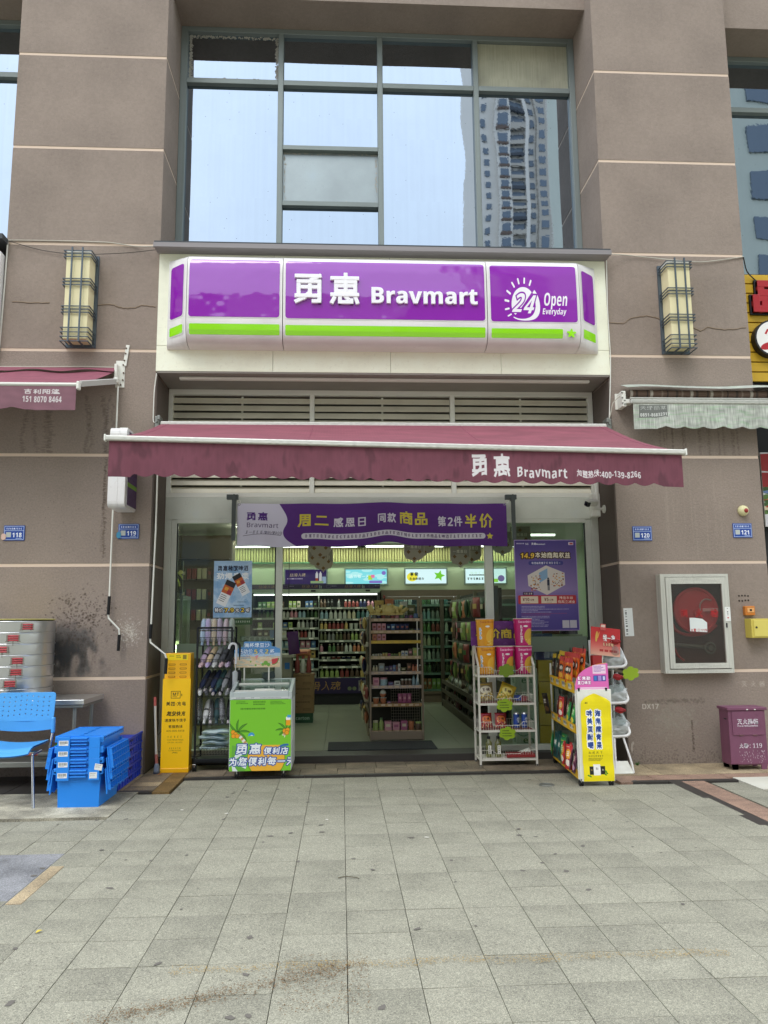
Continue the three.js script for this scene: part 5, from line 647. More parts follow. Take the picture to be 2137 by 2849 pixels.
// ---------- left side: table, steamers, chair, crates ----------
{
  const t = thing('steel_table', 'stainless steel work table against the left wall', 'table', [-3.3, 0, 0.365]);
  part(t, 'table_top', metric(rb(1.76, 0.045, 0.63, 0.006, 0, 0.787, 0)), M.steel); part(t, 'top_apron', metric(rb(1.74, 0.03, 0.6, 0.004, 0, 0.75, 0, 1)), M.steelDull); part(t, 'lower_shelf', metric(rb(1.62, 0.05, 0.5, 0.006, -0.12, 0.215, 0)), M.steelDull);
  for (const [x, z] of [[0.78, 0.25], [0.78, -0.25], [-0.82, 0.25], [-0.82, -0.25]]) part(t, 'leg', rod([x, 0, z], [x, 0.75, z], 0.019, 12), M.steelDull);
}
{
  const R = 0.36, C = [-3.2, 0, 0.39]; const ang = [-6, 18, 25, 26, 5, 19, 37]; const names = ['lowest', 'second', 'third', 'fourth', 'fifth', 'sixth', 'topmost'];
  const shell = metric(lathe([[R - 0.012, 0.0], [R, 0.002], [R, 0.09], [R + 0.006, 0.096], [R + 0.006, 0.104], [R - 0.004, 0.105], [R - 0.012, 0.1], [R - 0.014, 0.0]], 64)); const handle = merge([-0.03, -0.01, 0.01].map((y) => new THREE.TorusGeometry(R + 0.018, 0.0085, 6, 14, 0.24).rotateZ(-0.12).rotateX(PI / 2).rotateY(-PI / 2).translate(0, y, 0))); const clampG = merge([-0.135, 0.135].flatMap((a) => [cb(0.012, 0.06, 0.03).translate(0, -0.01, R + 0.012).rotateY(a), cb(0.03, 0.008, 0.008).translate(0, -0.04, R + 0.01).rotateY(a)]));
  const redM = std(0xb8454a, 0.5), brass = std(0x9a948a, 0.4, 0.7);
  for (let i = 0; i < 7; i++) { const t = thing('steamer_tier', `round steel steamer tier with red handle, ${names[i]} of the stack`, 'steamer', [C[0], 0.811 + i * 0.1055, C[2]], ang[i] * PI / 180, 'stacked steel steamer tiers on the table'); part(t, 'shell', shell, M.steel); part(t, 'handle_rods', handle, redM, [0, 0.06, 0]); part(t, 'handle_clamp', clampG, brass, [0, 0.06, 0]); part(t, 'perforated_base', cyl(R - 0.015, R - 0.015, 0.008, 0, 0.004, 0, 40), M.steelDull); if (i < 6) part(t, 'drip_stay', rod([0, -0.02, R + 0.008], [0.0, 0.035, R + 0.008], 0.003), brass); }
  single('steamer_liner', lathe([[0, 0.0], [R - 0.03, 0.0], [R - 0.006, 0.012], [R + 0.004, 0.014], [R - 0.01, 0.02], [0, 0.012]], 48), std(0xb9ae62, 0.8), 'yellowish cloth liner lying on top of the steamer stack', 'cloth', [C[0], 0.811 + 7 * 0.1055, C[2]]);
}
{
  const t = thing('mop', 'green floor mop with red handle lying on the table shelf', 'mop', [-2.72, 0.265, 0.5]); part(t, 'handle', rod([-0.75, 0.02, 0.02], [-0.13, 0.03, 0.02], 0.013), std(0xa85a4c, 0.5)); part(t, 'socket', rod([-0.15, 0.03, 0.02], [-0.05, 0.03, 0.02], 0.024), std(0x70726c, 0.5)); const g = []; for (let i = 0; i < 90; i++) { const a = rr(0, 6.28), r = rr(0.02, 0.07); g.push(tube([[-0.06, 0.03, 0.02], [0.02 + rr(0, 0.05), 0.04 + Math.sin(a) * r + 0.02, 0.02 + Math.cos(a) * r], [0.05 + rr(-0.02, 0.06), Math.max(-0.01, 0.03 + Math.sin(a) * r * 1.5), 0.02 + Math.cos(a) * r * 1.4]], 0.0055, 6, 4)); } part(t, 'mop_head', g, std(0x2f8a2c, 0.9));
}
{
  const t = thing('plastic_chair', 'blue perforated plastic chair with chrome legs by the steel table', 'chair', [-2.84, 0, 1.2]); const blue = phy(0x4c9fe0, 0.35);
  const back = roundRect(-0.25, 0, 0.5, 0.25, 0.03); for (let r = 0; r < 5; r++) for (let i = 0; i < 9; i++) { const h = new THREE.Path(), x = -0.2 + i * 0.05, y = 0.055 + r * 0.04 + 0.008 * Math.cos(i - 4); h.absellipse(x, y, 0.0075, 0.0075, 0, 2 * PI); back.holes.push(h); }
  part(t, 'backrest', extr(back, 0.008, 0.002, 8).rotateX(-0.16), blue, [0, 0.655, -0.23]); part(t, 'back_lower', grid(20, 6, (u, v) => { const x = -0.255 + 0.51 * u; return [x, 0.585 + 0.075 * v - 0.02 * Math.cos((u - 0.5) * PI) * (1 - v), -0.225 + 0.02 * Math.cos((u - 0.5) * PI) * -1 + 0.02]; }, 0.012), blue);
  for (const s of [-1, 1]) part(t, 'back_bracket', rb(0.03, 0.14, 0.04, 0.012, s * 0.262, 0.62, -0.2), blue);
  part(t, 'seat', grid(22, 22, (u, v) => { const x = -0.235 + 0.47 * u, z = -0.2 + 0.42 * v, e = (u - 0.5) * 2; return [x * (1 - 0.08 * v), 0.452 + 0.022 * e * e - 0.045 * Math.pow(Math.max(0, v - 0.72) / 0.28, 2) + 0.012 * Math.pow(1 - v, 3), z]; }, 0.012), blue);
  for (const s of [-1, 1]) { part(t, 'front_leg', bent([[s * 0.22, 0.425, -0.05], [s * 0.225, 0.42, 0.15], [s * 0.288, 0.0, 0.24]], 0.0115, 10), M.chrome); part(t, 'rear_leg', bent([[s * 0.262, 0.66, -0.235], [s * 0.25, 0.43, -0.18], [s * 0.285, 0, -0.3]], 0.0115, 10), M.chrome); } part(t, 'cross_tube', rod([-0.225, 0.42, 0.0], [0.225, 0.42, 0.0], 0.011), M.chrome);
}
{ // light blue nesting crates with hinged lids
  const blue = phy(0x1f86e6, 0.42, { bumpMap: bumpGrain, bumpScale: 0.0006 }); const W = 0.355, L = 0.55;
  const wall = (h) => { const w0 = W * 0.94, l0 = L * 0.95, s = []; const pts = [[-1, -1], [1, -1], [1, 1], [-1, 1]]; const g = new THREE.BufferGeometry(), p = []; const q = (w, l, y) => pts.map(([a, b]) => [a * w / 2, y, b * l / 2]); const A = q(w0, l0, 0), B = q(W, L, h), C = q(W - 0.012, L - 0.012, h), D = q(w0 - 0.012, l0 - 0.012, 0.008); const quad = (a, b, c, d) => p.push(...a, ...b, ...c, ...a, ...c, ...d); for (let i = 0; i < 4; i++) { const j = (i + 1) % 4; quad(A[j], A[i], B[i], B[j]); quad(B[j], B[i], C[i], C[j]); quad(C[j], C[i], D[i], D[j]); } quad(A[0], A[1], A[2], A[3]); quad(D[3], D[2], D[1], D[0]); g.setAttribute('position', new THREE.Float32BufferAttribute(p, 3)); g.computeVertexNormals(); return metric(g); };
  const body = wall(0.30), rimG = merge([bx(-0.2, 0.2, 0.275, 0.298, 0.276, 0.3), bx(-0.2, 0.2, 0.275, 0.298, -0.3, -0.276), bx(-0.2, -0.178, 0.275, 0.298, -0.276, 0.276), bx(0.178, 0.2, 0.275, 0.298, -0.276, 0.276), bx(-0.2, 0.2, 0.30, 0.325, 0.28, 0.292), bx(-0.2, 0.2, 0.3, 0.325, -0.292, -0.28)]);
  const plate = rb(0.105, 0.095, 0.008, 0.004, -0.125, 0.272, 0.306), plate2 = rb(0.09, 0.09, 0.008, 0.004, 0.13, 0.272, 0.306), grip = merge([rb(0.14, 0.012, 0.03, 0.004, 0, 0.305, 0.3), rb(0.13, 0.01, 0.02, 0.003, 0, 0.255, 0.302), rb(0.13, 0.01, 0.02, 0.003, 0, 0.28, 0.302)]), corner = merge([[-0.185, 0.285], [0.185, 0.285], [-0.185, -0.285], [0.185, -0.285]].map(([x, z]) => rb(0.03, 0.045, 0.03, 0.006, x, 0.3, z)));
  const lidShape = (s) => { const pts = [[0, -0.275]]; for (let i = 0; i <= 11; i++) pts.push([0.185 + (i % 2 ? 0.018 : -0.006), -0.275 + i * 0.05]); pts.push([0, 0.275]); return polyShape(pts); };
  const lidPlate = extr(lidShape(), 0.008).rotateX(PI / 2).translate(0, 0.008, 0); const ribs = []; for (let i = 0; i <= 8; i++) ribs.push(cb(0.17, 0.028, 0.005, 0.09, -0.014, -0.26 + i * 0.065)); for (let i = 0; i <= 3; i++) ribs.push(cb(0.005, 0.028, 0.53, 0.012 + i * 0.052, -0.014, 0)); const ribG = merge(ribs);
  const order = ['bottom', 'second', 'third', 'top']; const bar = (k) => print(128, 64, (c, w, h) => { c.fillStyle = '#e2e4e4'; c.fillRect(0, 0, w, h); c.fillStyle = '#1b1b1b'; let x = 12; while (x < 112) { const a = 2 + hash(x, k) * 6; c.fillRect(x, 8, a, 34); x += a + 2 + hash(x, k, 3) * 5; } tiny(c, 16, 48, 90, 8, '#333', 1, k); });
  const barM = flat(bar(1), 0.6), noteM = flat(print(96, 96, (c, w, h) => { c.fillStyle = '#dcdedb'; c.fillRect(0, 0, w, h); tiny(c, 10, 14, 70, 14, '#555', 1, 2); tiny(c, 10, 36, 60, 30, '#999', 3, 4); }), 0.7);
  for (let i = 0; i < 4; i++) {
    const t = thing('lidded_crate', `light blue lidded crate, ${order[i]} of the front stack${i === 3 ? ' with closed lid' : ''}`, 'crate', [-2.19 + rr(-0.002, 0.002), i * 0.087, 1.175], rr(-0.004, 0.004), 'light blue nesting crates');
    part(t, 'body', body, blue); part(t, 'rim', rimG, blue); part(t, 'front_plate', plate, blue); part(t, 'front_plate', plate2, blue); part(t, 'grip', grip, blue); part(t, 'corner', corner, blue);
    part(t, 'barcode_label', cb(0.078, 0.04, 0.001, -0.125, 0.268, 0.3106), [noteM, noteM, noteM, noteM, barM, noteM]); if (i < 2) part(t, 'paper_label', cb(0.062, 0.05, 0.001, 0.128, 0.268, 0.3106), noteM).rotation.z = i ? -0.15 : 0;
    for (const s of [-1, 1]) { const f = sub(t, 'lid_flap'); f.position.set(s * 0.2, 0.31, 0); f.rotation.z = i === 3 ? (s > 0 ? PI : 0) : s * (-PI / 2 + 0.13 + 0.05 * i) + (s < 0 ? PI : 0); if (i === 3) { f.rotation.z = 0; f.scale.x = -s; f.position.y = 0.312; } else { f.rotation.z = -s * (1.47 - 0.02 * i); f.scale.x = s; f.position.x = s * (0.21 + 0.006 * i); } part(f, 'plate', lidPlate, blue); part(f, 'ribs', ribG.clone().translate(0, i === 3 ? 0 : 0.036, 0), blue); part(f, 'hinge', rod([0, 0.004, -0.26], [0, 0.004, 0.26], 0.006), blue); }
  }
  const navy = phy(0x1a3ec0, 0.42); const od = ['lowest', 'second', 'middle', 'fourth', 'top'];
  for (let i = 0; i < 5; i++) { const t = thing('folded_crate', `dark blue folded crate, ${od[i]} of the stack behind the light crates`, 'crate', [-2.22, i * 0.086, 0.39], 0, 'dark blue folded crates'); part(t, 'tray', [bx(-0.18, 0.18, 0, 0.02, -0.41, 0.41), bx(0.166, 0.18, 0.02, 0.076, -0.41, 0.41), bx(-0.18, -0.166, 0.02, 0.076, -0.41, 0.41), bx(-0.166, 0.166, 0.02, 0.076, 0.396, 0.41), bx(-0.166, 0.166, 0.02, 0.076, -0.41, -0.396)], navy); part(t, 'rim', [bx(0.18, 0.19, 0.062, 0.084, -0.42, 0.42), bx(-0.19, -0.18, 0.062, 0.084, -0.42, 0.42), bx(-0.19, 0.19, 0.062, 0.084, 0.41, 0.42)], navy); const rg = []; for (let k = 0; k < 9; k++) rg.push(cb(0.006, 0.05, 0.012, 0.183, 0.036, -0.36 + k * 0.09)); part(t, 'side_ribs', rg, navy); part(t, 'handle_slot', rb(0.006, 0.022, 0.1, 0.004, 0.182, 0.045, 0), std(0x0d1a55, 0.7)); part(t, 'folded_side', bx(-0.16, 0.16, 0.03, 0.05, -0.38, 0.38), navy); }
}
// ---------- broom, socket, charging cabinet ----------
{
  const t = thing('broom', 'broom with pale handle leaning in the corner beside the charging cabinet', 'broom'); part(t, 'handle', rod([-1.925, 0.68, -0.05], [-1.888, 0.13, -0.02], 0.013, 10), std(0xc4c0b6, 0.4, 0.3)); part(t, 'top_grip', rod([-1.93, 0.76, -0.055], [-1.925, 0.67, -0.05], 0.0145, 10), std(0xa8504a, 0.5)); part(t, 'lower_sleeve', rod([-1.892, 0.19, -0.022], [-1.884, 0.09, -0.018], 0.016, 10), std(0x9a5a52, 0.5)); part(t, 'brush', lathe([[0.015, 0.1], [0.026, 0.08], [0.03, 0.03], [0.034, 0], [0, 0]], 14), std(0x6d7684, 0.8), [-1.882, 0.002, -0.015]);
  const s = thing('socket_box', 'small grey socket box with a looped cable low on the left frame', 'socket', [-1.955, 0.42, -0.53]); part(s, 'box', rb(0.05, 0.12, 0.04, 0.006), paint(0xb9b8b0, 0.5)); part(s, 'cable', tube([[0, -0.06, 0.01], [-0.04, -0.13, 0.06], [-0.03, -0.24, 0.1], [0.05, -0.25, 0.12], [0.1, -0.1, 0.1], [0.08, 0.04, 0.06]], 0.005, 40, 6), paint(0x8d8b84, 0.6));
  const c0 = thing('charging_cabinet', 'tall yellow charging cabinet with black lettering left of the entrance', 'charging cabinet', [-1.71, 0, -0.06]); const yel = phy(0xf2b40a, 0.38, { clearcoat: 0.2 });
  part(c0, 'body', rb(0.268, 1.2, 0.19, 0.008, 0, 0.605, -0.1), yel);
  const pt = print(320, 1064, (c, w, h) => { c.fillStyle = '#fdc80c'; c.fillRect(0, 0, w, h); const k = '#2c2410', mid = (s, y, hh, W, o = {}) => fitText(c, s, w / 2 - W / 2, y, W, hh, { color: k, ...o }); c.strokeStyle = k; c.lineWidth = 6; c.strokeRect(100, 148, 104, 80); write(c, 'MT', 114, 158, 44, { color: k }); write(c, 'CHARGE', 112, 205, 12, { color: k }); c.fillStyle = k; c.beginPath(); c.moveTo(222, 170); c.lineTo(212, 196); c.lineTo(220, 196); c.lineTo(214, 216); c.lineTo(230, 188); c.lineTo(221, 188); c.fill(); mid('美团·充电', 268, 50, 232); mid('超级快充', 378, 58, 216, { slant: 0.2, weight: 0.14 }); mid('速度快不烫手', 466, 38, 252); mid('客服热线', 540, 36, 164); mid('400-000-5658', 594, 24, 210, { font: 'normal' }); const b = '#7a6418'; mid('小蓝医科技', 664, 26, 190, { color: b, weight: 0.08, gap: 0.5 }); mid('13378597965', 700, 22, 196, { color: b, font: 'normal' }); mid('(9:00-18:00)', 730, 18, 170, { color: b, font: 'normal' }); mid('报装业务咨询', 798, 20, 140, { color: b, weight: 0.08 }); mid('17786765545', 824, 18, 150, { color: b, font: 'normal' }); mid('(微信)', 850, 16, 64, { color: b }); });
  const fp = flat(pt, 0.38); part(c0, 'front_panel', cb(0.285, 0.925, 0.02, 0, 0.4825, 0.006), [yel, yel, yel, yel, fp, yel]); part(c0, 'base_plinth', rb(0.29, 0.045, 0.22, 0.006, 0, 0.023, -0.085), yel);
  const lt = print(256, 80, (c, w, h) => { c.fillStyle = '#f2d418'; c.fillRect(0, 0, w, h); tiny(c, 24, 20, 60, 20, '#6a5a10', 1, 4); tiny(c, 110, 16, 70, 44, '#6a5a10', 2, 7); c.fillStyle = '#8a7a28'; c.fillRect(190, 12, 46, 56); }); part(c0, 'label_plate', cb(0.215, 0.062, 0.002, 0, 1.165, -0.0035), [yel, yel, yel, yel, flat(lt, 0.4), yel]);
  for (let r = 0; r < 4; r++) for (const s of [-1, 1]) { part(c0, 'slot', extr(roundRect(-0.035, -0.009, 0.07, 0.018, 0.008), 0.003).translate(s * 0.058, 1.09 - r * 0.042, -0.0052), std(0x8a5c08, 0.6)); part(c0, 'slot', extr(roundRect(-0.03, -0.0055, 0.06, 0.011, 0.005), 0.003).translate(s * 0.058, 1.09 - r * 0.042, -0.0035), std(0xe8ac10, 0.5)); }
}
// ---------- rack of umbrellas ----------
function caster(parent, x, y, z, r = 0.03) { const g = sub(parent, 'caster'); g.position.set(x, y, z); part(g, 'wheel', merge([cyl(r, r, 0.012, 0, -0.006, 0, 16).rotateZ(PI / 2).translate(-0.011, r, 0), cyl(r, r, 0.012, 0, -0.006, 0, 16).rotateZ(PI / 2).translate(0.011, r, 0)]), M.rubber); part(g, 'fork', [rb(0.016, 0.035, 0.03, 0.003, 0, r + 0.025, 0.004, 1), rb(0.035, 0.006, 0.035, 0.002, 0, r * 2 + 0.006, 0, 1)], M.chrome); return g; }
function basket(parent, w, d, h, y, m, r = 0.0022, step = 0.032, dip = false) { const g = [], hw = w / 2, hd = d / 2; const top = (x) => dip && Math.abs(x) < w * 0.24 ? h * 0.55 : h; for (let x = -hw; x <= hw + 1e-4; x += step) { g.push(rod([x, 0, hd], [x, top(x), hd], r, 5), rod([x, 0, -hd], [x, h, -hd], r, 5), rod([x, 0, -hd], [x, 0, hd], r * 0.8, 5)); } for (const s of [-1, 1]) { for (let z = -hd; z <= hd + 1e-4; z += step * 1.6) g.push(rod([s * hw, 0, z], [s * hw, h, z], r, 5)); g.push(rod([s * hw, h, -hd], [s * hw, h, hd], r * 1.5, 6), rod([s * hw, 0, -hd], [s * hw, 0, hd], r * 1.5, 6)); } g.push(rod([-hw, 0, hd], [hw, 0, hd], r * 1.5, 6), rod([-hw, h, -hd], [hw, h, -hd], r * 1.5, 6)); if (dip) g.push(rod([-hw, h, hd], [-w * 0.3, h, hd], r * 1.5, 6), rod([-w * 0.3, h, hd], [-w * 0.22, h * 0.55, hd], r * 1.5, 6), rod([-w * 0.22, h * 0.55, hd], [w * 0.22, h * 0.55, hd], r * 1.5, 6), rod([w * 0.22, h * 0.55, hd], [w * 0.3, h, hd], r * 1.5, 6), rod([w * 0.3, h, hd], [hw, h, hd], r * 1.5, 6)); else g.push(rod([-hw, h, hd], [hw, h, hd], r * 1.5, 6)); return part(parent, 'basket', merge(g).translate(0, y, 0), m); }
{
  const t = thing('umbrella_rack', 'black wheeled wire rack holding umbrellas beside the charging cabinet', 'display rack', [-1.335, 0, -0.26]); const w = 0.36, d = 0.34;
  for (const [x, z] of [[-w / 2, d / 2], [w / 2, d / 2], [-w / 2, -d / 2], [w / 2, -d / 2]]) { part(t, 'post', rb(0.02, 1.4, 0.02, 0.003, x, 0.77, z, 1), M.blackMetal); caster(t, x, 0, z, 0.032); }
  part(t, 'top_rail', [rb(w, 0.022, 0.02, 0.003, 0, 1.465, d / 2, 1), rb(w, 0.022, 0.02, 0.003, 0, 1.465, -d / 2, 1)], M.blackMetal); part(t, 'bottom_rail', [rb(w, 0.03, 0.02, 0.003, 0, 0.11, d / 2, 1), rb(w, 0.02, d, 0.003, 0, 0.09, 0, 1)], M.blackMetal);
  for (const [y, h] of [[1.275, 0.09], [1.045, 0.09], [0.75, 0.09], [0.47, 0.085], [0.165, 0.08]]) basket(t, w - 0.01, d - 0.02, h, y, M.blackMetal, 0.002, 0.03);
  const cols = { 'pale blue': 0xa9c2da, lilac: 0xb9a8d2, sand: 0xcdb896, mauve: 0xb7a4bd, blush: 0xd2b4b8, 'grey green': 0xa8b4a4, orange: 0xc98a4a, grey: 0x8d8f92, 'dark grey': 0x4b4d52, navy: 0x1c2848, black: 0x1b1c20, 'dark green': 0x21362a, white: 0xd0d2d0, teal: 0x2a4a4c };
  const foldG = (() => { const pts = [[0.0, 0], [0.017, 0.004], [0.02, 0.03], [0.028, 0.045], [0.03, 0.14], [0.027, 0.22], [0.016, 0.245], [0.006, 0.25], [0, 0.25]]; const g = lathe(pts, 12), p = g.attributes.position; for (let i = 0; i < p.count; i++) { const y = p.getY(i), a = Math.atan2(p.getZ(i), p.getX(i)); if (y > 0.04) { const k = 1 + 0.13 * Math.sin(a * 5 + y * 16); p.setX(i, p.getX(i) * k); p.setZ(i, p.getZ(i) * k); } } g.computeVertexNormals(); return g; })(), bandG = lathe([[0.0305, 0.11], [0.0325, 0.113], [0.0325, 0.128], [0.0305, 0.131]], 12);
  const wrap = new THREE.MeshPhysicalMaterial({ color: 0xf4f6f8, roughness: 0.15, transmission: 0.9, thickness: 0 }), wrapG = lathe([[0.012, -0.004], [0.035, 0.01], [0.036, 0.2], [0.024, 0.255]], 10);
  const fcount = {}; const fold = (c, pos, rot, where, wrapped) => { const k = fcount[where] = (fcount[where] ?? -1) + 1; const o = thing('folded_umbrella', `${c} folded umbrella ${where}, ${nth[k]} from left`, 'umbrella', pos, 0, 'folded umbrellas on the black rack'); o.rotation.set(...rot); part(o, 'canopy', foldG, paint(cols[c], 0.75)); part(o, 'strap', bandG, paint(0x2b2c30, 0.6)); part(o, 'handle_tip', cyl(0.016, 0.015, 0.035, 0, -0.034, 0, 10), paint(c === 'navy' || c === 'black' ? 0xb9b2b4 : cols[c], 0.4)); if (wrapped) part(o, 'clear_wrap', wrapG, wrap); };
  ['pale blue', 'lilac', 'sand', 'mauve', 'blush', 'grey green'].forEach((c, i) => fold(c, [-1.485 + i * 0.06, 1.315, -0.2], [-0.18, i, i === 5 ? -0.25 : rr(-0.05, 0.05)], 'upright in the top basket of black rack', true));
  ['mauve', 'sand', 'grey', 'dark grey', 'black'].forEach((c, i) => fold(c, [-1.48 + i * 0.068, 1.09, -0.12], [-0.75, 0, -0.28], 'leaning in the second basket of black rack', false));
  ['blush', 'lilac', 'white', 'blush', 'mauve'].forEach((c, i) => fold(c, [-1.475 + i * 0.07, 1.075, -0.07], [-1.45, 0, rr(-0.1, 0.1)], 'low in the second basket of black rack', false));
  ['navy', 'black', 'navy', 'teal', 'grey', 'black'].forEach((c, i) => fold(c, [-1.485 + i * 0.06, 0.83, -0.13], [-0.7, 0, -0.32 + i * 0.02], 'leaning in the middle basket of black rack', false));
  ['white', 'dark grey', 'navy', 'black', 'grey'].forEach((c, i) => fold(c, [-1.475 + i * 0.07, 0.79, -0.07], [-1.42, 0, rr(-0.2, 0.2)], 'low in the middle basket of black rack', false));
  ['dark green', 'white', 'black', 'teal', 'dark grey', 'black'].forEach((c, i) => fold(c, [-1.49 + i * 0.062, 0.505, -0.12], [-0.5, i, rr(-0.25, 0.1)], 'standing in the fourth basket of black rack', i % 2 === 0));
  const packTex = print(256, 160, (c, W, H) => { c.fillStyle = '#c5d8dc'; c.fillRect(0, 0, W, H); c.fillStyle = '#8fc4dc'; c.beginPath(); c.ellipse(80, 90, 34, 22, 0, 0, 7); c.fill(); for (let i = 0; i < 40; i++) { c.globalAlpha = 0.3; c.fillStyle = pick(['#fff', '#8fb8c8', '#e8f2f2']); c.fillRect(rr(0, W), rr(0, H), rr(20, 80), rr(2, 12)); } c.globalAlpha = 1; tiny(c, 140, 80, 90, 18, '#6a9ab0', 1, 3); }); const pm = phy(0xffffff, 0.35); pm.map = packTex;
  const pw = ['top', 'second', 'third', 'lowest']; for (let i = 0; i < 4; i++) { const g = grid(14, 8, (u, v) => [(u - 0.5) * 0.27, 0.022 * Math.sin(u * PI) * Math.sin(v * PI) + 0.006 * Math.sin(u * 9 + i * 2) + 0.07 * (1 - v), (v - 0.5) * 0.24], 0.012); const o = single('rain_poncho_pack', g, pm, `pale blue plastic pack on the bottom of the umbrella rack, ${pw[3 - i]} of the pile`, 'plastic pack', [-1.34 + (i % 2) * 0.03, 0.19 + i * 0.052, -0.22 + 0.01 * i], 0, 'pale blue packs under the umbrellas'); o.rotation.set(0.28, PI + rr(-0.15, 0.15), rr(-0.05, 0.05)); }
  for (const [m, x, z, l] of [[phy(0xdadade, 0.3), -1.125, -0.07, 'long umbrella with white hooked handle hung on the right of the black rack'], [M.black, -1.1, -0.17, 'long umbrella with black hooked handle hung on the right of the black rack']]) { const o = thing('long_umbrella', l, 'umbrella', [x, 0, z], 0, 'long umbrellas on the black rack'); part(o, 'hooked_handle', tube([[-0.055, 1.245, 0.02], [-0.045, 1.28, 0.02], [-0.02, 1.3, 0.02], [0.012, 1.29, 0.015], [0.022, 1.25, 0.01], [0.018, 1.09, 0.0]], 0.0125, 30, 10), m); part(o, 'shaft', rod([0.018, 1.1, 0], [0.008, 0.86, -0.0], 0.008), M.chrome); part(o, 'canopy', lathe([[0.0, 0.35], [0.012, 0.36], [0.02, 0.5], [0.026, 0.8], [0.03, 1.0], [0.012, 1.02], [0, 1.02]], 12).scale(1, 1, 1).translate(0.012, 0, 0), m === M.black ? paint(0x1f2024, 0.8) : new THREE.MeshPhysicalMaterial({ color: 0xdfe3e6, roughness: 0.25, transmission: 0.5, thickness: 0 })); part(o, 'ferrule', rod([0.012, 0.27, 0], [0.012, 0.36, 0], 0.004), M.chrome); }
}
// ---------- ice cream freezer ----------
{
  const t = thing('chest_freezer', 'chest freezer with bright green printed front and sloped glass lid', 'freezer', [-0.8, 0, 0.05]); const w = 0.615, white = phy(0xdde0e0, 0.35);
  const tex = print(820, 920, (c, W, H) => {
    c.fillStyle = '#7cc82e'; c.fillRect(0, 0, W, H); const dark = '#3f7a16'; tiny(c, 80, 22, 180, 40, dark, 2, 3); tiny(c, 310, 22, 170, 60, dark, 2, 5); tiny(c, 540, 20, 220, 50, dark, 3, 7); tiny(c, 140, 108, 500, 34, dark, 1, 9);
    const frond = (x, y, s, fl) => { c.save(); c.translate(x, y); c.scale(s * fl, s); c.fillStyle = '#4f9a26'; c.strokeStyle = '#1f3a12'; c.lineWidth = 5; for (const a of [-2.3, -1.5, -0.7, 0.05, 0.8]) { c.save(); c.rotate(a); c.beginPath(); c.moveTo(0, 0); c.quadraticCurveTo(80, -60, 170, -6); c.quadraticCurveTo(80, -8, 0, 0); c.fill(); c.stroke(); c.restore(); } c.restore(); };
    const trunk = (x, y, x2, y2) => { for (let i = 0; i < 6; i++) { const u = i / 6, v = (i + 1) / 6; c.strokeStyle = i % 2 ? '#e8e4d8' : '#c79a62'; c.lineWidth = 44; c.beginPath(); c.moveTo(x + (x2 - x) * u, y + (y2 - y) * u); c.lineTo(x + (x2 - x) * v, y + (y2 - y) * v); c.stroke(); } };
    trunk(120, 450, 235, 590); trunk(740, 440, 660, 590); frond(110, 420, 0.95, 1); frond(750, 400, 0.8, -1); c.strokeStyle = '#7a4a10'; c.lineWidth = 4; for (const [x, y] of [[45, 420], [80, 448], [50, 470], [100, 470], [735, 410], [775, 400], [765, 435]]) { c.fillStyle = '#f0a020'; c.beginPath(); c.arc(x, y, 28, 0, 7); c.fill(); c.stroke(); }
    c.fillStyle = '#3f9ad2'; c.beginPath(); c.arc(290, 470, 44, 0, 7); c.fill(); c.fillStyle = '#dfe9ee'; c.beginPath(); c.arc(295, 478, 20, 0, 7); c.fill(); c.fillStyle = '#f0a020'; c.fillRect(752, 250, 60, 90); c.fillStyle = '#f4f4f0'; c.fillRect(752, 230, 60, 40); c.fillStyle = '#4aa0d8'; c.fillRect(770, 206, 50, 34);
    c.fillStyle = '#f2b83a'; c.beginPath(); c.arc(490, 760, 250, 0, 7); c.fill(); c.strokeStyle = '#2f6a14'; c.lineWidth = 6; c.stroke(); c.fillStyle = '#7cc82e'; c.fillRect(250, 470, 480, 120); for (let i = 0; i < 6; i++) { c.fillStyle = i % 2 ? '#e4ecec' : '#6ab040'; c.beginPath(); c.moveTo(30, 800); c.arc(30, 800, 210, -1.55 + i * 0.5, -1.05 + i * 0.5); c.fill(); } c.fillStyle = '#7cc82e'; c.fillRect(0, 470, 20, 60); c.strokeStyle = '#2f6ab0'; c.lineWidth = 26; c.beginPath(); c.arc(760, 740, 150, 3.4, 4.9); c.stroke();
    const o = { color: '#eef2f6', weight: 0.14, outline: 12, outlineColor: '#2a4fa0', slant: 0.12 }; fitText(c, '勇惠', 80, 568, 350, 132, { ...o, weight: 0.12 }); fitText(c, '便利店', 450, 618, 340, 92, o); fitText(c, '为您便利每一天', -14, 742, 900, 108, o);
  });
  const body = sub(t, 'body'); part(body, 'cabinet', rb(w, 0.68, 0.56, 0.012, 0, 0.412, 0), white); part(body, 'printed_front', cb(w - 0.012, 0.685, 0.008, 0, 0.414, 0.286), [white, white, white, white, flat(tex, 0.32), white]); part(body, 'brand_strip', cb(w - 0.03, 0.018, 0.004, 0, 0.772, 0.288), flat(print(512, 24, (c, W, H) => { c.fillStyle = '#cfd2d0'; c.fillRect(0, 0, W, H); tiny(c, 40, 6, 80, 12, '#333', 1, 2); tiny(c, 170, 6, 40, 12, '#555', 1, 3); tiny(c, 250, 8, 200, 9, '#777', 1, 4); }), 0.4));
  const grey = phy(0xb9c2c0, 0.35), frameShape = (x) => polyShape([[0.285, 0.752], [0.285, 0.83], [-0.27, 0.925], [-0.285, 0.925], [-0.285, 0.752]]);
  for (const s of [-1, 1]) part(t, 'lid_side', extr(frameShape(), 0.03).rotateY(-PI / 2).translate(s * (w / 2 - 0.015) + 0.015, 0, 0), grey); part(t, 'lid_front', rb(w - 0.06, 0.075, 0.05, 0.01, 0, 0.795, 0.262), grey); part(t, 'lid_back', rb(w - 0.06, 0.17, 0.03, 0.006, 0, 0.84, -0.27), grey);
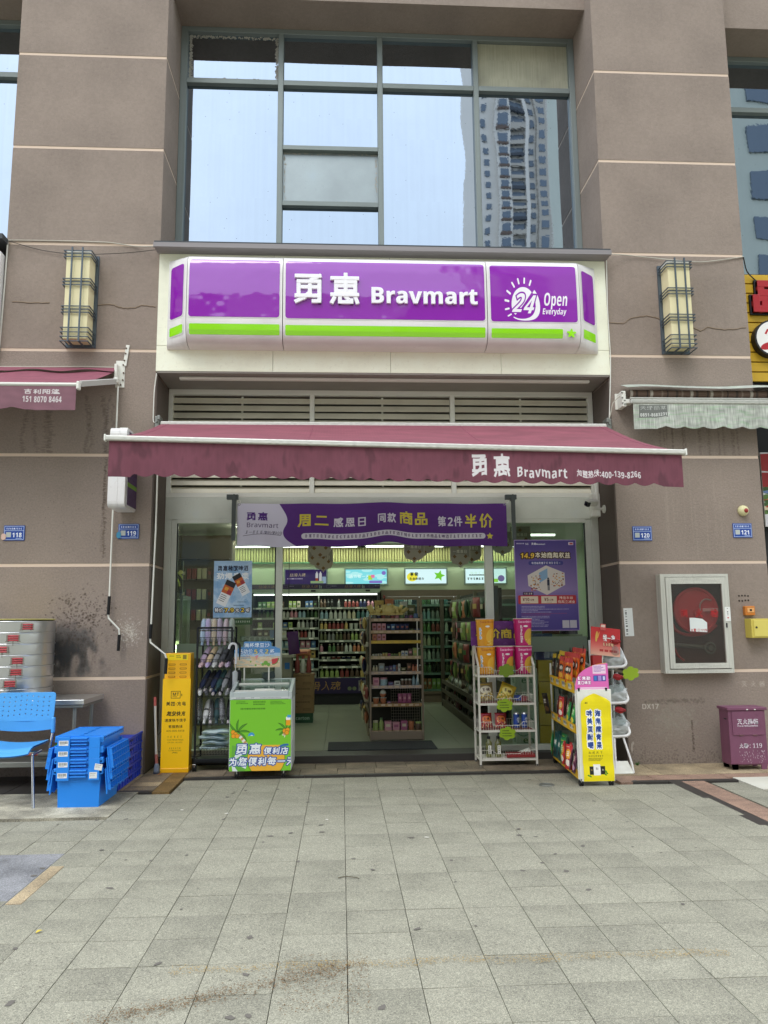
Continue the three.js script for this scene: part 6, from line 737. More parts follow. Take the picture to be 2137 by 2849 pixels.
  part(t, 'sliding_glass', cb(w - 0.09, 0.006, 0.53).rotateX(0.17).translate(0, 0.872, -0.005), M.glass); part(t, 'glass_frame', [cb(w - 0.09, 0.016, 0.02).rotateX(0.17).translate(0, 0.835, 0.235), cb(w - 0.1, 0.014, 0.03).rotateX(0.17).translate(0, 0.885, -0.04), rb(0.2, 0.012, 0.03, 0.005, 0.03, 0.85, 0.215)], M.whitePaint); part(t, 'inner_tub', [cb(w - 0.08, 0.01, 0.5, 0, 0.757, 0), ...[-1, 0, 1].map((i) => cb(0.006, 0.08, 0.48, i * 0.17, 0.8, -0.02))], paint(0x8d9694, 0.5)); for (let i = 0; i < 10; i++) part(t, 'ice_packet', rb(0.09, 0.03, 0.06, 0.008, -0.22 + (i % 5) * 0.11, 0.785, -0.15 + (i / 5 | 0) * 0.14), pick([paint(0x6f93a8), paint(0xc9ccc4), paint(0x8aa59a), paint(0xa8b4c4)]), [0, 0, 0]); for (const [x, z] of [[-0.23, 0.25], [0.23, 0.25], [-0.23, -0.22], [0.23, -0.22]]) caster(t, x, 0, z, 0.03); part(t, 'side_label', cb(0.004, 0.2, 0.09, w / 2 + 0.003, 0.45, 0.2), M.whitePaint);
  const sh = new THREE.Shape(); [[0, 0.0], [0.485, 0.0], [0.485, 0.195], [0.45, 0.205], [0.44, 0.215], [0.395, 0.22], [0.39, 0.262], [0.37, 0.272], [0.11, 0.272], [0.098, 0.262], [0.095, 0.215], [0.05, 0.21], [0.03, 0.19], [0.0, 0.185]].forEach(([x, y], i) => i ? sh.lineTo(x, y) : sh.moveTo(x, y));
  const pg = extr(sh, 0.004); { const p = pg.attributes.position, uv = pg.attributes.uv; for (let i = 0; i < p.count; i++) uv.setXY(i, p.getX(i) / 0.485, p.getY(i) / 0.272); }
  const ptx = print(640, 360, (c, W, H) => { c.fillStyle = '#b9d4ec'; c.fillRect(0, 0, W, H); c.fillStyle = '#5f9ad2'; c.fillRect(0, 0, W, 160); c.fillStyle = '#e8d0ac'; c.fillRect(0, 210, W, 150); for (let i = 0; i < 120; i++) { c.globalAlpha = 0.4; c.fillStyle = pick(['#f2dfc0', '#d8b888', '#9cc8d8', '#eef4f8', '#e8a890']); c.beginPath(); c.ellipse(rr(0, W), rr(190, H), rr(10, 50), rr(4, 12), 0, 0, 7); c.fill(); } c.globalAlpha = 1; c.fillStyle = '#7ab648'; for (const [x, y, r] of [[440, 300, 30], [400, 320, 20], [480, 322, 24], [300, 330, 14], [230, 280, 12]]) { c.beginPath(); c.arc(x, y, r, 0, 7); c.fill(); } c.fillStyle = '#d84a50'; c.beginPath(); c.moveTo(520, 250); c.lineTo(620, 230); c.quadraticCurveTo(610, 320, 530, 320); c.fill(); c.strokeStyle = '#4a9a3a'; c.lineWidth = 10; c.beginPath(); c.moveTo(620, 232); c.quadraticCurveTo(612, 322, 532, 322); c.stroke(); c.fillStyle = '#e89a9a'; c.beginPath(); c.moveTo(290, 200); c.lineTo(340, 190); c.lineTo(310, 260); c.fill(); tiny(c, 90, 205, 140, 40, '#6a86b8', 2, 4); const o = { color: '#eaf3fb', weight: 0.12, outline: 8, outlineColor: '#4a86c6' }; fitText(c, '满杯绿豆沙', 136, 18, 360, 64, o); let q = 60; for (const [s, W2, col] of [['活动价', 200, '#eaf3fb'], ['5', 56, '#f4d84a'], ['元', 66, '#eaf3fb'], ['2', 56, '#f4d84a'], ['杯', 70, '#eaf3fb']]) { fitText(c, s, q, 104, W2, 68, { ...o, color: col }); q += W2 + 14; } });
  const o = thing('promo_card', 'printed beach themed promotion card standing behind the green freezer', 'card', [-1.137, 1.045, -0.16]); part(o, 'card', pg, flat(ptx, 0.45)); part(o, 'stand_leg', [bx(0.1, 0.115, -0.14, 0.02, -0.012, -0.002), bx(0.36, 0.375, -0.14, 0.02, -0.012, -0.002)], M.whitePaint);
  const dk = single('dark_carton', rb(0.12, 0.07, 0.1, 0.006), paint(0x2b3a3a, 0.5), 'small dark carton lying behind the freezer lid', 'carton', [-0.78, 0.96, -0.22], 0.4); dk.rotation.z = 0.15;
}
// ---------- white wire rack with snack tubs ----------
const pillowBag = (w, h, d, tex, flip) => grid(10, 12, (u, v) => { const e = Math.sin(u * PI) ** 0.6 * Math.sin(v * PI) ** 0.6; return [(u - 0.5) * w * (1 - 0.06 * Math.sin(v * PI)), v * h, e * d / 2]; });
const bagG = (w, h, d) => { const a = pillowBag(w, h, d), b = pillowBag(w, h, d).scale(1, 1, -1); b.setIndex([...b.index.array].reverse()); b.computeVertexNormals(); return merge([a, b]); };
const cloudG = (() => { const s = new THREE.Shape(); for (let i = 0; i <= 60; i++) { const a = i / 60 * 2 * PI, r = 0.05 + 0.024 * Math.sqrt(Math.abs(Math.sin(a * 3 + 0.4))); i ? s.lineTo(Math.cos(a) * r * 1.25, Math.sin(a) * r * 0.95) : s.moveTo(r * 1.25, 0); } return extr(s, 0.003); })();
const cloudTex = print(128, 96, (c, w, h) => { c.fillStyle = '#8fae1e'; c.fillRect(0, 0, w, h); for (let i = 0; i < 3; i++) tiny(c, 26, 26 + i * 18, 76, 10, '#1f3010', 1, i + 3); });
{ const p = cloudG.attributes.position, uv = cloudG.attributes.uv; for (let i = 0; i < p.count; i++) uv.setXY(i, 0.5 + p.getX(i) / 0.18, 0.5 + p.getY(i) / 0.14); }
const cloudM = flat(cloudTex, 0.5), cloudPlain = paint(0x96b222, 0.5);
const cloud = (x, y, z, l, m = cloudM, rz = 0) => { const o = single('price_cloud', cloudG, m, l, 'price card', [x, y, z], 0, 'green cloud price cards'); o.rotation.z = rz; return o; };
{
  const t = thing('snack_rack', 'white wire rack with four baskets right of the shop opening', 'display rack', [1.765, 0, -0.23]); const w = 0.6, d = 0.3, wm = std(0xd8d4c8, 0.5); const hw = w / 2, hd = d / 2;
  for (const s of [-1, 1]) { part(t, 'side_frame', [barBox([s * hw, 0.0, hd], [s * hw, 1.03, hd], 0.02, 0.02), barBox([s * hw, 1.03, hd], [s * hw, 1.24, -hd + 0.06], 0.019, 0.019), barBox([s * hw, 0.0, -hd], [s * hw, 1.26, -hd], 0.02, 0.02), barBox([s * hw, 0.066, -hd], [s * hw, 0.066, hd], 0.014, 0.014)], wm); part(t, 'foot', [cyl(0.012, 0.014, 0.014, s * hw, -0.0, hd, 10), cyl(0.012, 0.014, 0.014, s * hw, 0, -hd, 10)], M.rubber); }
  for (const y of [0.925, 0.632, 0.353, 0.062]) { basket(t, w - 0.03, d - 0.02, 0.085, y + 0.012, wm, 0.0018, 0.026, true); part(t, 'shelf_bar', [cb(w - 0.02, 0.018, 0.012, 0, y, hd), cb(w - 0.02, 0.018, 0.012, 0, y, -hd), cb(0.012, 0.016, d, -hw, y, 0), cb(0.012, 0.016, d, hw, y, 0)], wm); part(t, 'shelf_tray', cb(w - 0.05, 0.004, d - 0.04, 0, y + 0.014, 0), y > 0.3 ? paint(0x7a2a28, 0.6) : wm); }
  // snack tubs (the pictured characters are left out)
  const tubTex = (base, sideCol, word, edge) => print(512, 256, (c, W, H) => { c.fillStyle = base; c.fillRect(0, 0, W, H); for (const ox of [0, 256]) { write(c, 'Swari', ox + 50, 14, 26, { color: edge }); write(c, 'naobaong', ox + 130, 16, 22, { color: edge }); c.fillStyle = sideCol; c.beginPath(); c.ellipse(ox + 165, 165, 60, 74, 0.15, 0, 7); c.fill(); c.fillStyle = '#e8c24a'; c.beginPath(); c.ellipse(ox + 190, 214, 54, 34, -0.2, 0, 7); c.fill(); for (let i = 0; i < 9; i++) { c.fillStyle = i % 2 ? '#d89a2a' : '#f0d27a'; c.fillRect(ox + rr(110, 220), rr(190, 246), rr(8, 34), 7); } if (word) [...'鲜切土豆乐'].forEach((ch, i) => write(c, ch, ox + 62, 60 + i * 34, 32, { color: '#f4f2f0', weight: 0.15 })); else [...'鲜切薯'].forEach((ch, i) => write(c, ch, ox + 32, 84 + i * 38, 30, { color: '#3a8ac0', outline: 5, outlineColor: '#f4f4f4' })); c.fillStyle = '#f4f2ee'; c.beginPath(); c.ellipse(ox + 120, 70, 22, 9, 0, 0, 7); c.fill(); } });
  const yT = flat(tubTex('#e39a12', '#edb63a', false, '#b85a10'), 0.4), pT = flat(tubTex('#c2186e', '#d9a93c', true, '#f2c6dc'), 0.4); const side = new THREE.CylinderGeometry(0.1, 0.084, 0.29, 28, 1, true).rotateY(PI * 0.75 - 0.55).translate(0, 0.145, 0), rim = new THREE.TorusGeometry(0.1005, 0.0045, 6, 28).rotateX(PI / 2).translate(0, 0.291, 0), lid = cyl(0.097, 0.097, 0.006, 0, 0.276, 0, 28), bot = cyl(0.083, 0.083, 0.004, 0, 0, 0, 24);
  const tub = (m, col, x, y, l, z = -0.215, turn = 0) => { const o = thing('snack_tub', l, 'snack tub', [x, y, z], turn, 'paper snack tubs on the white rack'); part(o, 'paper_wall', side, m); part(o, 'rim', rim, paint(0xe6d9cc, 0.5)); part(o, 'foil_lid', lid, paint(0xb9bbb8, 0.35, 0.5)); part(o, 'base', bot, paint(col, 0.6)); };
  tub(yT, 0xe39a12, 1.578, 0.945, 'yellow snack tub at the left of the lower row on the white rack'); tub(pT, 0xc2186e, 1.782, 0.945, 'pink snack tub in the middle of the lower row on the white rack'); tub(pT, 0xc2186e, 1.983, 0.945, 'pink snack tub at the right of the lower row on the white rack'); tub(yT, 0xe39a12, 1.572, 1.243, 'yellow snack tub on top at the left of the white rack'); tub(pT, 0xc2186e, 1.99, 1.243, 'pink snack tub on top at the right of the white rack');
  const ct = print(512, 256, (c, W, H) => { c.fillStyle = '#6d2f8a'; c.fillRect(0, 0, W, H); c.fillStyle = '#7d3f9a'; for (let i = 0; i < 9; i++) for (let j = 0; j < 5; j++) if ((i + j) % 2) { c.save(); c.translate(i * 60, j * 60); c.rotate(PI / 4); c.fillRect(-18, -18, 36, 36); c.restore(); } fitText(c, '特价商品', 44, 80, 430, 100, { color: '#e8d34a', weight: 0.14, outline: 8, outlineColor: '#3a1850' }); }); const [cg, cm] = board(0.66, 0.27, 0.004, ct, paint(0x6d2f8a)); single('price_header', cg, cm, 'purple header card with yellow lettering behind the snack tubs', 'card', [1.765, 1.375, -0.34]);
  // snacks on the lower shelves
  const bagTex = (c1, c2, c3) => print(128, 160, (c, W, H) => { c.fillStyle = c1; c.fillRect(0, 0, W, H); c.fillStyle = c2; c.beginPath(); c.ellipse(64, 66, 48, 34, 0, 0, 7); c.fill(); for (let i = 0; i < 40; i++) { c.fillStyle = pick([c3, c2, c1, '#e8d8a0']); c.beginPath(); c.ellipse(rr(10, 118), rr(92, 150), rr(4, 11), rr(3, 8), rr(0, 3), 0, 7); c.fill(); } write(c, '好味', 34, 50, 30, { color: '#3a1a10', weight: 0.14 }); tiny(c, 20, 14, 90, 14, c3, 1, 5); });
  const bG = bagG(0.17, 0.2, 0.07), bS = bagG(0.13, 0.16, 0.06); const bag = (tex, g, x, y, l, rz = 0, rx = -0.25, z = -0.2) => { const o = single('snack_bag', g, tex, l, 'snack bag', [x, y, z]); o.rotation.set(rx, 0, rz); };
  const veg = flat(bagTex('#8a7a58', '#d8d0b8', '#c8a83a'), 0.35), veg2 = flat(bagTex('#b89a2a', '#d8c86a', '#6a8a3a'), 0.35), red = flat(bagTex('#9a2a2c', '#e0783a', '#d87aa0'), 0.35);
  bag(veg, bG, 1.57, 0.655, 'brown vegetable snack bag on the second shelf of the white rack', 0.06); bag(veg2, bG, 1.75, 0.65, 'yellow vegetable snack bag leaning on the second shelf of the white rack', -0.42); bag(red, bS, 1.565, 0.372, 'dark red snack bag at the left end of the third shelf', 0.05); bag(red, bS, 1.715, 0.372, 'dark red snack bag next to the blue cans', -0.03);
  const canT = flat(print(128, 192, (c, W, H) => { c.fillStyle = '#2a4a9a'; c.fillRect(0, 0, W, H); for (const x of [22, 86]) { [...'金眼'].forEach((ch, i) => write(c, ch, x - 10, 40 + i * 44, 38, { color: '#d8dce8', weight: 0.14 })); } c.fillStyle = '#b8c0d0'; c.fillRect(0, 150, W, 14); }), 0.3, { metalness: 0.3 }); for (const [x, l] of [[1.878, 'blue drink can nearer the middle of the third rack shelf'], [1.965, 'blue drink can at the right of the third rack shelf']]) { const o = thing('drink_can', l, 'can', [x, 0.37, -0.17], 0, 'blue cans on the white rack'); part(o, 'body', new THREE.CylinderGeometry(0.033, 0.033, 0.14, 20, 1, true).rotateY(2.4).translate(0, 0.08, 0), canT); part(o, 'shoulder', lathe([[0.033, 0.15], [0.027, 0.163], [0.028, 0.168], [0.024, 0.166], [0, 0.164]], 20), M.steel); part(o, 'base', lathe([[0, 0.004], [0.024, 0], [0.033, 0.01]], 20), M.steel); }
  for (const [x, l] of [[1.568, 'clear bottle with black cap at the left of the lowest rack shelf'], [1.668, 'clear bottle with black cap second on the lowest rack shelf']]) { const o = thing('tea_bottle', l, 'bottle', [x, 0.082, -0.15], 0, 'clear bottles on the white rack'); part(o, 'glass_body', lathe([[0, 0], [0.033, 0], [0.035, 0.01], [0.035, 0.13], [0.032, 0.15], [0.018, 0.172], [0.016, 0.19]], 20), new THREE.MeshPhysicalMaterial({ color: 0xcfcf9a, roughness: 0.05, transmission: 0.85, thickness: 0 })); part(o, 'cap', cyl(0.019, 0.019, 0.026, 0, 0.186, 0, 16), M.black); part(o, 'label', cb(0.034, 0.085, 0.002, 0.004, 0.08, 0.0355), M.whitePaint); part(o, 'label_print', [0, 1, 2, 3].map((i) => cb(0.01, 0.009, 0.001, 0.002, 0.108 - i * 0.02, 0.037)), M.black); }
  const o1 = single('white_tray', grid(8, 6, (u, v) => [u * 0.2, 0.0 + 0.07 * v * u, -v * 0.16], 0.004), M.whitePaint, 'white card sheet lying on the lowest shelf of the white rack', 'card', [1.83, 0.085, -0.12]);
  for (const [x, y, n, col, word] of [[1.95, 0.652, 3, 0x8a2f3a, 'dark red'], [1.9, 0.66, 2, 0x2f4a9a, 'blue'], [1.83, 0.945, 1, 0x2a5aa8, 'bright blue']]) for (let i = 0; i < n; i++) single('snack_carton', rb(0.06, 0.04 + 0.01 * (i % 2), 0.1, 0.004), paint(col, 0.5), `${word} small carton in a basket of the white rack${n > 1 ? `, ${['front', 'middle', 'back'][i]} one` : ''}`, 'carton', [x + i * 0.02, y + 0.025, -0.16 - i * 0.07], 0.1 * i, 'small cartons on the white rack');
  single('red_packet_tray', [rb(0.3, 0.03, 0.12, 0.004), ...[...Array(8)].map((_, i) => rb(0.03, 0.02, 0.1, 0.003, -0.13 + i * 0.037, 0.02, 0))], paint(0x8c2a2c, 0.5), 'tray of red packets on the lowest shelf of the white rack', 'packet tray', [1.9, 0.095, -0.14]);
  cloud(1.732, 0.625, -0.055, 'green cloud price card below the second shelf of the white rack'); cloud(1.752, 0.335, -0.055, 'green cloud price card below the third shelf of the white rack'); cloud(1.765, 0.985, -0.075, 'olive cloud card among the snack tubs', paint(0x6f8a1e, 0.5), 0.1);
}
// ---------- yellow display stand ----------
const snackPack = (() => { const body = bagG(0.1, 0.2, 0.028), head = cb(0.1, 0.045, 0.004, 0, 0.215, 0); return { body, head }; })();
{
  const ry = 0.08; const t = thing('snack_stand', 'yellow fronted wheeled snack stand facing the entrance', 'display stand', [2.355, 0, 0.4], 0); const yel = phy(0xe3cd0c, 0.4);
  const tex = print(420, 1080, (c, W, H) => { c.fillStyle = '#ecd90e'; c.fillRect(0, 0, W, H); for (let i = 0; i < 60; i++) { c.globalAlpha = 0.12; c.fillStyle = pick(['#fff36a', '#d8c000']); c.fillRect(rr(0, W), rr(0, H), rr(20, 200), rr(4, 40)); } c.globalAlpha = 1; write(c, '商圣', 56, 106, 22, { color: '#3a3a10', weight: 0.13 }); const o = { color: '#1d3f86', weight: 0.155, outline: 13, outlineColor: '#f4f4f2' }; [...'味美更耐嚼'].forEach((ch, i) => fitText(c, ch, 80, 206 + i * 98, 84, 84, o)); [...'海南嫩青果'].forEach((ch, i) => fitText(c, ch, 196, 206 + i * 98, 84, 84, o)); fitText(c, '和成天下', 82, 714, 210, 36, { color: '#2a2a18', weight: 0.07, gap: 0.45 }); fitText(c, '全国高端销量领先', 82, 764, 206, 20, { color: '#2a2a18', weight: 0.12 }); tiny(c, 82, 796, 206, 44, '#7a7010', 3, 5); c.fillStyle = '#1c1c1a'; c.fillRect(82, 900, 60, 100); c.fillRect(232, 898, 66, 100); c.fillStyle = '#eceae4'; c.fillRect(138, 876, 96, 132); c.fillStyle = '#1c1c1a'; write(c, '和', 168, 910, 34, { color: '#2a2a2a', weight: 0.08 }); write(c, '和', 98, 930, 26, { color: '#c9a85a', weight: 0.08 }); write(c, '和', 252, 930, 26, { color: '#e8e4da', weight: 0.08 }); c.fillStyle = '#4f8a22'; for (const [x, y] of [[66, 1010], [90, 1018], [304, 960], [318, 984], [300, 1000]]) { c.beginPath(); c.ellipse(x, y, 18, 10, 0.5, 0, 7); c.fill(); } });
  part(t, 'white_board', rb(0.325, 0.83, 0.02, 0.004, 0.003, 0.455, 0.598, 1), M.whitePaint);
  const sheet = grid(10, 24, (u, v) => { const top = v > 0.9 ? (v - 0.9) * 10 : 0, pin = top * Math.abs(u - 0.45) * 0.14; return [-0.135 + 0.285 * u + (v < 0.2 ? 0.004 : 0) + top * (0.5 - u) * 0.09, 0.045 + 0.79 * v - pin * 0.6, 0.622 + 0.006 * Math.sin(u * 7 + v * 9) * (0.3 + top) + 0.004 * Math.sin(v * 23)]; }, 0.0015); part(t, 'yellow_sheet', sheet, flat(tex, 0.42, { side: THREE.DoubleSide }));
  // side frame and shelves run back from the board, open towards the left
  const L = (z, y, off = 0) => [-0.155 + off - (z - 0.58) * -0.0, y, z]; const zf = 0.57, zb = -0.62, xl = -0.16, xb = 0.06, sk = (z) => xl + (zf - z) * 0.075, bk = (z) => sk(z) + 0.24;
  for (const z of [zf, zb]) part(t, 'post', [barBox([bk(z), 0.06, z], [bk(z), 1.08, z], 0.018, 0.018), barBox([sk(z), 0.06, z], [sk(z), z === zb ? 1.05 : 0.86, z], 0.016, 0.016)], M.whitePaint); part(t, 'back_panel', grid(1, 1, (u, v) => [bk(zb + (zf - zb) * u) + 0.01, 0.08 + 0.95 * v, zb + (zf - zb) * u], 0.006), M.whitePaint);
  const stripTex = print(512, 48, (c, W, H) => { c.fillStyle = '#eab80e'; c.fillRect(0, 0, W, H); for (let i = 0; i < 4; i++) { c.fillStyle = '#d8d2c0'; c.fillRect(20 + i * 126, 10, 60, 26); tiny(c, 24 + i * 126, 12, 40, 22, '#2a3a6a', 1, i); tiny(c, 74 + i * 126, 14, 34, 16, '#7a6a2a', 1, i + 5); } }); const sm = flat(stripTex, 0.45);
  for (const [y, h] of [[0.055, 0.085], [0.46, 0.085], [0.83, 0.1]]) { part(t, 'shelf', grid(1, 1, (u, v) => { const z = zb + (zf - zb) * u; return [sk(z) + (bk(z) - sk(z)) * v, y + 0.02 + 0.02 * v, z]; }, 0.006), M.whitePaint); part(t, 'price_strip', grid(8, 2, (u, v) => { const z = zf - (zf - zb) * (1 - u); return [sk(z) - 0.008 - 0.008 * v, y + h * v, z]; }, 0.003), sm); part(t, 'shelf_side', [barBox([sk(zb), y, zb], [bk(zb), y + 0.02, zb], 0.014, 0.014), barBox([sk(zf), y, zf - 0.01], [bk(zf), y + 0.02, zf - 0.01], 0.014, 0.014)], M.whitePaint); }
  for (const [x, z] of [[-0.15, 0.59], [0.13, 0.59], [sk(zb) + 0.01, zb + 0.02], [bk(zb), zb + 0.02]]) caster(t, x, 0, z, 0.026);
  // hanging packets
  const packTex = (c1, c2, c3, w) => flat(print(96, 200, (c, W, H) => { c.fillStyle = c1; c.fillRect(0, 0, W, H); c.fillStyle = c2; c.beginPath(); c.ellipse(48, 78, 36, 40, 0, 0, 7); c.fill(); c.fillStyle = c3; c.beginPath(); c.ellipse(50, 148, 34, 26, 0.3, 0, 7); c.fill(); write(c, w, 26, 52, 44, { color: '#f2ead8', weight: 0.14 }); tiny(c, 12, 16, 70, 12, c3, 1, 3); }), 0.28);
  const kinds = { black: [packTex('#1d1815', '#3a2a1e', '#6a4a2a', '王'), paint(0xd8b83a, 0.4)], orange: [packTex('#c8541a', '#231a18', '#e0a02a', '味'), paint(0xb83a38, 0.4)], 'dark red': [packTex('#5a1a22', '#8a2a2c', '#2a1418', '王'), paint(0x6a1f28, 0.4)], green: [packTex('#1f7a44', '#4faa4a', '#d8c83a', '口'), paint(0x2a8a50, 0.4)], teal: [packTex('#1d4a48', '#2f6a5e', '#13302f', '味'), paint(0x2a5a54, 0.4)], red: [packTex('#b8282c', '#e0a03a', '#f0e4d4', '王'), paint(0xc03a34, 0.4)], purple: [packTex('#4a2038', '#7a3a50', '#c8a0b0', '口'), paint(0x5a2a44, 0.4)] };
  const T = [2.355, 0, 0.4], pcount = {}; const put = (kind, z, y, dx, rx, lvl, head = true, s = 1) => { const [m, hm] = kinds[kind], pk = pcount[kind + lvl] = (pcount[kind + lvl] ?? -1) + 1; const o = thing('snack_packet', `${kind} snack packet, ${lvl} shelf of the yellow stand, ${nth[pk]} of its colour`, 'snack packet', [T[0] + sk(z) + dx - 0.035, y + (lvl === 'top' ? 0.035 : 0), T[2] + z], -PI / 2 + 0.08, 'snack packets on the yellow stand'); o.rotation.set(0, -PI / 2 + rr(-0.25, 0.35), 0); o.rotateX(rx); o.rotateZ(rr(-0.12, 0.12)); o.scale.setScalar(s); part(o, 'pouch', snackPack.body, m); if (head) part(o, 'header', snackPack.head, hm); };
  for (let i = 0; i < 4; i++) put('black', -0.52 + i * 0.1, 0.885 + 0.035 * (i % 2), 0.04 + 0.05 * (i % 2), -0.15, 'top'); for (let r = 0; r < 3; r++) for (let i = 0; i < 5; i++) put('orange', -0.08 + i * 0.115, 0.875 + r * 0.045, 0.03 + r * 0.06, -0.12, 'top'); put('black', -0.2, 1.0, 0.15, -0.1, 'top', false); put('black', 0.32, 1.04, 0.17, -0.1, 'top', false);
  put('black', -0.55, 0.52, -0.02, 0.12, 'middle', false, 1.1); for (let i = 0; i < 5; i++) put('dark red', -0.42 + i * 0.12, 0.52, 0.05 + (i % 2) * 0.05, -0.15, 'middle', false, 1.1); for (let i = 0; i < 4; i++) put('green', 0.16 + i * 0.1, 0.51, 0.03 + (i % 2) * 0.05, -0.2, 'middle', false, 1.05); put('purple', 0.0, 0.55, 0.13, -0.1, 'middle', false); put('red', -0.1, 0.53, 0.02, -0.1, 'middle', false, 1.05);
  for (let i = 0; i < 7; i++) put(i % 3 ? 'teal' : 'green', -0.56 + i * 0.1, 0.1, 0.0 + (i % 2) * 0.06, -0.1, 'lowest', false, 1.25); for (let i = 0; i < 3; i++) put('red', 0.06 + i * 0.13, 0.1, -0.01 + (i % 2) * 0.04, -0.12, 'lowest', false, 1.15); for (let i = 0; i < 3; i++) put('teal', 0.2 + i * 0.12, 0.14, 0.1, -0.1, 'lowest', false, 1.2); put('purple', 0.36, 0.095, -0.01, -0.2, 'lowest', false, 1.05); put('purple', 0.48, 0.095, 0.0, -0.2, 'lowest', false, 1.05);
  // pink quarter round header
  const ps = new THREE.Shape(); ps.moveTo(0, 0); ps.lineTo(0.318, 0); ps.lineTo(0.316, 0.235); ps.quadraticCurveTo(0.31, 0.245, 0.29, 0.243); ps.bezierCurveTo(0.16, 0.235, 0.01, 0.17, -0.002, 0.05); ps.lineTo(0, 0); const pg = extr(ps, 0.004); { const p = pg.attributes.position, uv = pg.attributes.uv; for (let i = 0; i < p.count; i++) uv.setXY(i, Math.max(0, Math.min(1, p.getX(i) / 0.318)), Math.max(0, Math.min(1, p.getY(i) / 0.243))); }
  const pkt = print(420, 320, (c, W, H) => { c.fillStyle = '#e06ab4'; c.fillRect(0, 0, W, H); c.strokeStyle = '#e8a83a'; c.lineWidth = 8; c.beginPath(); c.moveTo(0, 260); c.bezierCurveTo(10, 90, 200, 10, 400, 2); c.stroke(); fitText(c, '够来劲', 30, 160, 168, 48, { color: '#fbeef6', weight: 0.16, outline: 6, outlineColor: '#a8408a' }); fitText(c, '重口味王', 30, 214, 172, 44, { color: '#fbeef6', weight: 0.16, outline: 6, outlineColor: '#a8408a' }); c.fillStyle = '#5a3f9a'; c.beginPath(); c.roundRect(230, 150, 160, 72, 10); c.fill(); c.fillStyle = '#3a7ac0'; c.fillRect(240, 160, 34, 52); c.fillStyle = '#a88ad0'; c.fillRect(290, 156, 42, 60); c.fillStyle = '#c9d4ec'; c.fillRect(350, 162, 28, 46); c.fillStyle = '#f0d2e4'; c.fillRect(226, 22, 164, 108); tiny(c, 238, 34, 140, 80, '#8a5aa8', 5, 3); c.fillStyle = '#f2c8e2'; c.fillRect(60, 292, 340, 20); });
  const ph = thing('header_card', 'pink quarter round header card on top of the yellow stand', 'card', [2.185, 0.868, 1.0]); part(ph, 'card', pg, flat(pkt, 0.4)); part(ph, 'clip', [cb(0.02, 0.03, 0.012, 0.03, 0.0, 0.002), cb(0.02, 0.03, 0.012, 0.29, 0.0, 0.002)], M.black);
  const rt = print(360, 320, (c, W, H) => { c.fillStyle = '#c4282c'; c.fillRect(0, 0, W, H); const g = c.createLinearGradient(0, H * 0.35, 0, H); g.addColorStop(0, '#c4282c'); g.addColorStop(1, '#e8b49a'); c.fillStyle = g; c.fillRect(0, H * 0.35, W, H * 0.65); c.fillStyle = '#d8a84a'; c.beginPath(); c.ellipse(72, 110, 14, 62, 0.1, 0, 7); c.fill(); c.beginPath(); c.ellipse(96, 90, 5, 40, 0.25, 0, 7); c.fill(); fitText(c, '辣一族', 150, 76, 150, 78, { color: '#f8f2ee', weight: 0.13, outline: 5, outlineColor: '#8a1a1e' }); fitText(c, '鲜香麻辣', 150, 172, 130, 38, { color: '#f4d8a8', weight: 0.13, outline: 5, outlineColor: '#8a2a2a' }); c.fillStyle = '#b8302e'; for (const x of [110, 170, 230, 280]) c.fillRect(x, 250, 46, 26); });
  const rs = thing('tilted_sign', 'red gradient promotion board on a stick above the bottle rack', 'sign', [2.71, 1.29, 0.36]); rs.rotation.set(-0.12, 0.1, -0.1); part(rs, 'board', cb(0.32, 0.285, 0.006), [M.whitePaint, M.whitePaint, M.whitePaint, M.whitePaint, flat(rt, 0.35), M.whitePaint]); part(rs, 'tag', extr(roundRect(-0.03, 0, 0.06, 0.065, 0.008), 0.004), paint(0xc8504e, 0.5), [-0.03, 0.115, 0.006]); part(rs, 'tag_print', extr(roundRect(-0.022, 0.03, 0.044, 0.026, 0.004), 0.002), paint(0xe8c8b8, 0.5), [-0.03, 0.115, 0.0095]); part(rs, 'stick', rod([-0.02, -0.14, -0.01], [-0.05, -0.5, -0.04], 0.006), M.whitePaint);
  single('red_box', rb(0.1, 0.2, 0.06, 0.004), paint(0xa8282a, 0.5), 'plain red carton standing behind the pink header card', 'carton', [2.56, 1.06, 0.5], 0.1);
}
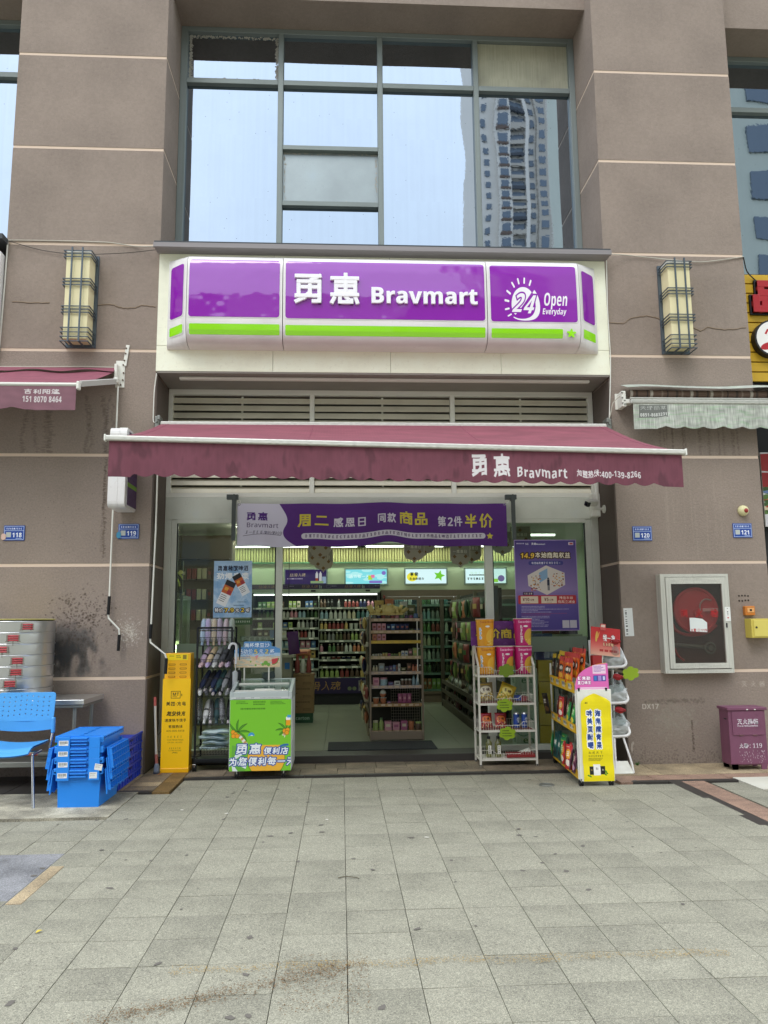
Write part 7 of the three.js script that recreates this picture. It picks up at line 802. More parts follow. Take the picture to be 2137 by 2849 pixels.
// ---------- bottle rack ----------
{
  const t = thing('bottle_rack', 'white tubular rack with big water bottles against the right reveal', 'display rack', [0, 0, 0]); const z = 0.33, wm = M.whiteGloss;
  const lev = [[1.035, 1.30], [0.675, 0.96], [0.345, 0.61]]; for (const [y, yt] of lev) part(t, 'rack_tube', tube([[2.58, y - 0.005, z + 0.02], [2.86, y, z + 0.02], [2.9, y + 0.008, z + 0.015], [2.925, y + 0.03, z + 0.005], [2.925, y + 0.06, z - 0.01], [2.9, y + 0.16, z - 0.06], [2.865, yt, z - 0.13]], 0.0145, 60, 10, 0.2), wm);
  part(t, 'rear_leg', barBox([2.66, 0.02, 0.02], [2.66, 1.3, 0.0], 0.022, 0.022), wm); part(t, 'rear_leg', rod([2.84, 1.3, 0.18], [2.87, 0.0, 0.02], 0.012), wm); part(t, 'front_leg', bent([[2.855, 0.33, z + 0.01], [2.888, 0.1, 0.45], [2.892, 0.008, 0.478]], 0.011), wm); part(t, 'front_leg', bent([[2.76, 0.34, z + 0.01], [2.73, 0.1, 0.44], [2.71, 0.008, 0.47]], 0.011), wm);
  part(t, 'foot_board', grid(1, 1, (u, v) => [2.64 + 0.25 * u - (u ? 0.035 : -0.02) * v, 0.006 + 0.11 * v, 0.49 - 0.06 * v], 0.008), M.whitePaint);
  for (const [y] of lev) part(t, 'shelf_tube', [rod([2.58, y - 0.01, z + 0.02], [2.58, y + 0.03, z - 0.28], 0.01), rod([2.9, y - 0.01, z], [2.9, y + 0.03, z - 0.28], 0.01)], wm);
  const bot = lathe([[0, 0], [0.085, 0], [0.1, 0.012], [0.1, 0.05], [0.096, 0.06], [0.1, 0.07], [0.1, 0.15], [0.096, 0.16], [0.1, 0.17], [0.095, 0.2], [0.06, 0.245], [0.036, 0.262], [0.034, 0.28]], 28), pet = new THREE.MeshPhysicalMaterial({ color: 0xdfe6e6, roughness: 0.08, transmission: 0.95, thickness: 0 }), capM = std(0xa8282e, 0.4), bagM = new THREE.MeshPhysicalMaterial({ color: 0xf4f6f5, roughness: 0.35, transmission: 0.6, thickness: 0, side: THREE.DoubleSide });
  const cap = (() => { const g = [cyl(0.04, 0.038, 0.03, 0, 0.276, 0, 24)]; for (let i = 0; i < 24; i++) { const a = i / 24 * 2 * PI; g.push(cb(0.004, 0.026, 0.004, Math.cos(a) * 0.04, 0.29, Math.sin(a) * 0.04)); } return merge(g); })(); const water = lathe([[0, 0.004], [0.094, 0.004], [0.094, 0.19], [0, 0.19]], 24);
  const crump = (k) => { const g = new THREE.SphereGeometry(1, 34, 24), p = g.attributes.position; for (let i = 0; i < p.count; i++) { const x = p.getX(i), y = p.getY(i), zz = p.getZ(i), n = perlin.noise(x * 3 + k, y * 3, zz * 3) * 0.22 + perlin.noise(x * 8, y * 8 + k, zz * 8) * 0.09; p.setXYZ(i, x * 0.115 * (1 + n), y * 0.1 * (1 + n) + (y > 0 ? 0.02 * x : 0), zz * 0.1 * (1 + n)); } g.computeVertexNormals(); return g; };
  const ys = [[2.735, 1.05, 'top'], [2.745, 0.69, 'middle'], [2.75, 0.36, 'lowest']]; ys.forEach(([x, y, w], i) => { const o = thing('water_bottle', `large clear bottle with red cap on the ${w} tier of the white tubular rack`, 'bottle', [x + 0.045, y - 0.01, 0.2], 0, 'large bottles with red caps'); o.rotation.set(0.5, 0, -0.12); part(o, 'bottle', bot, pet); part(o, 'cap', cap, capM); const h = tube([[-0.04, 0.27, 0.0], [-0.05, 0.31, 0.03], [0, 0.335, 0.045], [0.05, 0.31, 0.03], [0.04, 0.27, 0]], 0.006, 20, 6); part(o, 'carry_handle', h, capM); const b = single('plastic_bag', crump(i * 3.1), bagM, `crumpled clear plastic bag around the ${w} water bottle`, 'plastic bag', [x + 0.075, y + 0.06, 0.27]); });
  cloud(2.955, 0.968, 0.37, 'plain green cloud card at the right edge of the bottle rack', cloudPlain, 0.2);
}
// ---------- fire extinguisher box ----------
{
  const t = thing('extinguisher_box', 'purple metal fire extinguisher box standing at the right wall', 'extinguisher box', [4.12, 0, 0.31]); const pm = std(0x7a4a66, 0.5, 0.05, { map: dustMap }); const w = 0.385, d = 0.195;
  part(t, 'body', rb(w, 0.535, d, 0.004, 0, 0.325, 0, 1), pm); part(t, 'lid', rb(w + 0.03, 0.028, d + 0.03, 0.005, 0, 0.604, 0.004), pm); part(t, 'upper_door', rb(w - 0.06, 0.235, 0.008, 0.003, 0.005, 0.462, d / 2 + 0.005, 1), pm); for (const [x, z] of [[-1, 1], [1, 1], [-1, -1], [1, -1]]) part(t, 'foot', extr(polyShape([[-0.035, 0.06], [0.035, 0.06], [0.02, 0], [-0.028, 0]]), 0.01).scale(x, 1, 1), pm, [x * -1 * (-w / 2 + 0.04), 0, z > 0 ? d / 2 - 0.012 : -d / 2]);
  part(t, 'bottom_rail', cb(w - 0.01, 0.012, d - 0.02, 0, 0.055, 0), pm); for (const x of [-0.07, 0.07]) part(t, 'hinge', rb(0.045, 0.012, 0.01, 0.003, x, 0.343, d / 2 + 0.006, 1), std(0x6b4a4c, 0.6)); part(t, 'side_slot', cb(0.003, 0.014, 0.05, -w / 2 - 0.001, 0.5, 0.03), M.black); for (const x of [0.0, 0.08]) part(t, 'latch', rb(0.018, 0.01, 0.006, 0.002, x, 0.597, d / 2 + 0.02, 1), M.whitePaint);
  const wl = std(0xd6cdd4, 0.6); ['灭', '火', '器', '箱'].forEach((ch, i) => part(t, 'painted_word', solidWord(ch, 0.052, 0.1, 0.0012), wl, [-0.108 + i * 0.056, 0.452, d / 2 + 0.0092])); const eng = new TextGeometry('Fire ex TINGuisHerbox', { font: boldFont, size: 0.014, depth: 0.001, curveSegments: 2 }); eng.computeBoundingBox(); eng.scale(0.215 / eng.boundingBox.max.x, 1, 1); part(t, 'painted_word', eng, wl, [-0.108, 0.428, d / 2 + 0.0092]); ['火', '警'].forEach((ch, i) => part(t, 'painted_word', solidWord(ch, 0.046, 0.1, 0.0012), wl, [-0.1 + i * 0.05, 0.215, d / 2 + 0.0002])); part(t, 'painted_word', new TextGeometry(': 119', { font: serifFont, size: 0.044, depth: 0.001, curveSegments: 3 }), wl, [0.005, 0.217, d / 2 + 0.0002]);
  const ch = []; for (let i = 0; i < 60; i++) { const x = rr(-0.1, 0.17), y = rr(0.07, 0.19); ch.push(cb(rr(0.002, 0.005), rr(0.003, 0.018), 0.0006, x, y, d / 2 + 0.0006)); } part(t, 'paint_chips', ch, std(0xb9a9b2, 0.7));
  const w1 = []; for (let i = 0; i < 26; i++) { const a = rr(0, 6.28), r = rr(0.01, 0.05), h = rr(0.01, 0.04); w1.push(grid(2, 4, (u, v) => [Math.cos(a) * r * v + (u - 0.5) * 0.01 * (1 - v), h * Math.sin(v * 2), Math.sin(a) * r * v])); } single('weed_tuft', w1, std(0x3f6a2a, 0.8, 0, { side: THREE.DoubleSide }), 'small green weed at the foot of the right pillar', 'weed', [3.09, 0.0, 0.06]);
  single('peeling_paint', extr(polyShape([[0, 0], [0.012, 0.03], [0.01, 0.07], [0.03, 0.1], [0.02, 0.12], [-0.004, 0.09], [-0.012, 0.04]]), 0.004), std(0xb3a79c, 0.8), 'pale peeling paint flake at the lower right pillar corner', 'paint flake', [3.06, 0.12, 0.002]);
}
// ---------- shop interior ----------
const room = thing('shop_interior', null, null, [0, 0, 0], 0, null, 'structure'); const FY = 0.075;
M.floor = std(0x8b8f82, 0.28, 0, { map: dustMap }); M.inWall = std(0xc3cdb4, 0.7); M.ceilM = std(0xcfd2cc, 0.85);
for (let i = 0; i < 10; i++) for (let j = 0; j < 8; j++) part(room, 'floor_tile', metric(cb(0.797, 0.05, 0.797, -3.4 + i * 0.8 + 0.4, FY - 0.025, -0.815 - j * 0.8 - 0.4), 1, i * 0.3, j * 0.7), M.floor);
part(room, 'floor_bed', bx(-3.45, 4.65, -0.02, FY - 0.03, -7.3, -0.81), paint(0x55584f, 0.8)); part(room, 'ceiling', bx(-3.5, 4.7, 2.97, 3.1, -7.3, -0.76), M.ceilM); part(room, 'back_wall', bx(-3.5, 4.7, 0, 2.97, -7.3, -6.75), M.inWall); part(room, 'side_wall', bx(-3.5, -3.3, 0, 2.97, -6.75, -0.85), M.inWall); part(room, 'side_wall', bx(4.5, 4.7, 0, 2.97, -6.75, -0.85), M.inWall); part(room, 'bulkhead', bx(-3.3, 4.5, 2.1, 2.62, -6.75, -6.32), M.inWall); part(room, 'moulding', bx(-3.3, 4.5, 2.62, 2.645, -6.75, -6.28), paint(0x5f8a6a, 0.6));
{ const g = [], s = new THREE.CylinderGeometry(0.02, 0.02, 0.27, 8); for (let i = 0; i < 150; i++) g.push(s.clone().translate(-3.2 + i * 0.051, 2.78, -6.34)); const o = part(room, 'fluted_slats', g, std(0xa8a070, 0.7)); o.userData.kind = 'stuff'; part(room, 'flute_backing', bx(-3.3, 4.5, 2.645, 2.92, -6.75, -6.35), paint(0x77714c, 0.8)); }
for (const z of [-6.15, -4.3, -2.4]) { const names = ['rear', 'middle', 'front'], w = names[[-6.15, -4.3, -2.4].indexOf(z)]; for (let k = z > -5 ? 1 : 0; k < 4; k++) { const x = -2.05 + k * 1.62; const t = thing('tube_light', `white ceiling tube light in the ${w} row inside the shop, number ${['one', 'two', 'three', 'four'][k]} from the left`, 'ceiling light', [x, 2.93, z], 0, 'tube lights on the shop ceiling'); part(t, 'housing', rb(1.5, 0.03, 0.09, 0.006, 0, 0.02, 0), M.whitePaint); part(t, 'tube', rb(1.46, 0.03, 0.05, 0.012, 0, -0.01, 0), M.lamp(0xf4fff2, 2.2)); const l = new THREE.RectAreaLight(0xeaffe0, 22, 1.46, 0.06); l.position.set(0, -0.03, 0); l.rotation.x = -PI / 2; l.castShadow = true; t.add(l); } }
single('entrance_mat', rb(1.25, 0.012, 0.6, 0.004, 0, 0.006, 0, 1), std(0x34373a, 0.95, 0, { bumpMap: bumpGrain, bumpScale: 0.004 }), 'dark grey door mat inside the opening', 'mat', [0.47, FY, -1.06]);
// light boxes on the rear wall (the pictured figures are left out)
[[-0.66, 'purple', 'purple light box with bottles left of the blue one on the rear wall'], [0.47, 'aqua', 'pale blue light box second from the left on the rear wall'], [1.595, 'star', 'white light box with a green star on the rear wall'], [2.73, 'pot', 'white light box behind the right door post on the rear wall']].forEach(([x, k, l]) => {
  const tex = print(384, 144, (c, W, H) => { if (k === 'purple') { c.fillStyle = '#3a2468'; c.fillRect(0, 0, W, H); write(c, '丝滑入魂', 40, 34, 34, { color: '#e8dca8', slant: 0.2, weight: 0.08 }); tiny(c, 20, 84, 200, 18, '#e4def0', 1, 3); c.fillStyle = '#e8ecec'; for (const bx0 of [282, 316]) { c.fillRect(bx0, 36, 24, 80); c.fillRect(bx0 + 6, 20, 12, 18); } c.fillStyle = '#b0482a'; c.fillRect(282, 84, 24, 32); c.fillStyle = '#a9c8e0'; c.fillRect(344, 70, 36, 66); c.fillStyle = '#9fc08a'; c.fillRect(236, 112, 120, 24); } else if (k === 'aqua') { c.fillStyle = '#7ad4dc'; c.fillRect(0, 0, W, H); c.fillStyle = '#a8e4e4'; for (let i = 0; i < 14; i++) { c.beginPath(); c.ellipse(rr(0, W), rr(0, H), rr(20, 60), rr(6, 20), 0, 0, 7); c.fill(); } write(c, '活力每一天', 30, 50, 36, { color: '#d8f4f0', weight: 0.1 }); c.fillStyle = '#a8cc3a'; c.fillRect(210, 60, 40, 44); c.fillStyle = '#d8709a'; c.fillRect(236, 54, 34, 30); c.fillStyle = '#7a6ab8'; c.fillRect(220, 112, 120, 26); c.beginPath(); c.arc(356, 36, 20, 0, 7); c.fill(); } else if (k === 'star') { c.fillStyle = '#cfeef0'; c.fillRect(0, 0, W, H); c.fillStyle = '#e0d83a'; c.beginPath(); c.ellipse(62, 78, 50, 44, 0, 0, 7); c.fill(); fitText(c, '享受', 40, 30, 84, 40, { color: '#14241c', weight: 0.14 }); fitText(c, '生命的活力', 36, 82, 140, 26, { color: '#14241c', weight: 0.13 }); c.fillStyle = '#6ac02a'; c.beginPath(); for (let i = 0; i < 10; i++) { const a = -1.3 + i * PI / 5, r = i % 2 ? 26 : 56; c.lineTo(318 + Math.cos(a) * r, 66 + Math.sin(a) * r); } c.fill(); } else { c.fillStyle = '#cdeeee'; c.fillRect(0, 0, W, H); fitText(c, '从不让美食溜走', 16, 86, 190, 26, { color: '#14241c', weight: 0.13 }); c.fillStyle = '#14241c'; c.fillRect(36, 56, 160, 10); c.fillStyle = '#d8f0e4'; write(c, '快来补充', 46, 26, 34, { color: '#bfe6d8' }); c.fillStyle = '#8ac83a'; c.fillRect(250, 100, 60, 34); c.fillStyle = '#6a5a90'; c.beginPath(); c.arc(340, 96, 32, 0, 7); c.fill(); } });
  const t = thing('light_box', l, 'light box', [x, 2.365, -6.3], 0, 'lit boxes on the rear wall'); part(t, 'frame', [bx(-0.41, 0.41, -0.16, -0.135, 0, 0.05), bx(-0.41, 0.41, 0.135, 0.16, 0, 0.05), bx(-0.41, -0.385, -0.135, 0.135, 0, 0.05), bx(0.385, 0.41, -0.135, 0.135, 0, 0.05)], paint(0x86948e, 0.4)); part(t, 'lit_face', new THREE.PlaneGeometry(0.77, 0.27).translate(0, 0, 0.03), new THREE.MeshStandardMaterial({ color: 0x222222, emissive: 0xffffff, emissiveMap: tex, emissiveIntensity: k === 'purple' ? 0.45 : 0.95 }));
});
// packaged goods
const G3 = { bottle: [lathe([[0, 0], [0.42, 0], [0.46, 0.03], [0.46, 0.55], [0.42, 0.64], [0.24, 0.78], [0.21, 0.86]], 10), lathe([[0.26, 0.84], [0.26, 0.98], [0.22, 1.0], [0, 1.0]], 10)], carton: [rb(0.9, 1, 0.9, 0.03, 0, 0.5, 0, 1), cb(0.55, 0.3, 0.01, 0, 0.55, 0.455)], jar: [lathe([[0, 0], [0.44, 0], [0.48, 0.06], [0.48, 0.72], [0.4, 0.8]], 12), cyl(0.44, 0.44, 0.2, 0, 0.78, 0, 12)], pouch: [(() => { const g = bagG(1, 1, 0.5); return g; })(), cb(0.5, 0.25, 0.02, 0, 0.55, 0.24)], cup: [lathe([[0, 0], [0.36, 0], [0.46, 0.9], [0.48, 0.92]], 12), cyl(0.49, 0.49, 0.08, 0, 0.92, 0, 12)] };
const P3 = { bottle: 'cap', carton: 'printed_panel', jar: 'lid', pouch: 'printed_panel', cup: 'lid' };
const hue = { white: 0xb9beb4, cream: 0xc0b894, green: 0x4a7a3c, 'lime green': 0x8aa83a, yellow: 0xc2a02e, orange: 0xc0682a, red: 0x94302c, pink: 0xc2788c, blue: 0x3a6aa0, navy: 0x232c5c, 'pale blue': 0x7fa8b8, teal: 0x3c7a78, brown: 0x5f4632, black: 0x22231f, purple: 0x55356e, grey: 0x7c807c, magenta: 0xa03c74, 'olive green': 0x5d6438, 'dark green': 0x24452c };
const goodsMat = {}; for (const k in hue) { const c = new THREE.Color(hue[k]), g = 0.3 * c.r + 0.6 * c.g + 0.1 * c.b; c.lerp(new THREE.Color(g, g, g * 0.92), 0.3); goodsMat[k] = std(c, 0.4); }
const rowCount = {}; const nextIn = (where) => nth[Math.min(19, rowCount[where] = (rowCount[where] ?? -1) + 1)];
function goods(kind, col, top, x, y, z, w, h, label, group, turn = 0) { const o = thing(kind === 'bottle' ? 'drink_bottle' : kind === 'carton' ? 'goods_carton' : kind === 'jar' ? 'goods_jar' : kind === 'cup' ? 'goods_cup' : 'goods_pouch', label, kind, [x, y, z], turn, group); const a = part(o, kind === 'bottle' ? 'bottle_body' : 'pack', G3[kind][0], goodsMat[col]), b = part(o, P3[kind], G3[kind][1], goodsMat[top]); o.scale.set(w, h, w); return o; }
const ords = ['top', 'second', 'third', 'fourth', 'fifth', 'sixth', 'seventh', 'eighth'];
function fill(kind, cols, tops, x0, x1, y, z, w, h, where, group, jitter = 0.3) { let x = x0 + w / 2, i = 0; while (x + w / 2 <= x1 + 1e-4) { if (rnd() > jitter * 0.12) { const c = cols[Math.floor(i / 2) % cols.length], tp = tops[Math.floor(i / 2) % tops.length]; goods(kind, c, tp, x, y, z + rr(-0.01, 0.01), w * 0.94, h * rr(0.97, 1.03), `${c} ${kind}, ${nextIn(where)} from left, ${where}`, group, rr(-0.08, 0.08)); } x += w * 1.06; i++; } }
{ // open chiller
  const t = thing('open_chiller', 'long open drinks chiller with purple header along the rear wall', 'chiller'); const x0 = -1.62, x1 = 0.7, zf = -5.78, zb = -6.3, grey = std(0x9aa896, 0.5), dark = std(0x2a2c2a, 0.7);
  part(t, 'back_panel', bx(x0, x1, FY, 2.05, zb, zb + 0.02), dark); for (const x of [x0, x1 - 0.04]) part(t, 'end_panel', bx(x, x + 0.04, FY, 2.05, zb + 0.02, zf - 0.02), dark);
  part(t, 'canopy', bx(x0, x1, 2.05, 2.115, zb, zf + 0.03), grey); const ht = print(1024, 48, (c, W, H) => { c.fillStyle = '#241a44'; c.fillRect(0, 0, W, H); for (let i = 0; i < 3; i++) { write(c, '丝滑入魂', 60 + i * 340, 8, 30, { color: '#8a6a4a', slant: 0.2, weight: 0.08 }); c.strokeStyle = '#9a92b0'; c.strokeRect(256 + i * 340, 12, 34, 22); tiny(c, 300 + i * 340, 16, 40, 12, '#9a92b0', 1, 2); c.fillStyle = '#7a8a8a'; c.fillRect(200 + i * 340, 10, 8, 34); c.fillRect(212 + i * 340, 16, 8, 28); } }); part(t, 'header_strip', cb(x1 - x0, 0.088, 0.01, (x0 + x1) / 2, 2.16, zf + 0.03), [dark, dark, dark, dark, flat(ht, 0.4), dark]); part(t, 'controller', [cb(0.08, 0.03, 0.01, -0.5, 2.085, zf + 0.035), cb(0.08, 0.03, 0.01, 0.48, 2.085, zf + 0.035)], M.black);
  part(t, 'light_tube', rb(x1 - x0 - 0.1, 0.025, 0.03, 0.008, (x0 + x1) / 2, 2.02, zf - 0.02), M.lamp(0xf6fff4, 2.4)); const l = new THREE.RectAreaLight(0xf2ffec, 9, x1 - x0 - 0.1, 0.04); l.position.set((x0 + x1) / 2, 2.0, zf - 0.02); l.lookAt((x0 + x1) / 2, 1.0, zf - 0.12); l.castShadow = true; t.add(l);
  const kick = print(1024, 128, (c, W, H) => { c.fillStyle = '#251846'; c.fillRect(0, 0, W, H); write(c, '丝滑入魂', 390, 26, 74, { color: '#a8824a', slant: 0.15, weight: 0.08 }); c.fillStyle = '#6f7a5a'; for (const x of [780, 818]) { c.beginPath(); c.arc(x, 88, 16, 0, 7); c.fill(); } c.fillStyle = '#7c7a80'; c.fillRect(850, 22, 24, 86); c.fillRect(884, 22, 24, 86); c.fillStyle = '#5f7a8a'; c.fillRect(920, 66, 36, 46); }); part(t, 'skirt', cb(x1 - x0, 0.27, 0.03, (x0 + x1) / 2, 0.405, zf - 0.02), [dark, dark, dark, dark, flat(kick, 0.5), dark]); part(t, 'kick_board', bx(x0, x1, FY, 0.268, zf - 0.1, zf - 0.04), std(0x1a1c20, 0.5)); part(t, 'well', bx(x0 + 0.04, x1 - 0.04, 0.268, 0.535, zb + 0.02, zf - 0.04), dark);
  const yl = [1.785, 1.606, 1.427, 1.249, 1.067, 0.884, 0.7, 0.536], yr = [1.785, 1.58, 1.395, 1.197, 0.992, 0.861, 0.739, 0.546]; const shelfM = std(0x8e958a, 0.5);
  const shelf = (a, b, y) => { part(t, 'shelf', bx(a, b, y - 0.012, y, zb + 0.02, zf - 0.045), shelfM); part(t, 'price_rail', bx(a, b, y - 0.03, y + 0.006, zf - 0.043, zf - 0.035), shelfM); for (let k = 0; k < 4; k++) part(t, 'price_tag', cb(rr(0.06, 0.11), 0.028, 0.003, a + (k + 0.5) * (b - a) / 4 + rr(-0.05, 0.05), y - 0.012, zf - 0.032), M.whitePaint); };
  yl.forEach((y) => shelf(x0 + 0.04, -0.41, y)); yr.forEach((y) => shelf(-0.4, x1 - 0.04, y)); part(t, 'divider', bx(-0.409, -0.401, 0.54, 2.0, zb + 0.02, zf - 0.05), shelfM);
  const z = zf - 0.1, W = (i, s) => `${ords[i]} shelf, ${s} half of the open chiller`, gr = 'drinks in the open chiller';
  fill('carton', ['green', 'lime green', 'brown'], ['white', 'cream'], -1.5, -0.95, yl[0], z, 0.075, 0.11, W(0, 'left'), gr); fill('carton', ['lime green', 'cream', 'blue', 'black'], ['white', 'green'], -0.95, -0.42, yl[0], z, 0.07, 0.12, W(0, 'left'), gr); fill('bottle', ['brown', 'black', 'grey'], ['brown', 'black'], -0.39, 0.05, yr[0], z, 0.06, 0.15, W(0, 'right'), gr); fill('bottle', ['red', 'red', 'navy', 'pink'], ['white', 'black'], 0.05, 0.62, yr[0], z, 0.065, 0.14, W(0, 'right'), gr);
  fill('bottle', ['dark green', 'green', 'black', 'white', 'pink', 'pale blue'], ['white', 'dark green'], -1.5, -0.42, yl[1], z, 0.068, 0.145, W(1, 'left'), gr, 1.5); fill('bottle', ['pale blue', 'white', 'white', 'cream', 'teal'], ['white', 'white', 'cream'], -0.39, 0.66, yr[1], z, 0.078, 0.165, W(1, 'right'), gr, 1.2);
  fill('carton', ['lime green', 'lime green', 'blue'], ['cream', 'green'], -1.5, -0.82, yl[2], z, 0.085, 0.1, W(2, 'left'), gr); fill('bottle', ['white', 'grey', 'black'], ['white'], -0.8, -0.42, yl[2], z, 0.072, 0.145, W(2, 'left'), gr); fill('bottle', ['yellow', 'red', 'red'], ['white'], -0.39, 0.14, yr[2], z, 0.07, 0.14, W(2, 'right'), gr); fill('cup', ['white', 'grey', 'teal'], ['white', 'pale blue'], 0.14, 0.66, yr[2], z, 0.082, 0.105, W(2, 'right'), gr);
  fill('carton', ['brown', 'blue', 'white', 'lime green'], ['cream', 'blue'], -1.5, -0.9, yl[3], z, 0.1, 0.14, W(3, 'left'), gr); fill('bottle', ['cream', 'red', 'white'], ['white'], -0.88, -0.42, yl[3], z, 0.065, 0.15, W(3, 'left'), gr); fill('bottle', ['olive green', 'grey', 'olive green', 'brown', 'lime green'], ['white', 'grey'], -0.39, 0.66, yr[3], z, 0.066, 0.16, W(3, 'right'), gr);
  fill('pouch', ['pink', 'blue', 'pale blue', 'teal'], ['white', 'pale blue'], -1.5, -0.42, yl[4], z, 0.09, 0.13, W(4, 'left'), gr); fill('bottle', ['pink', 'green', 'brown', 'white', 'orange', 'yellow'], ['white', 'cream'], -0.39, 0.66, yr[4], z, 0.07, 0.15, W(4, 'right'), gr); fill('pouch', ['white', 'pale blue', 'green', 'yellow'], ['green', 'black'], -1.3, -0.42, yl[5], z, 0.1, 0.14, W(5, 'left'), gr); fill('cup', ['white', 'red', 'navy', 'cream'], ['cream', 'white'], -0.36, 0.66, yr[5], z, 0.085, 0.05, W(5, 'right'), gr, 2); fill('pouch', ['green', 'pale blue'], ['white'], -0.8, -0.42, yl[6], z, 0.1, 0.14, W(6, 'left'), gr); fill('pouch', ['olive green', 'teal', 'grey'], ['black'], -0.36, 0.66, yr[6], z, 0.1, 0.035, W(6, 'right'), gr, 2);
  fill('pouch', ['pink', 'white'], ['red'], -0.75, -0.42, yl[7], z, 0.1, 0.12, W(7, 'left'), gr); fill('bottle', ['lime green', 'lime green', 'red', 'brown', 'yellow', 'yellow'], ['white', 'white', 'yellow'], -0.39, 0.66, yr[7], z, 0.085, 0.165, W(7, 'right'), gr);
}
{ // glass door fridges
  const t = thing('glass_door_fridge', 'row of tall glass door fridges along the rear wall right of the chiller', 'fridge'); const fr = std(0x77685a, 0.45, 0.2), zf = -6.0, xs = [0.76, 1.433, 2.073, 2.72, 3.37]; part(t, 'top_panel', bx(0.76, 3.37, 1.98, 2.1, -6.6, zf), fr); part(t, 'base_panel', bx(0.76, 3.37, FY, 0.22, -6.6, zf), fr); part(t, 'rear_liner', bx(0.76, 3.37, 0.22, 1.98, -6.62, -6.6), paint(0x4a5a52, 0.7)); part(t, 'end_panel', bx(0.74, 0.76, FY, 2.1, -6.6, zf), fr);
  const ys = [1.832, 1.566, 1.33, 1.077, 0.829, 0.592, 0.3]; const sm = std(0x7f958e, 0.4); for (let i = 0; i < 4; i++) { const a = xs[i], b = xs[i + 1]; const d = sub(t, 'door'); part(d, 'door_frame', [bx(a + 0.004, a + 0.045, 0.225, 1.975, zf, zf + 0.03), bx(b - 0.045, b - 0.004, 0.225, 1.975, zf, zf + 0.03), bx(a + 0.045, b - 0.045, 1.92, 1.975, zf, zf + 0.03), bx(a + 0.045, b - 0.045, 0.225, 0.27, zf, zf + 0.03)], fr); part(d, 'pane', bx(a + 0.044, b - 0.044, 0.268, 1.922, zf + 0.012, zf + 0.016), M.glass); part(d, 'handle', rb(0.015, 0.4, 0.02, 0.005, b - 0.025, 1.1, zf + 0.042), M.steelDull); for (const y of ys) { part(t, 'shelf', bx(a + 0.01, b - 0.01, y - 0.014, y, -6.58, zf - 0.06), sm); part(t, 'price_rail', bx(a + 0.01, b - 0.01, y - 0.035, y + 0.005, zf - 0.058, zf - 0.05), sm); } }
  const z = zf - 0.12, lbl = (i, d) => `${ords[i]} shelf behind the ${d} fridge door`; const sets = [['green', 'white', 'teal', 'red'], ['pale blue', 'grey', 'dark green', 'yellow'], ['green', 'red', 'white'], ['cream', 'olive green', 'grey'], ['white', 'grey', 'brown'], ['green', 'black', 'olive green'], ['orange', 'lime green', 'yellow']];
  ys.forEach((y, i) => { for (let d = 0; d < 3; d++) { if (d === 0 && i > 2) continue; if (d === 2 && i > 4) continue; fill(i === 6 ? 'pouch' : 'bottle', d ? sets[i] : [...sets[i]].reverse(), ['white', i % 2 ? 'black' : 'white'], xs[d] + 0.06, xs[d + 1] - 0.06, y, z, 0.078, 0.19, lbl(i, ['left', 'second', 'third'][d]), 'drinks behind the fridge doors'); } });
  const l = new THREE.RectAreaLight(0xe6fff6, 6, 2.4, 0.05); l.position.set(2.05, 1.965, -6.1); l.lookAt(2.05, 1, -6.2); l.castShadow = true; t.add(l); part(t, 'inner_tube', rb(2.4, 0.012, 0.03, 0.004, 2.05, 1.972, -6.1), M.lamp(0xf0fff8, 1.6));
}
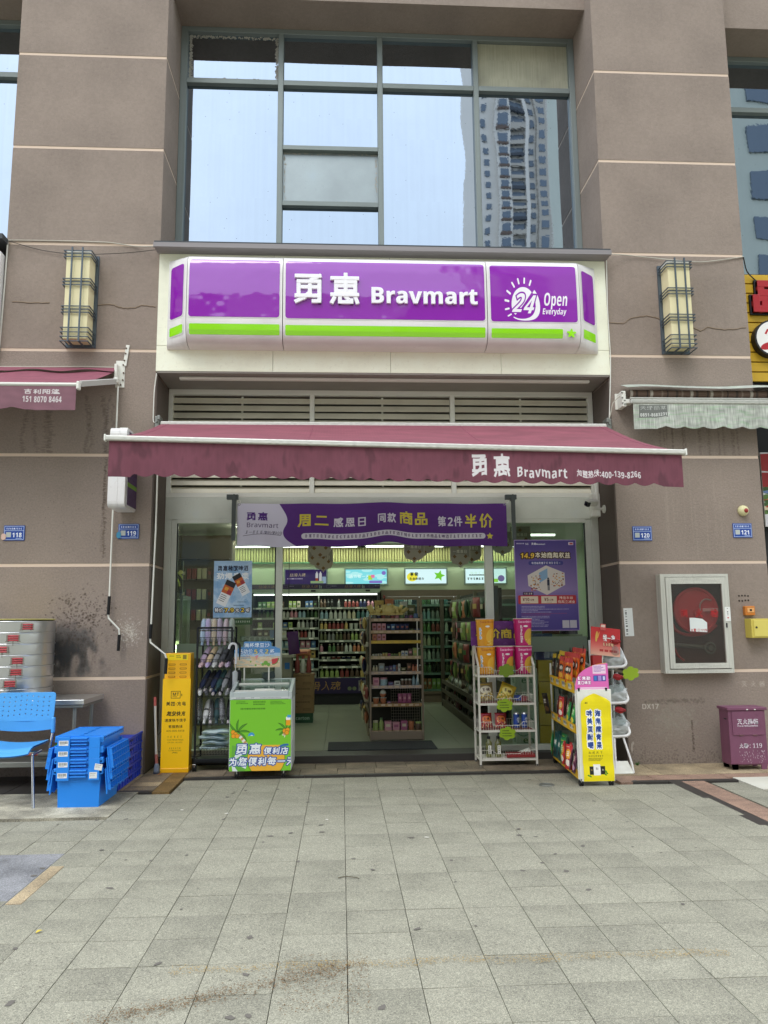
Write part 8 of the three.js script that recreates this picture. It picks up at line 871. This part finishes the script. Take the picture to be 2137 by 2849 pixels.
{ // gondola shelf facing the door
  const t = thing('gondola_shelf', 'beige metal gondola shelf facing the shop opening', 'shelf unit', [0.685, FY, -1.5]); const bm = std(0x847767, 0.5, 0.05), w = 0.67; for (const x of [-w / 2, w / 2 - 0.02]) part(t, 'upright', rb(0.022, 1.53, 0.035, 0.003, x + 0.01, 0.765, -0.0, 1), bm); part(t, 'base_plinth', rb(w, 0.1, 0.34, 0.004, 0, 0.055, -0.17, 1), bm); part(t, 'back_panel', bx(-w / 2, w / 2, 0.1, 1.5, -0.34, -0.33), std(0x26261f, 0.8));
  const ys = [1.552, 1.403, 1.278, 1.086, 0.898, 0.727, 0.507, 0.186].map((y) => y - FY); const railCols = [0xa8927a, 0xb09a78, 0xc4a848, 0xb0a07c, 0xa89a90, 0xa89a96, 0xa07f52, 0x9c8666]; ys.forEach((y, i) => { if (i < 7) part(t, 'shelf', bx(-w / 2 + 0.022, w / 2 - 0.022, y - 0.014, y, -0.33, -0.016), bm); part(t, 'price_rail', bx(-w / 2 + 0.022, w / 2 - 0.022, y - 0.032, y + 0.006, -0.014, -0.008), std(railCols[i], 0.5)); for (let k = 0; k < 7; k++) part(t, 'price_tag', cb(0.05, 0.022, 0.002, -0.26 + k * 0.087 + rr(-0.01, 0.01), y - 0.012, -0.0065), i === 2 ? paint(0xd0b040, 0.5) : pick([paint(0xc9b8a0, 0.6), paint(0xbfa890, 0.6)])); });
  const mesh = []; for (let k = 0; k < 13; k++) mesh.push(rod([-0.05 + k * 0.03, 0.12, -0.31], [-0.05 + k * 0.03, 0.62, -0.31], 0.0015, 4)); for (let k = 0; k < 14; k++) mesh.push(rod([-0.05, 0.14 + k * 0.036, -0.31], [0.31, 0.14 + k * 0.036, -0.31], 0.0015, 4)); part(t, 'wire_mesh', mesh, M.wire); part(t, 'paper_strip', bx(0.262, 0.272, 0.7, 1.45, -0.012, -0.009), M.whitePaint);
  const Z = -1.58, X = 0.685, g = 'goods on the door facing gondola', Y = (i) => ys[i] + FY, lab = (i) => `${ords[i]} shelf of the door facing gondola`;
  const row = (i, list, x0 = 0.39) => { let x = x0; for (const [k, c, tp, w2, h2, n = 1] of list) for (let q = 0; q < n; q++) { goods(k, c, tp, x + w2 / 2, Y(i), Z, w2, h2, `${c} ${k}, ${nextIn(lab(i))} from left, ${lab(i)}`, g, rr(-0.06, 0.06)); x += w2 * 1.05; } };
  row(0, [['jar', 'grey', 'blue', 0.055, 0.05], ['jar', 'navy', 'white', 0.055, 0.05], ['jar', 'red', 'brown', 0.055, 0.05], ['jar', 'brown', 'red', 0.055, 0.05], ['jar', 'red', 'white', 0.055, 0.055], ['jar', 'pink', 'red', 0.055, 0.06], ['jar', 'green', 'green', 0.06, 0.065], ['jar', 'purple', 'black', 0.055, 0.05], ['jar', 'magenta', 'purple', 0.055, 0.05], ['jar', 'blue', 'blue', 0.06, 0.065]]);
  row(1, [['carton', 'pink', 'red', 0.056, 0.092, 3], ['pouch', 'navy', 'pale blue', 0.056, 0.085], ['pouch', 'blue', 'white', 0.056, 0.085], ['pouch', 'navy', 'red', 0.056, 0.085, 3], ['carton', 'dark green', 'green', 0.06, 0.025], ['carton', 'navy', 'blue', 0.07, 0.025]]); row(2, [['carton', 'orange', 'red', 0.056, 0.085], ['carton', 'pink', 'red', 0.056, 0.085, 2]]); row(3, [['jar', 'white', 'white', 0.03, 0.03, 2], ['jar', 'cream', 'white', 0.03, 0.032, 2], ['jar', 'yellow', 'lime green', 0.032, 0.045, 2], ['jar', 'magenta', 'pink', 0.04, 0.036], ['jar', 'green', 'lime green', 0.03, 0.03, 3], ['jar', 'yellow', 'lime green', 0.03, 0.05], ['carton', 'white', 'blue', 0.042, 0.065, 2], ['carton', 'brown', 'pink', 0.055, 0.09], ['carton', 'lime green', 'yellow', 0.058, 0.1], ['bottle', 'green', 'white', 0.035, 0.1, 2]]); row(4, [['bottle', 'cream', 'white', 0.034, 0.075, 2], ['carton', 'grey', 'pale blue', 0.08, 0.105], ['carton', 'navy', 'grey', 0.05, 0.065], ['carton', 'purple', 'grey', 0.045, 0.07], ['carton', 'blue', 'grey', 0.035, 0.08], ['carton', 'brown', 'red', 0.028, 0.08], ['carton', 'white', 'grey', 0.03, 0.095], ['pouch', 'olive green', 'cream', 0.075, 0.05], ['pouch', 'brown', 'orange', 0.06, 0.1], ['bottle', 'orange', 'red', 0.04, 0.085, 2], ['bottle', 'brown', 'white', 0.04, 0.08]]); row(5, [['carton', 'pink', 'magenta', 0.085, 0.1], ['jar', 'pale blue', 'pink', 0.1, 0.1], ['carton', 'purple', 'blue', 0.07, 0.045], ['carton', 'white', 'black', 0.08, 0.055], ['jar', 'brown', 'white', 0.045, 0.08, 3], ['bottle', 'pale blue', 'teal', 0.045, 0.12, 2]]); row(6, [['cup', 'orange', 'white', 0.085, 0.075, 2], ['carton', 'purple', 'pink', 0.05, 0.03], ['carton', 'brown', 'red', 0.04, 0.03, 2], ['pouch', 'magenta', 'pink', 0.055, 0.12, 3]]); row(7, [['jar', 'lime green', 'cream', 0.07, 0.12], ['bottle', 'lime green', 'green', 0.065, 0.15], ['carton', 'pink', 'cream', 0.095, 0.11], ['carton', 'pink', 'magenta', 0.095, 0.1], ['carton', 'magenta', 'cream', 0.09, 0.115], ['cup', 'orange', 'brown', 0.085, 0.115], ['jar', 'brown', 'lime green', 0.085, 0.1]]);
  const eg = thing('toy_egg', 'orange and white toy egg on top of the others on the seventh gondola shelf', 'toy egg', [0.52, Y(6) + 0.078, Z]); part(eg, 'lower_half', new THREE.SphereGeometry(0.04, 18, 9, 0, 2 * PI, PI / 2, PI / 2).scale(1, 1.15, 1).translate(0, 0.046, 0), goodsMat.orange); part(eg, 'upper_half', new THREE.SphereGeometry(0.04, 18, 9, 0, 2 * PI, 0, PI / 2).scale(1, 1.2, 1).translate(0, 0.046, 0), goodsMat.white);
  // basket of yellow bags on the top
  const b = thing('top_basket', 'pale yellow crumpled paper filled tray on top of the gondola', 'tray', [0.58, 1.6, -1.62]); part(b, 'tray', bx(-0.22, 0.2, 0, 0.02, -0.14, 0.12), paint(0xb9a868, 0.7)); const yg = []; for (let i = 0; i < 26; i++) { const g2 = bagG(0.08, rr(0.08, 0.13), 0.03); g2.rotateX(rr(-0.5, 0.5)); g2.rotateY(rr(0, 3)); g2.rotateZ(rr(-0.5, 0.5)); yg.push(g2.translate(rr(-0.19, 0.17), 0.01, rr(-0.1, 0.1))); } part(b, 'paper_sachets', yg, paint(0xc9b878, 0.6));
  goods('pouch', 'yellow', 'brown', 0.49, 1.62, -1.78, 0.12, 0.17, 'yellow pouch with brown print behind the yellow tray on the gondola', g); goods('pouch', 'orange', 'white', 0.62, 1.62, -1.8, 0.11, 0.19, 'orange pouch with white print behind the yellow tray on the gondola', g); goods('pouch', 'white', 'green', 0.8, 1.6, -1.7, 0.1, 0.17, 'white pouch with green print at the right of the gondola top', g); goods('bottle', 'black', 'red', 0.56, 1.62, -1.85, 0.06, 0.24, 'dark bottle with red cap at the back of the gondola top', g); goods('pouch', 'olive green', 'cream', 0.9, 1.6, -1.72, 0.11, 0.13, 'olive green pouch with cream print at the right of the gondola top', g);
  // long run behind, bags clipped along its left side
  const r = thing('gondola_run', 'long dark shelf run behind the door facing gondola', 'shelf unit'); part(r, 'spine', bx(0.42, 0.95, FY, 1.56, -4.7, -1.9), std(0x3a382f, 0.7)); part(r, 'kick_base', bx(0.34, 1.02, FY, 0.2, -4.7, -1.88), bm); for (const y of [0.5, 0.85, 1.2]) part(r, 'side_shelf', [bx(0.3, 0.42, y - 0.012, y, -4.7, -1.9), bx(0.95, 1.06, y - 0.012, y, -4.7, -1.9)], bm); for (const z of [-1.95, -3.3, -4.65]) part(r, 'upright', [bx(0.4, 0.44, FY, 1.6, z - 0.02, z + 0.02), bx(0.93, 0.97, FY, 1.6, z - 0.02, z + 0.02)], bm);
  const gold = ['orange', 'cream', 'yellow', 'brown', 'navy', 'red']; let n = 0; for (const y of [0.22, 0.52, 0.87, 1.22, 1.42]) for (let k = 0; k < 5; k++) { const c = gold[n++ % 6], o = goods('pouch', c, 'cream', 0.31 + rr(-0.015, 0.015), y, -1.98 - k * 0.35, 0.12, 0.16, `${c} pouch, left flank of the gondola run, ${nth[[0.22, 0.52, 0.87, 1.22, 1.42].indexOf(y)]} tier, ${nextIn('tier' + y)} from front`, 'pouches on the gondola flank', -PI / 2 + rr(-0.3, 0.3)); }
}
{ // right hand gondola with hanging snacks
  const t = thing('snack_gondola', 'dark peg board gondola with hanging snack bags along the right aisle', 'shelf unit'); const bm = std(0x5f594a, 0.6); part(t, 'peg_board', bx(2.08, 2.12, FY, 1.95, -5.35, -1.9), std(0x2a2a24, 0.8)); for (const z of [-5.3, -3.6, -1.95]) part(t, 'upright', bx(2.03, 2.08, FY, 1.98, z - 0.025, z + 0.025), bm); part(t, 'kick_base', bx(1.75, 2.08, FY, 0.16, -5.35, -1.9), bm); for (const y of [0.17, 0.35, 0.5]) { part(t, 'tray_shelf', grid(1, 1, (u, v) => [1.75 + 0.33 * v, y + 0.08 * v - 0.02, -1.9 - 3.45 * u], 0.01), bm); part(t, 'tray_lip', bx(1.742, 1.752, y - 0.035, y + 0.03, -5.35, -1.9), bm); } part(t, 'end_post', bx(1.74, 1.8, FY, 1.9, -5.42, -5.36), std(0x4a4438, 0.6));
  const pegs = []; const cs = ['brown', 'olive green', 'red', 'lime green', 'green', 'brown', 'black', 'orange', 'dark green', 'pink']; let n = 3; [1.84, 1.5, 1.18, 0.86].forEach((y, r) => { for (let k = 0; k < 15; k++) { const z = -5.2 + k * 0.215, c = cs[(n += 3 + (k % 2)) % cs.length], dx = rr(0, 0.16); pegs.push(rod([2.08, y, z], [1.8, y + 0.012, z], 0.003, 5)); const o = goods('pouch', c, pick(['cream', 'red', 'yellow', 'green']), 1.84 + dx, y - 0.27, z, 0.15, 0.27, '', 'bags hanging in the right aisle', -PI / 2 + rr(-0.5, 0.7)); o.userData.label = `${c} snack bag, ${ords[r]} peg row of the right aisle, ${nth[k]} from rear`; } }); part(t, 'peg_hooks', pegs, M.steelDull);
  for (const [y, r] of [[0.5, 'upper'], [0.35, 'middle'], [0.17, 'lower']]) for (let k = 0; k < 12; k++) { const c = pick(['olive green', 'grey', 'green', 'brown', 'pink', 'white', 'red', 'dark green']); const o = goods('pouch', c, 'cream', 1.84 + rr(-0.02, 0.02), y + 0.01, -5.1 + k * 0.26, 0.13, 0.11, `${c} pouch, ${r} tray of the right aisle, ${nth[k]} from rear`, 'pouches in the aisle trays', -PI / 2 + rr(-0.3, 0.3)); o.rotation.z = 0.9; }
}
{ // goods just inside the right side glass
  for (let i = 0; i < 4; i++) single('yellow_carton', rb(0.17, 0.24, 0.25, 0.004), paint(0xb08f1c, 0.6), `yellow carton behind the right side glass, ${['lowest', 'second', 'third', 'topmost'][i]} of its stack`, 'carton', [2.36 + rr(-0.005, 0.005), FY + 0.125 + i * 0.246, -0.85], 0, 'yellow cartons behind the glass');
  const en = flat(print(128, 128, (c, W, H) => { c.fillStyle = '#9fa79a'; c.fillRect(0, 0, W, H); c.strokeStyle = '#3f6a44'; c.lineWidth = 4; c.beginPath(); c.arc(40, 10, 40, 0.4, 2.6); c.stroke(); c.fillStyle = '#2f5a38'; c.font = 'bold 54px serif'; c.fillText('en', 34, 96); }), 0.6); for (let i = 0; i < 4; i++) single('white_carton', cb(0.26, 0.22, 0.24), [en, en, paint(0x9fa79a), en, en, en], `grey white carton with green print behind the right glass, ${['lowest', 'second', 'third', 'topmost'][i]} of its stack`, 'carton', [2.13, FY + 0.112 + i * 0.223, -0.84], 0, 'printed cartons behind the glass'); single('blue_carton', rb(0.22, 0.3, 0.22, 0.004), paint(0x1f3f78, 0.5), 'dark blue carton on the yellow stack behind the right glass', 'carton', [2.35, FY + 0.985 + 0.152, -0.85]);
  single('white_stacked_tray', rb(0.28, 0.18, 0.22, 0.01), paint(0x8fa08c, 0.5), 'pale green tray standing on the printed cartons behind the glass', 'tray', [2.12, FY + 0.89 + 0.095, -0.86]);
  const cols = ['teal', 'green', 'dark green', 'pale blue', 'teal']; for (let i = 0; i < 9; i++) goods('bottle', cols[i % 5], i % 2 ? 'white' : 'teal', 2.0 + i * 0.1, 1.28 + (i % 2) * 0.0, -2.2 - (i % 3) * 0.12, 0.09, 0.26, `${cols[i % 5]} bottle on the low counter behind the violet poster, ${nth[i]} from the left`, 'bottles behind the violet poster'); const s = thing('low_shelf', 'low counter behind the violet poster', 'counter'); part(s, 'counter_top', bx(1.95, 4.2, 1.24, 1.28, -2.6, -2.05), paint(0x6f7a68, 0.5)); part(s, 'counter_body', bx(2.2, 4.2, FY, 1.24, -2.58, -2.1), paint(0x4f5a4a, 0.6));
  for (const [x, c, l] of [[2.28, 'green', 'green and cream vegetable bag behind the glass below the violet poster'], [2.5, 'red', 'red bag behind the glass below the violet poster'], [2.72, 'navy', 'navy blue bag behind the glass below the violet poster']]) { const o = goods('pouch', c, 'cream', x, 1.35, -0.95, 0.22, 0.2, l, undefined); delete o.userData.group; } const k = thing('window_shelf', 'small shelf just inside the right side glass', 'shelf'); part(k, 'board', bx(1.85, 2.83, 1.325, 1.35, -1.1, -0.78), paint(0x8a927c, 0.5)); part(k, 'bracket', [bx(1.9, 1.92, 1.2, 1.325, -1.08, -0.8), bx(2.76, 2.78, FY, 1.325, -1.08, -0.8)], M.aluDark);
}
{ // counter side on the left: cartons, red bottles, cabinet
  const co = thing('service_counter', 'grey beige service counter left of the aisle', 'counter'); part(co, 'front', bx(-2.6, -0.72, FY, 1.02, -3.6, -3.15), paint(0x77756a, 0.6)); part(co, 'top', bx(-2.65, -0.68, 1.02, 1.06, -3.65, -3.1), paint(0x8c8a7e, 0.4)); part(co, 'blue_notice', cb(0.07, 0.09, 0.004, -0.78, 0.9, -3.147), paint(0x1f5a9a, 0.5));
  const bt = flat(print(128, 128, (c, W, H) => { c.fillStyle = '#7d6344'; c.fillRect(0, 0, W, H); tiny(c, 14, 14, 90, 18, '#4a3824', 1, 2); c.fillStyle = '#4a3824'; c.fillRect(16, 60, 10, 8); tiny(c, 60, 82, 50, 26, '#5a4630', 2, 4); }), 0.7); for (let i = 0; i < 3; i++) single('brown_carton', cb(0.3, 0.185, 0.3), bt, `brown cardboard carton beside the aisle, ${['lowest', 'middle', 'topmost'][i]} of three`, 'carton', [-0.55, FY + 0.14 + 0.0925 + i * 0.187, -3.45], 0, 'brown cartons in the aisle'); single('green_carton', cb(0.28, 0.14, 0.28), flat(print(128, 64, (c, W, H) => { c.fillStyle = '#1f4a34'; c.fillRect(0, 0, W, H); c.fillStyle = '#9ab0a4'; c.font = 'bold 30px sans-serif'; c.fillText('carton', 14, 44); }), 0.6), 'dark green carton below the brown cartons', 'carton', [-0.555, FY + 0.071, -3.45]); for (let i = 0; i < 6; i++) goods('bottle', i % 3 === 1 ? 'white' : 'red', 'red', -0.65 + (i % 3) * 0.085, FY + 0.71, -3.4 - (i / 3 | 0) * 0.09, 0.08, 0.24, `${i % 3 === 1 ? 'white' : 'red'} bottle with red cap on the brown cartons, ${nth[i % 3]} from left in the ${i < 3 ? 'front' : 'rear'} row`, 'red bottles on the cartons'); goods('pouch', 'orange', 'red', -0.56, FY + 0.95, -3.42, 0.22, 0.1, 'orange pouch with red print on top of the red bottles');
  const pb = single('hanging_bag', bagG(0.16, 0.3, 0.05), paint(0x4a1f5c, 0.45), 'purple bag hanging beside the left door post', 'bag', [-0.62, 1.1, -2.2], 0.3); pb.rotation.z = 0.1; const hk = single('bag_strap', tube([[-0.70, 1.38, -2.2], [-0.71, 1.6, -2.2], [-0.70, 1.9, -2.2], [-0.7, 2.97, -2.2]], 0.004, 12, 5), M.black, 'black strap holding the purple bag', 'strap');
  const wc = thing('added_dark_cabinet', 'dark brown cabinet added behind the counter to darken the left glass view', 'cabinet'); part(wc, 'carcass', bx(-3.28, -1.72, FY, 2.9, -4.4, -4.05), std(0x665e4e, 0.6)); for (let i = 0; i < 3; i++) { part(wc, 'door', rb(0.49, 1.3, 0.02, 0.006, -3.0 + i * 0.51, 0.78, -4.04, 1), std(0x766c5a, 0.5)); for (let k = 0; k < 4; k++) part(wc, 'open_shelf', bx(-3.24 + i * 0.51, -2.77 + i * 0.51, 1.55 + k * 0.32, 1.565 + k * 0.32, -4.05, -3.9), std(0x5a5244, 0.5)); } for (let k = 0; k < 3; k++) fill('carton', ['red', 'cream', 'brown', 'navy', 'olive green'], ['cream', 'red'], -3.2, -1.78, 1.568 + k * 0.32, -3.97, 0.075, 0.16, `${ords[k]} tier of the added dark cabinet`, 'packs in the added cabinet');  // cabinet and packs added to hide the bright rear wall and dim this view
  const dc = thing('display_cabinet', 'glazed display cabinet with lit tube seen through the left side glass', 'cabinet', [-2.35, FY, -2.1]); const fr = std(0x70766a, 0.5); for (const [x, z] of [[-0.3, 0.25], [0.3, 0.25], [-0.3, -0.25], [0.3, -0.25]]) part(dc, 'post', rb(0.035, 1.75, 0.035, 0.004, x, 0.875, z, 1), fr); part(dc, 'top', bx(-0.32, 0.32, 1.75, 1.8, -0.27, 0.27), fr); part(dc, 'base', bx(-0.32, 0.32, 0, 0.3, -0.27, 0.27), fr); for (const y of [0.7, 1.05, 1.4]) part(dc, 'glass_shelf', bx(-0.29, 0.29, y, y + 0.01, -0.24, 0.24), M.glass); part(dc, 'lit_tube', rod([0.14, 0.5, 0.2], [0.14, 1.65, 0.2], 0.012), M.lamp(0xf0ffe8, 3)); const pl = new THREE.PointLight(0xf0ffe0, 1.2); pl.position.set(0.14, 1.1, 0.24); pl.castShadow = true; dc.add(pl); part(dc, 'back_panel', bx(-0.3, 0.3, 0.3, 1.75, -0.255, -0.245), paint(0x5f6a50, 0.7)); part(dc, 'shelf_light_strip', [cb(0.2, 0.012, 0.012, 0.08, 1.41, 0.22)], M.lamp(0xf0ffe8, 1.5)); for (let i = 0; i < 10; i++) goods('carton', pick(['cream', 'olive green', 'white', 'grey']), 'cream', -2.58 + (i % 5) * 0.11, FY + (i < 5 ? 1.061 : 0.711), -2.05, 0.09, 0.16, `pale carton on the ${i < 5 ? 'upper' : 'lower'} shelf of the left display cabinet, ${nth[i % 5]} from the left`, 'cartons in the left cabinet');
  const sg = flat(print(192, 192, (c, W, H) => { c.fillStyle = '#2c3320'; c.fillRect(0, 0, W, H); c.strokeStyle = '#b8c85a'; c.lineWidth = 9; for (let i = 0; i < 4; i++) { c.beginPath(); c.arc(96, 150, 30 + i * 26, PI, 2 * PI); c.stroke(); } c.fillStyle = '#d8d28a'; for (let i = 0; i < 9; i++) { c.beginPath(); c.arc(96 + Math.cos(PI + i * PI / 8) * 122, 150 + Math.sin(PI + i * PI / 8) * 118, 12, 0, 7); c.fill(); } }), 0.5); const sb = thing('arch_sign', 'dark square sign with yellow green arches above the left cabinet', 'sign', [-2.3, 1.9, -1.9]); part(sb, 'board', cb(0.5, 0.42, 0.03, 0, 0.21, 0), [fr, fr, fr, fr, sg, fr]); part(sb, 'foot', cb(0.4, 0.03, 0.12, 0, 0.0, 0), fr);
  for (let i = 0; i < 5; i++) { const o = thing('ceiling_spot', `round ceiling downlight seen through the left glass, ${['nearest', 'second', 'third', 'fourth', 'farthest'][i]} of the row`, 'ceiling light', [-1.5 - 0.0 * i, 2.965, -1.6 - i * 0.9], 0, 'downlights on the left'); part(o, 'rim', new THREE.TorusGeometry(0.09, 0.01, 6, 20).rotateX(PI / 2), M.whitePaint); part(o, 'lens', cyl(0.085, 0.085, 0.01, 0, -0.008, 0, 20), M.lamp(0xfff4e0, 3)); const l = new THREE.PointLight(0xfff2dc, 0.2); l.position.set(0, -0.06, 0); l.castShadow = true; o.add(l); }
}
{ // paper pennants hung from the ceiling (plain pattern, figures left out)
  const tex = print(128, 160, (c, W, H) => { c.fillStyle = '#8f8a80'; c.fillRect(0, 0, W, H); c.fillStyle = '#a9a294'; c.beginPath(); c.ellipse(64, 110, 60, 36, 0, 0, 7); c.fill(); c.fillStyle = '#7a5a3a'; for (const [x, y] of [[30, 90], [96, 88], [64, 130], [64, 30]]) { c.beginPath(); c.moveTo(x, y - 12); c.lineTo(x + 12, y); c.lineTo(x, y + 12); c.lineTo(x - 12, y); c.fill(); } write(c, '一感恩日', 20, 48, 20, { color: '#d8d2c4', weight: 0.12 }); c.strokeStyle = '#c2baa8'; c.lineWidth = 4; c.strokeRect(6, 6, W - 12, H - 12); });
  const s = polyShape([[-0.13, 0.3], [0.13, 0.3], [0.135, 0.1], [0.1, 0.04], [0.03, 0.02], [0, -0.02], [-0.03, 0.02], [-0.1, 0.04], [-0.135, 0.1]]), g = extr(s, 0.002); { const p = g.attributes.position, uv = g.attributes.uv; for (let i = 0; i < p.count; i++) uv.setXY(i, 0.5 + p.getX(i) / 0.28, (p.getY(i) + 0.02) / 0.33); } const m = flat(tex, 0.7); const cord = rod([0, 0.3, 0], [0, 0.75, 0], 0.0015, 4);
  const spots = [[-0.26, 2.30, -1.3, 'nearest in the left bunch'], [-0.3, 2.22, -1.75, 'middle of the left bunch'], [-0.24, 2.2, -2.2, 'rear of the left bunch'], [0.9, 2.24, -1.2, 'left of the middle pair'], [1.07, 2.36, -1.6, 'right of the middle pair'], [1.47, 2.18, -1.2, 'left of the pair by the right post'], [1.68, 2.26, -1.6, 'right of the pair by the right post'], [2.0, 2.32, -1.2, 'first behind the right side glass'], [2.3, 2.42, -1.5, 'second behind the right side glass']];
  for (const [x, y, z, l] of spots) { const o = thing('paper_pennant', `brown grey paper pennant hanging from the ceiling, ${l}`, 'pennant', [x, y, z], rr(-0.2, 0.2), 'paper pennants'); part(o, 'paper', g, m); part(o, 'cord', y > 2.3 ? cord.clone().scale(1, 0.9, 1) : cord, M.wire); }
  for (const [x, l] of [[1.0, 'white dome camera on the shop ceiling, left one'], [1.32, 'white dome camera on the shop ceiling, right one']]) { const o = thing('dome_camera', l, 'camera', [x, 2.9, -4.5], 0, 'ceiling cameras'); part(o, 'mount', cyl(0.05, 0.06, 0.06, 0, 0.01, 0, 16), M.whitePaint); part(o, 'ball', sph(0.055, 0, -0.02, 0.02, 14), M.whitePaint); part(o, 'lens', cyl(0.03, 0.03, 0.01, 0, 0, 0, 12).rotateX(PI / 2).translate(0, -0.03, 0.072), M.black); }
  const g2 = single('store_name_plate', cb(0.34, 0.07, 0.004), flat(print(256, 56, (c, W, H) => { c.fillStyle = '#77796e'; c.fillRect(0, 0, W, H); fitText(c, '中建华府店', 12, 8, 232, 40, { color: '#a8aaa0', weight: 0.11 }); }), 0.5), 'grey shop name plate behind the left glass above the freezer card', 'plate', [-0.98, 1.33, -0.72]);
}
renderer.render(scene, camera);
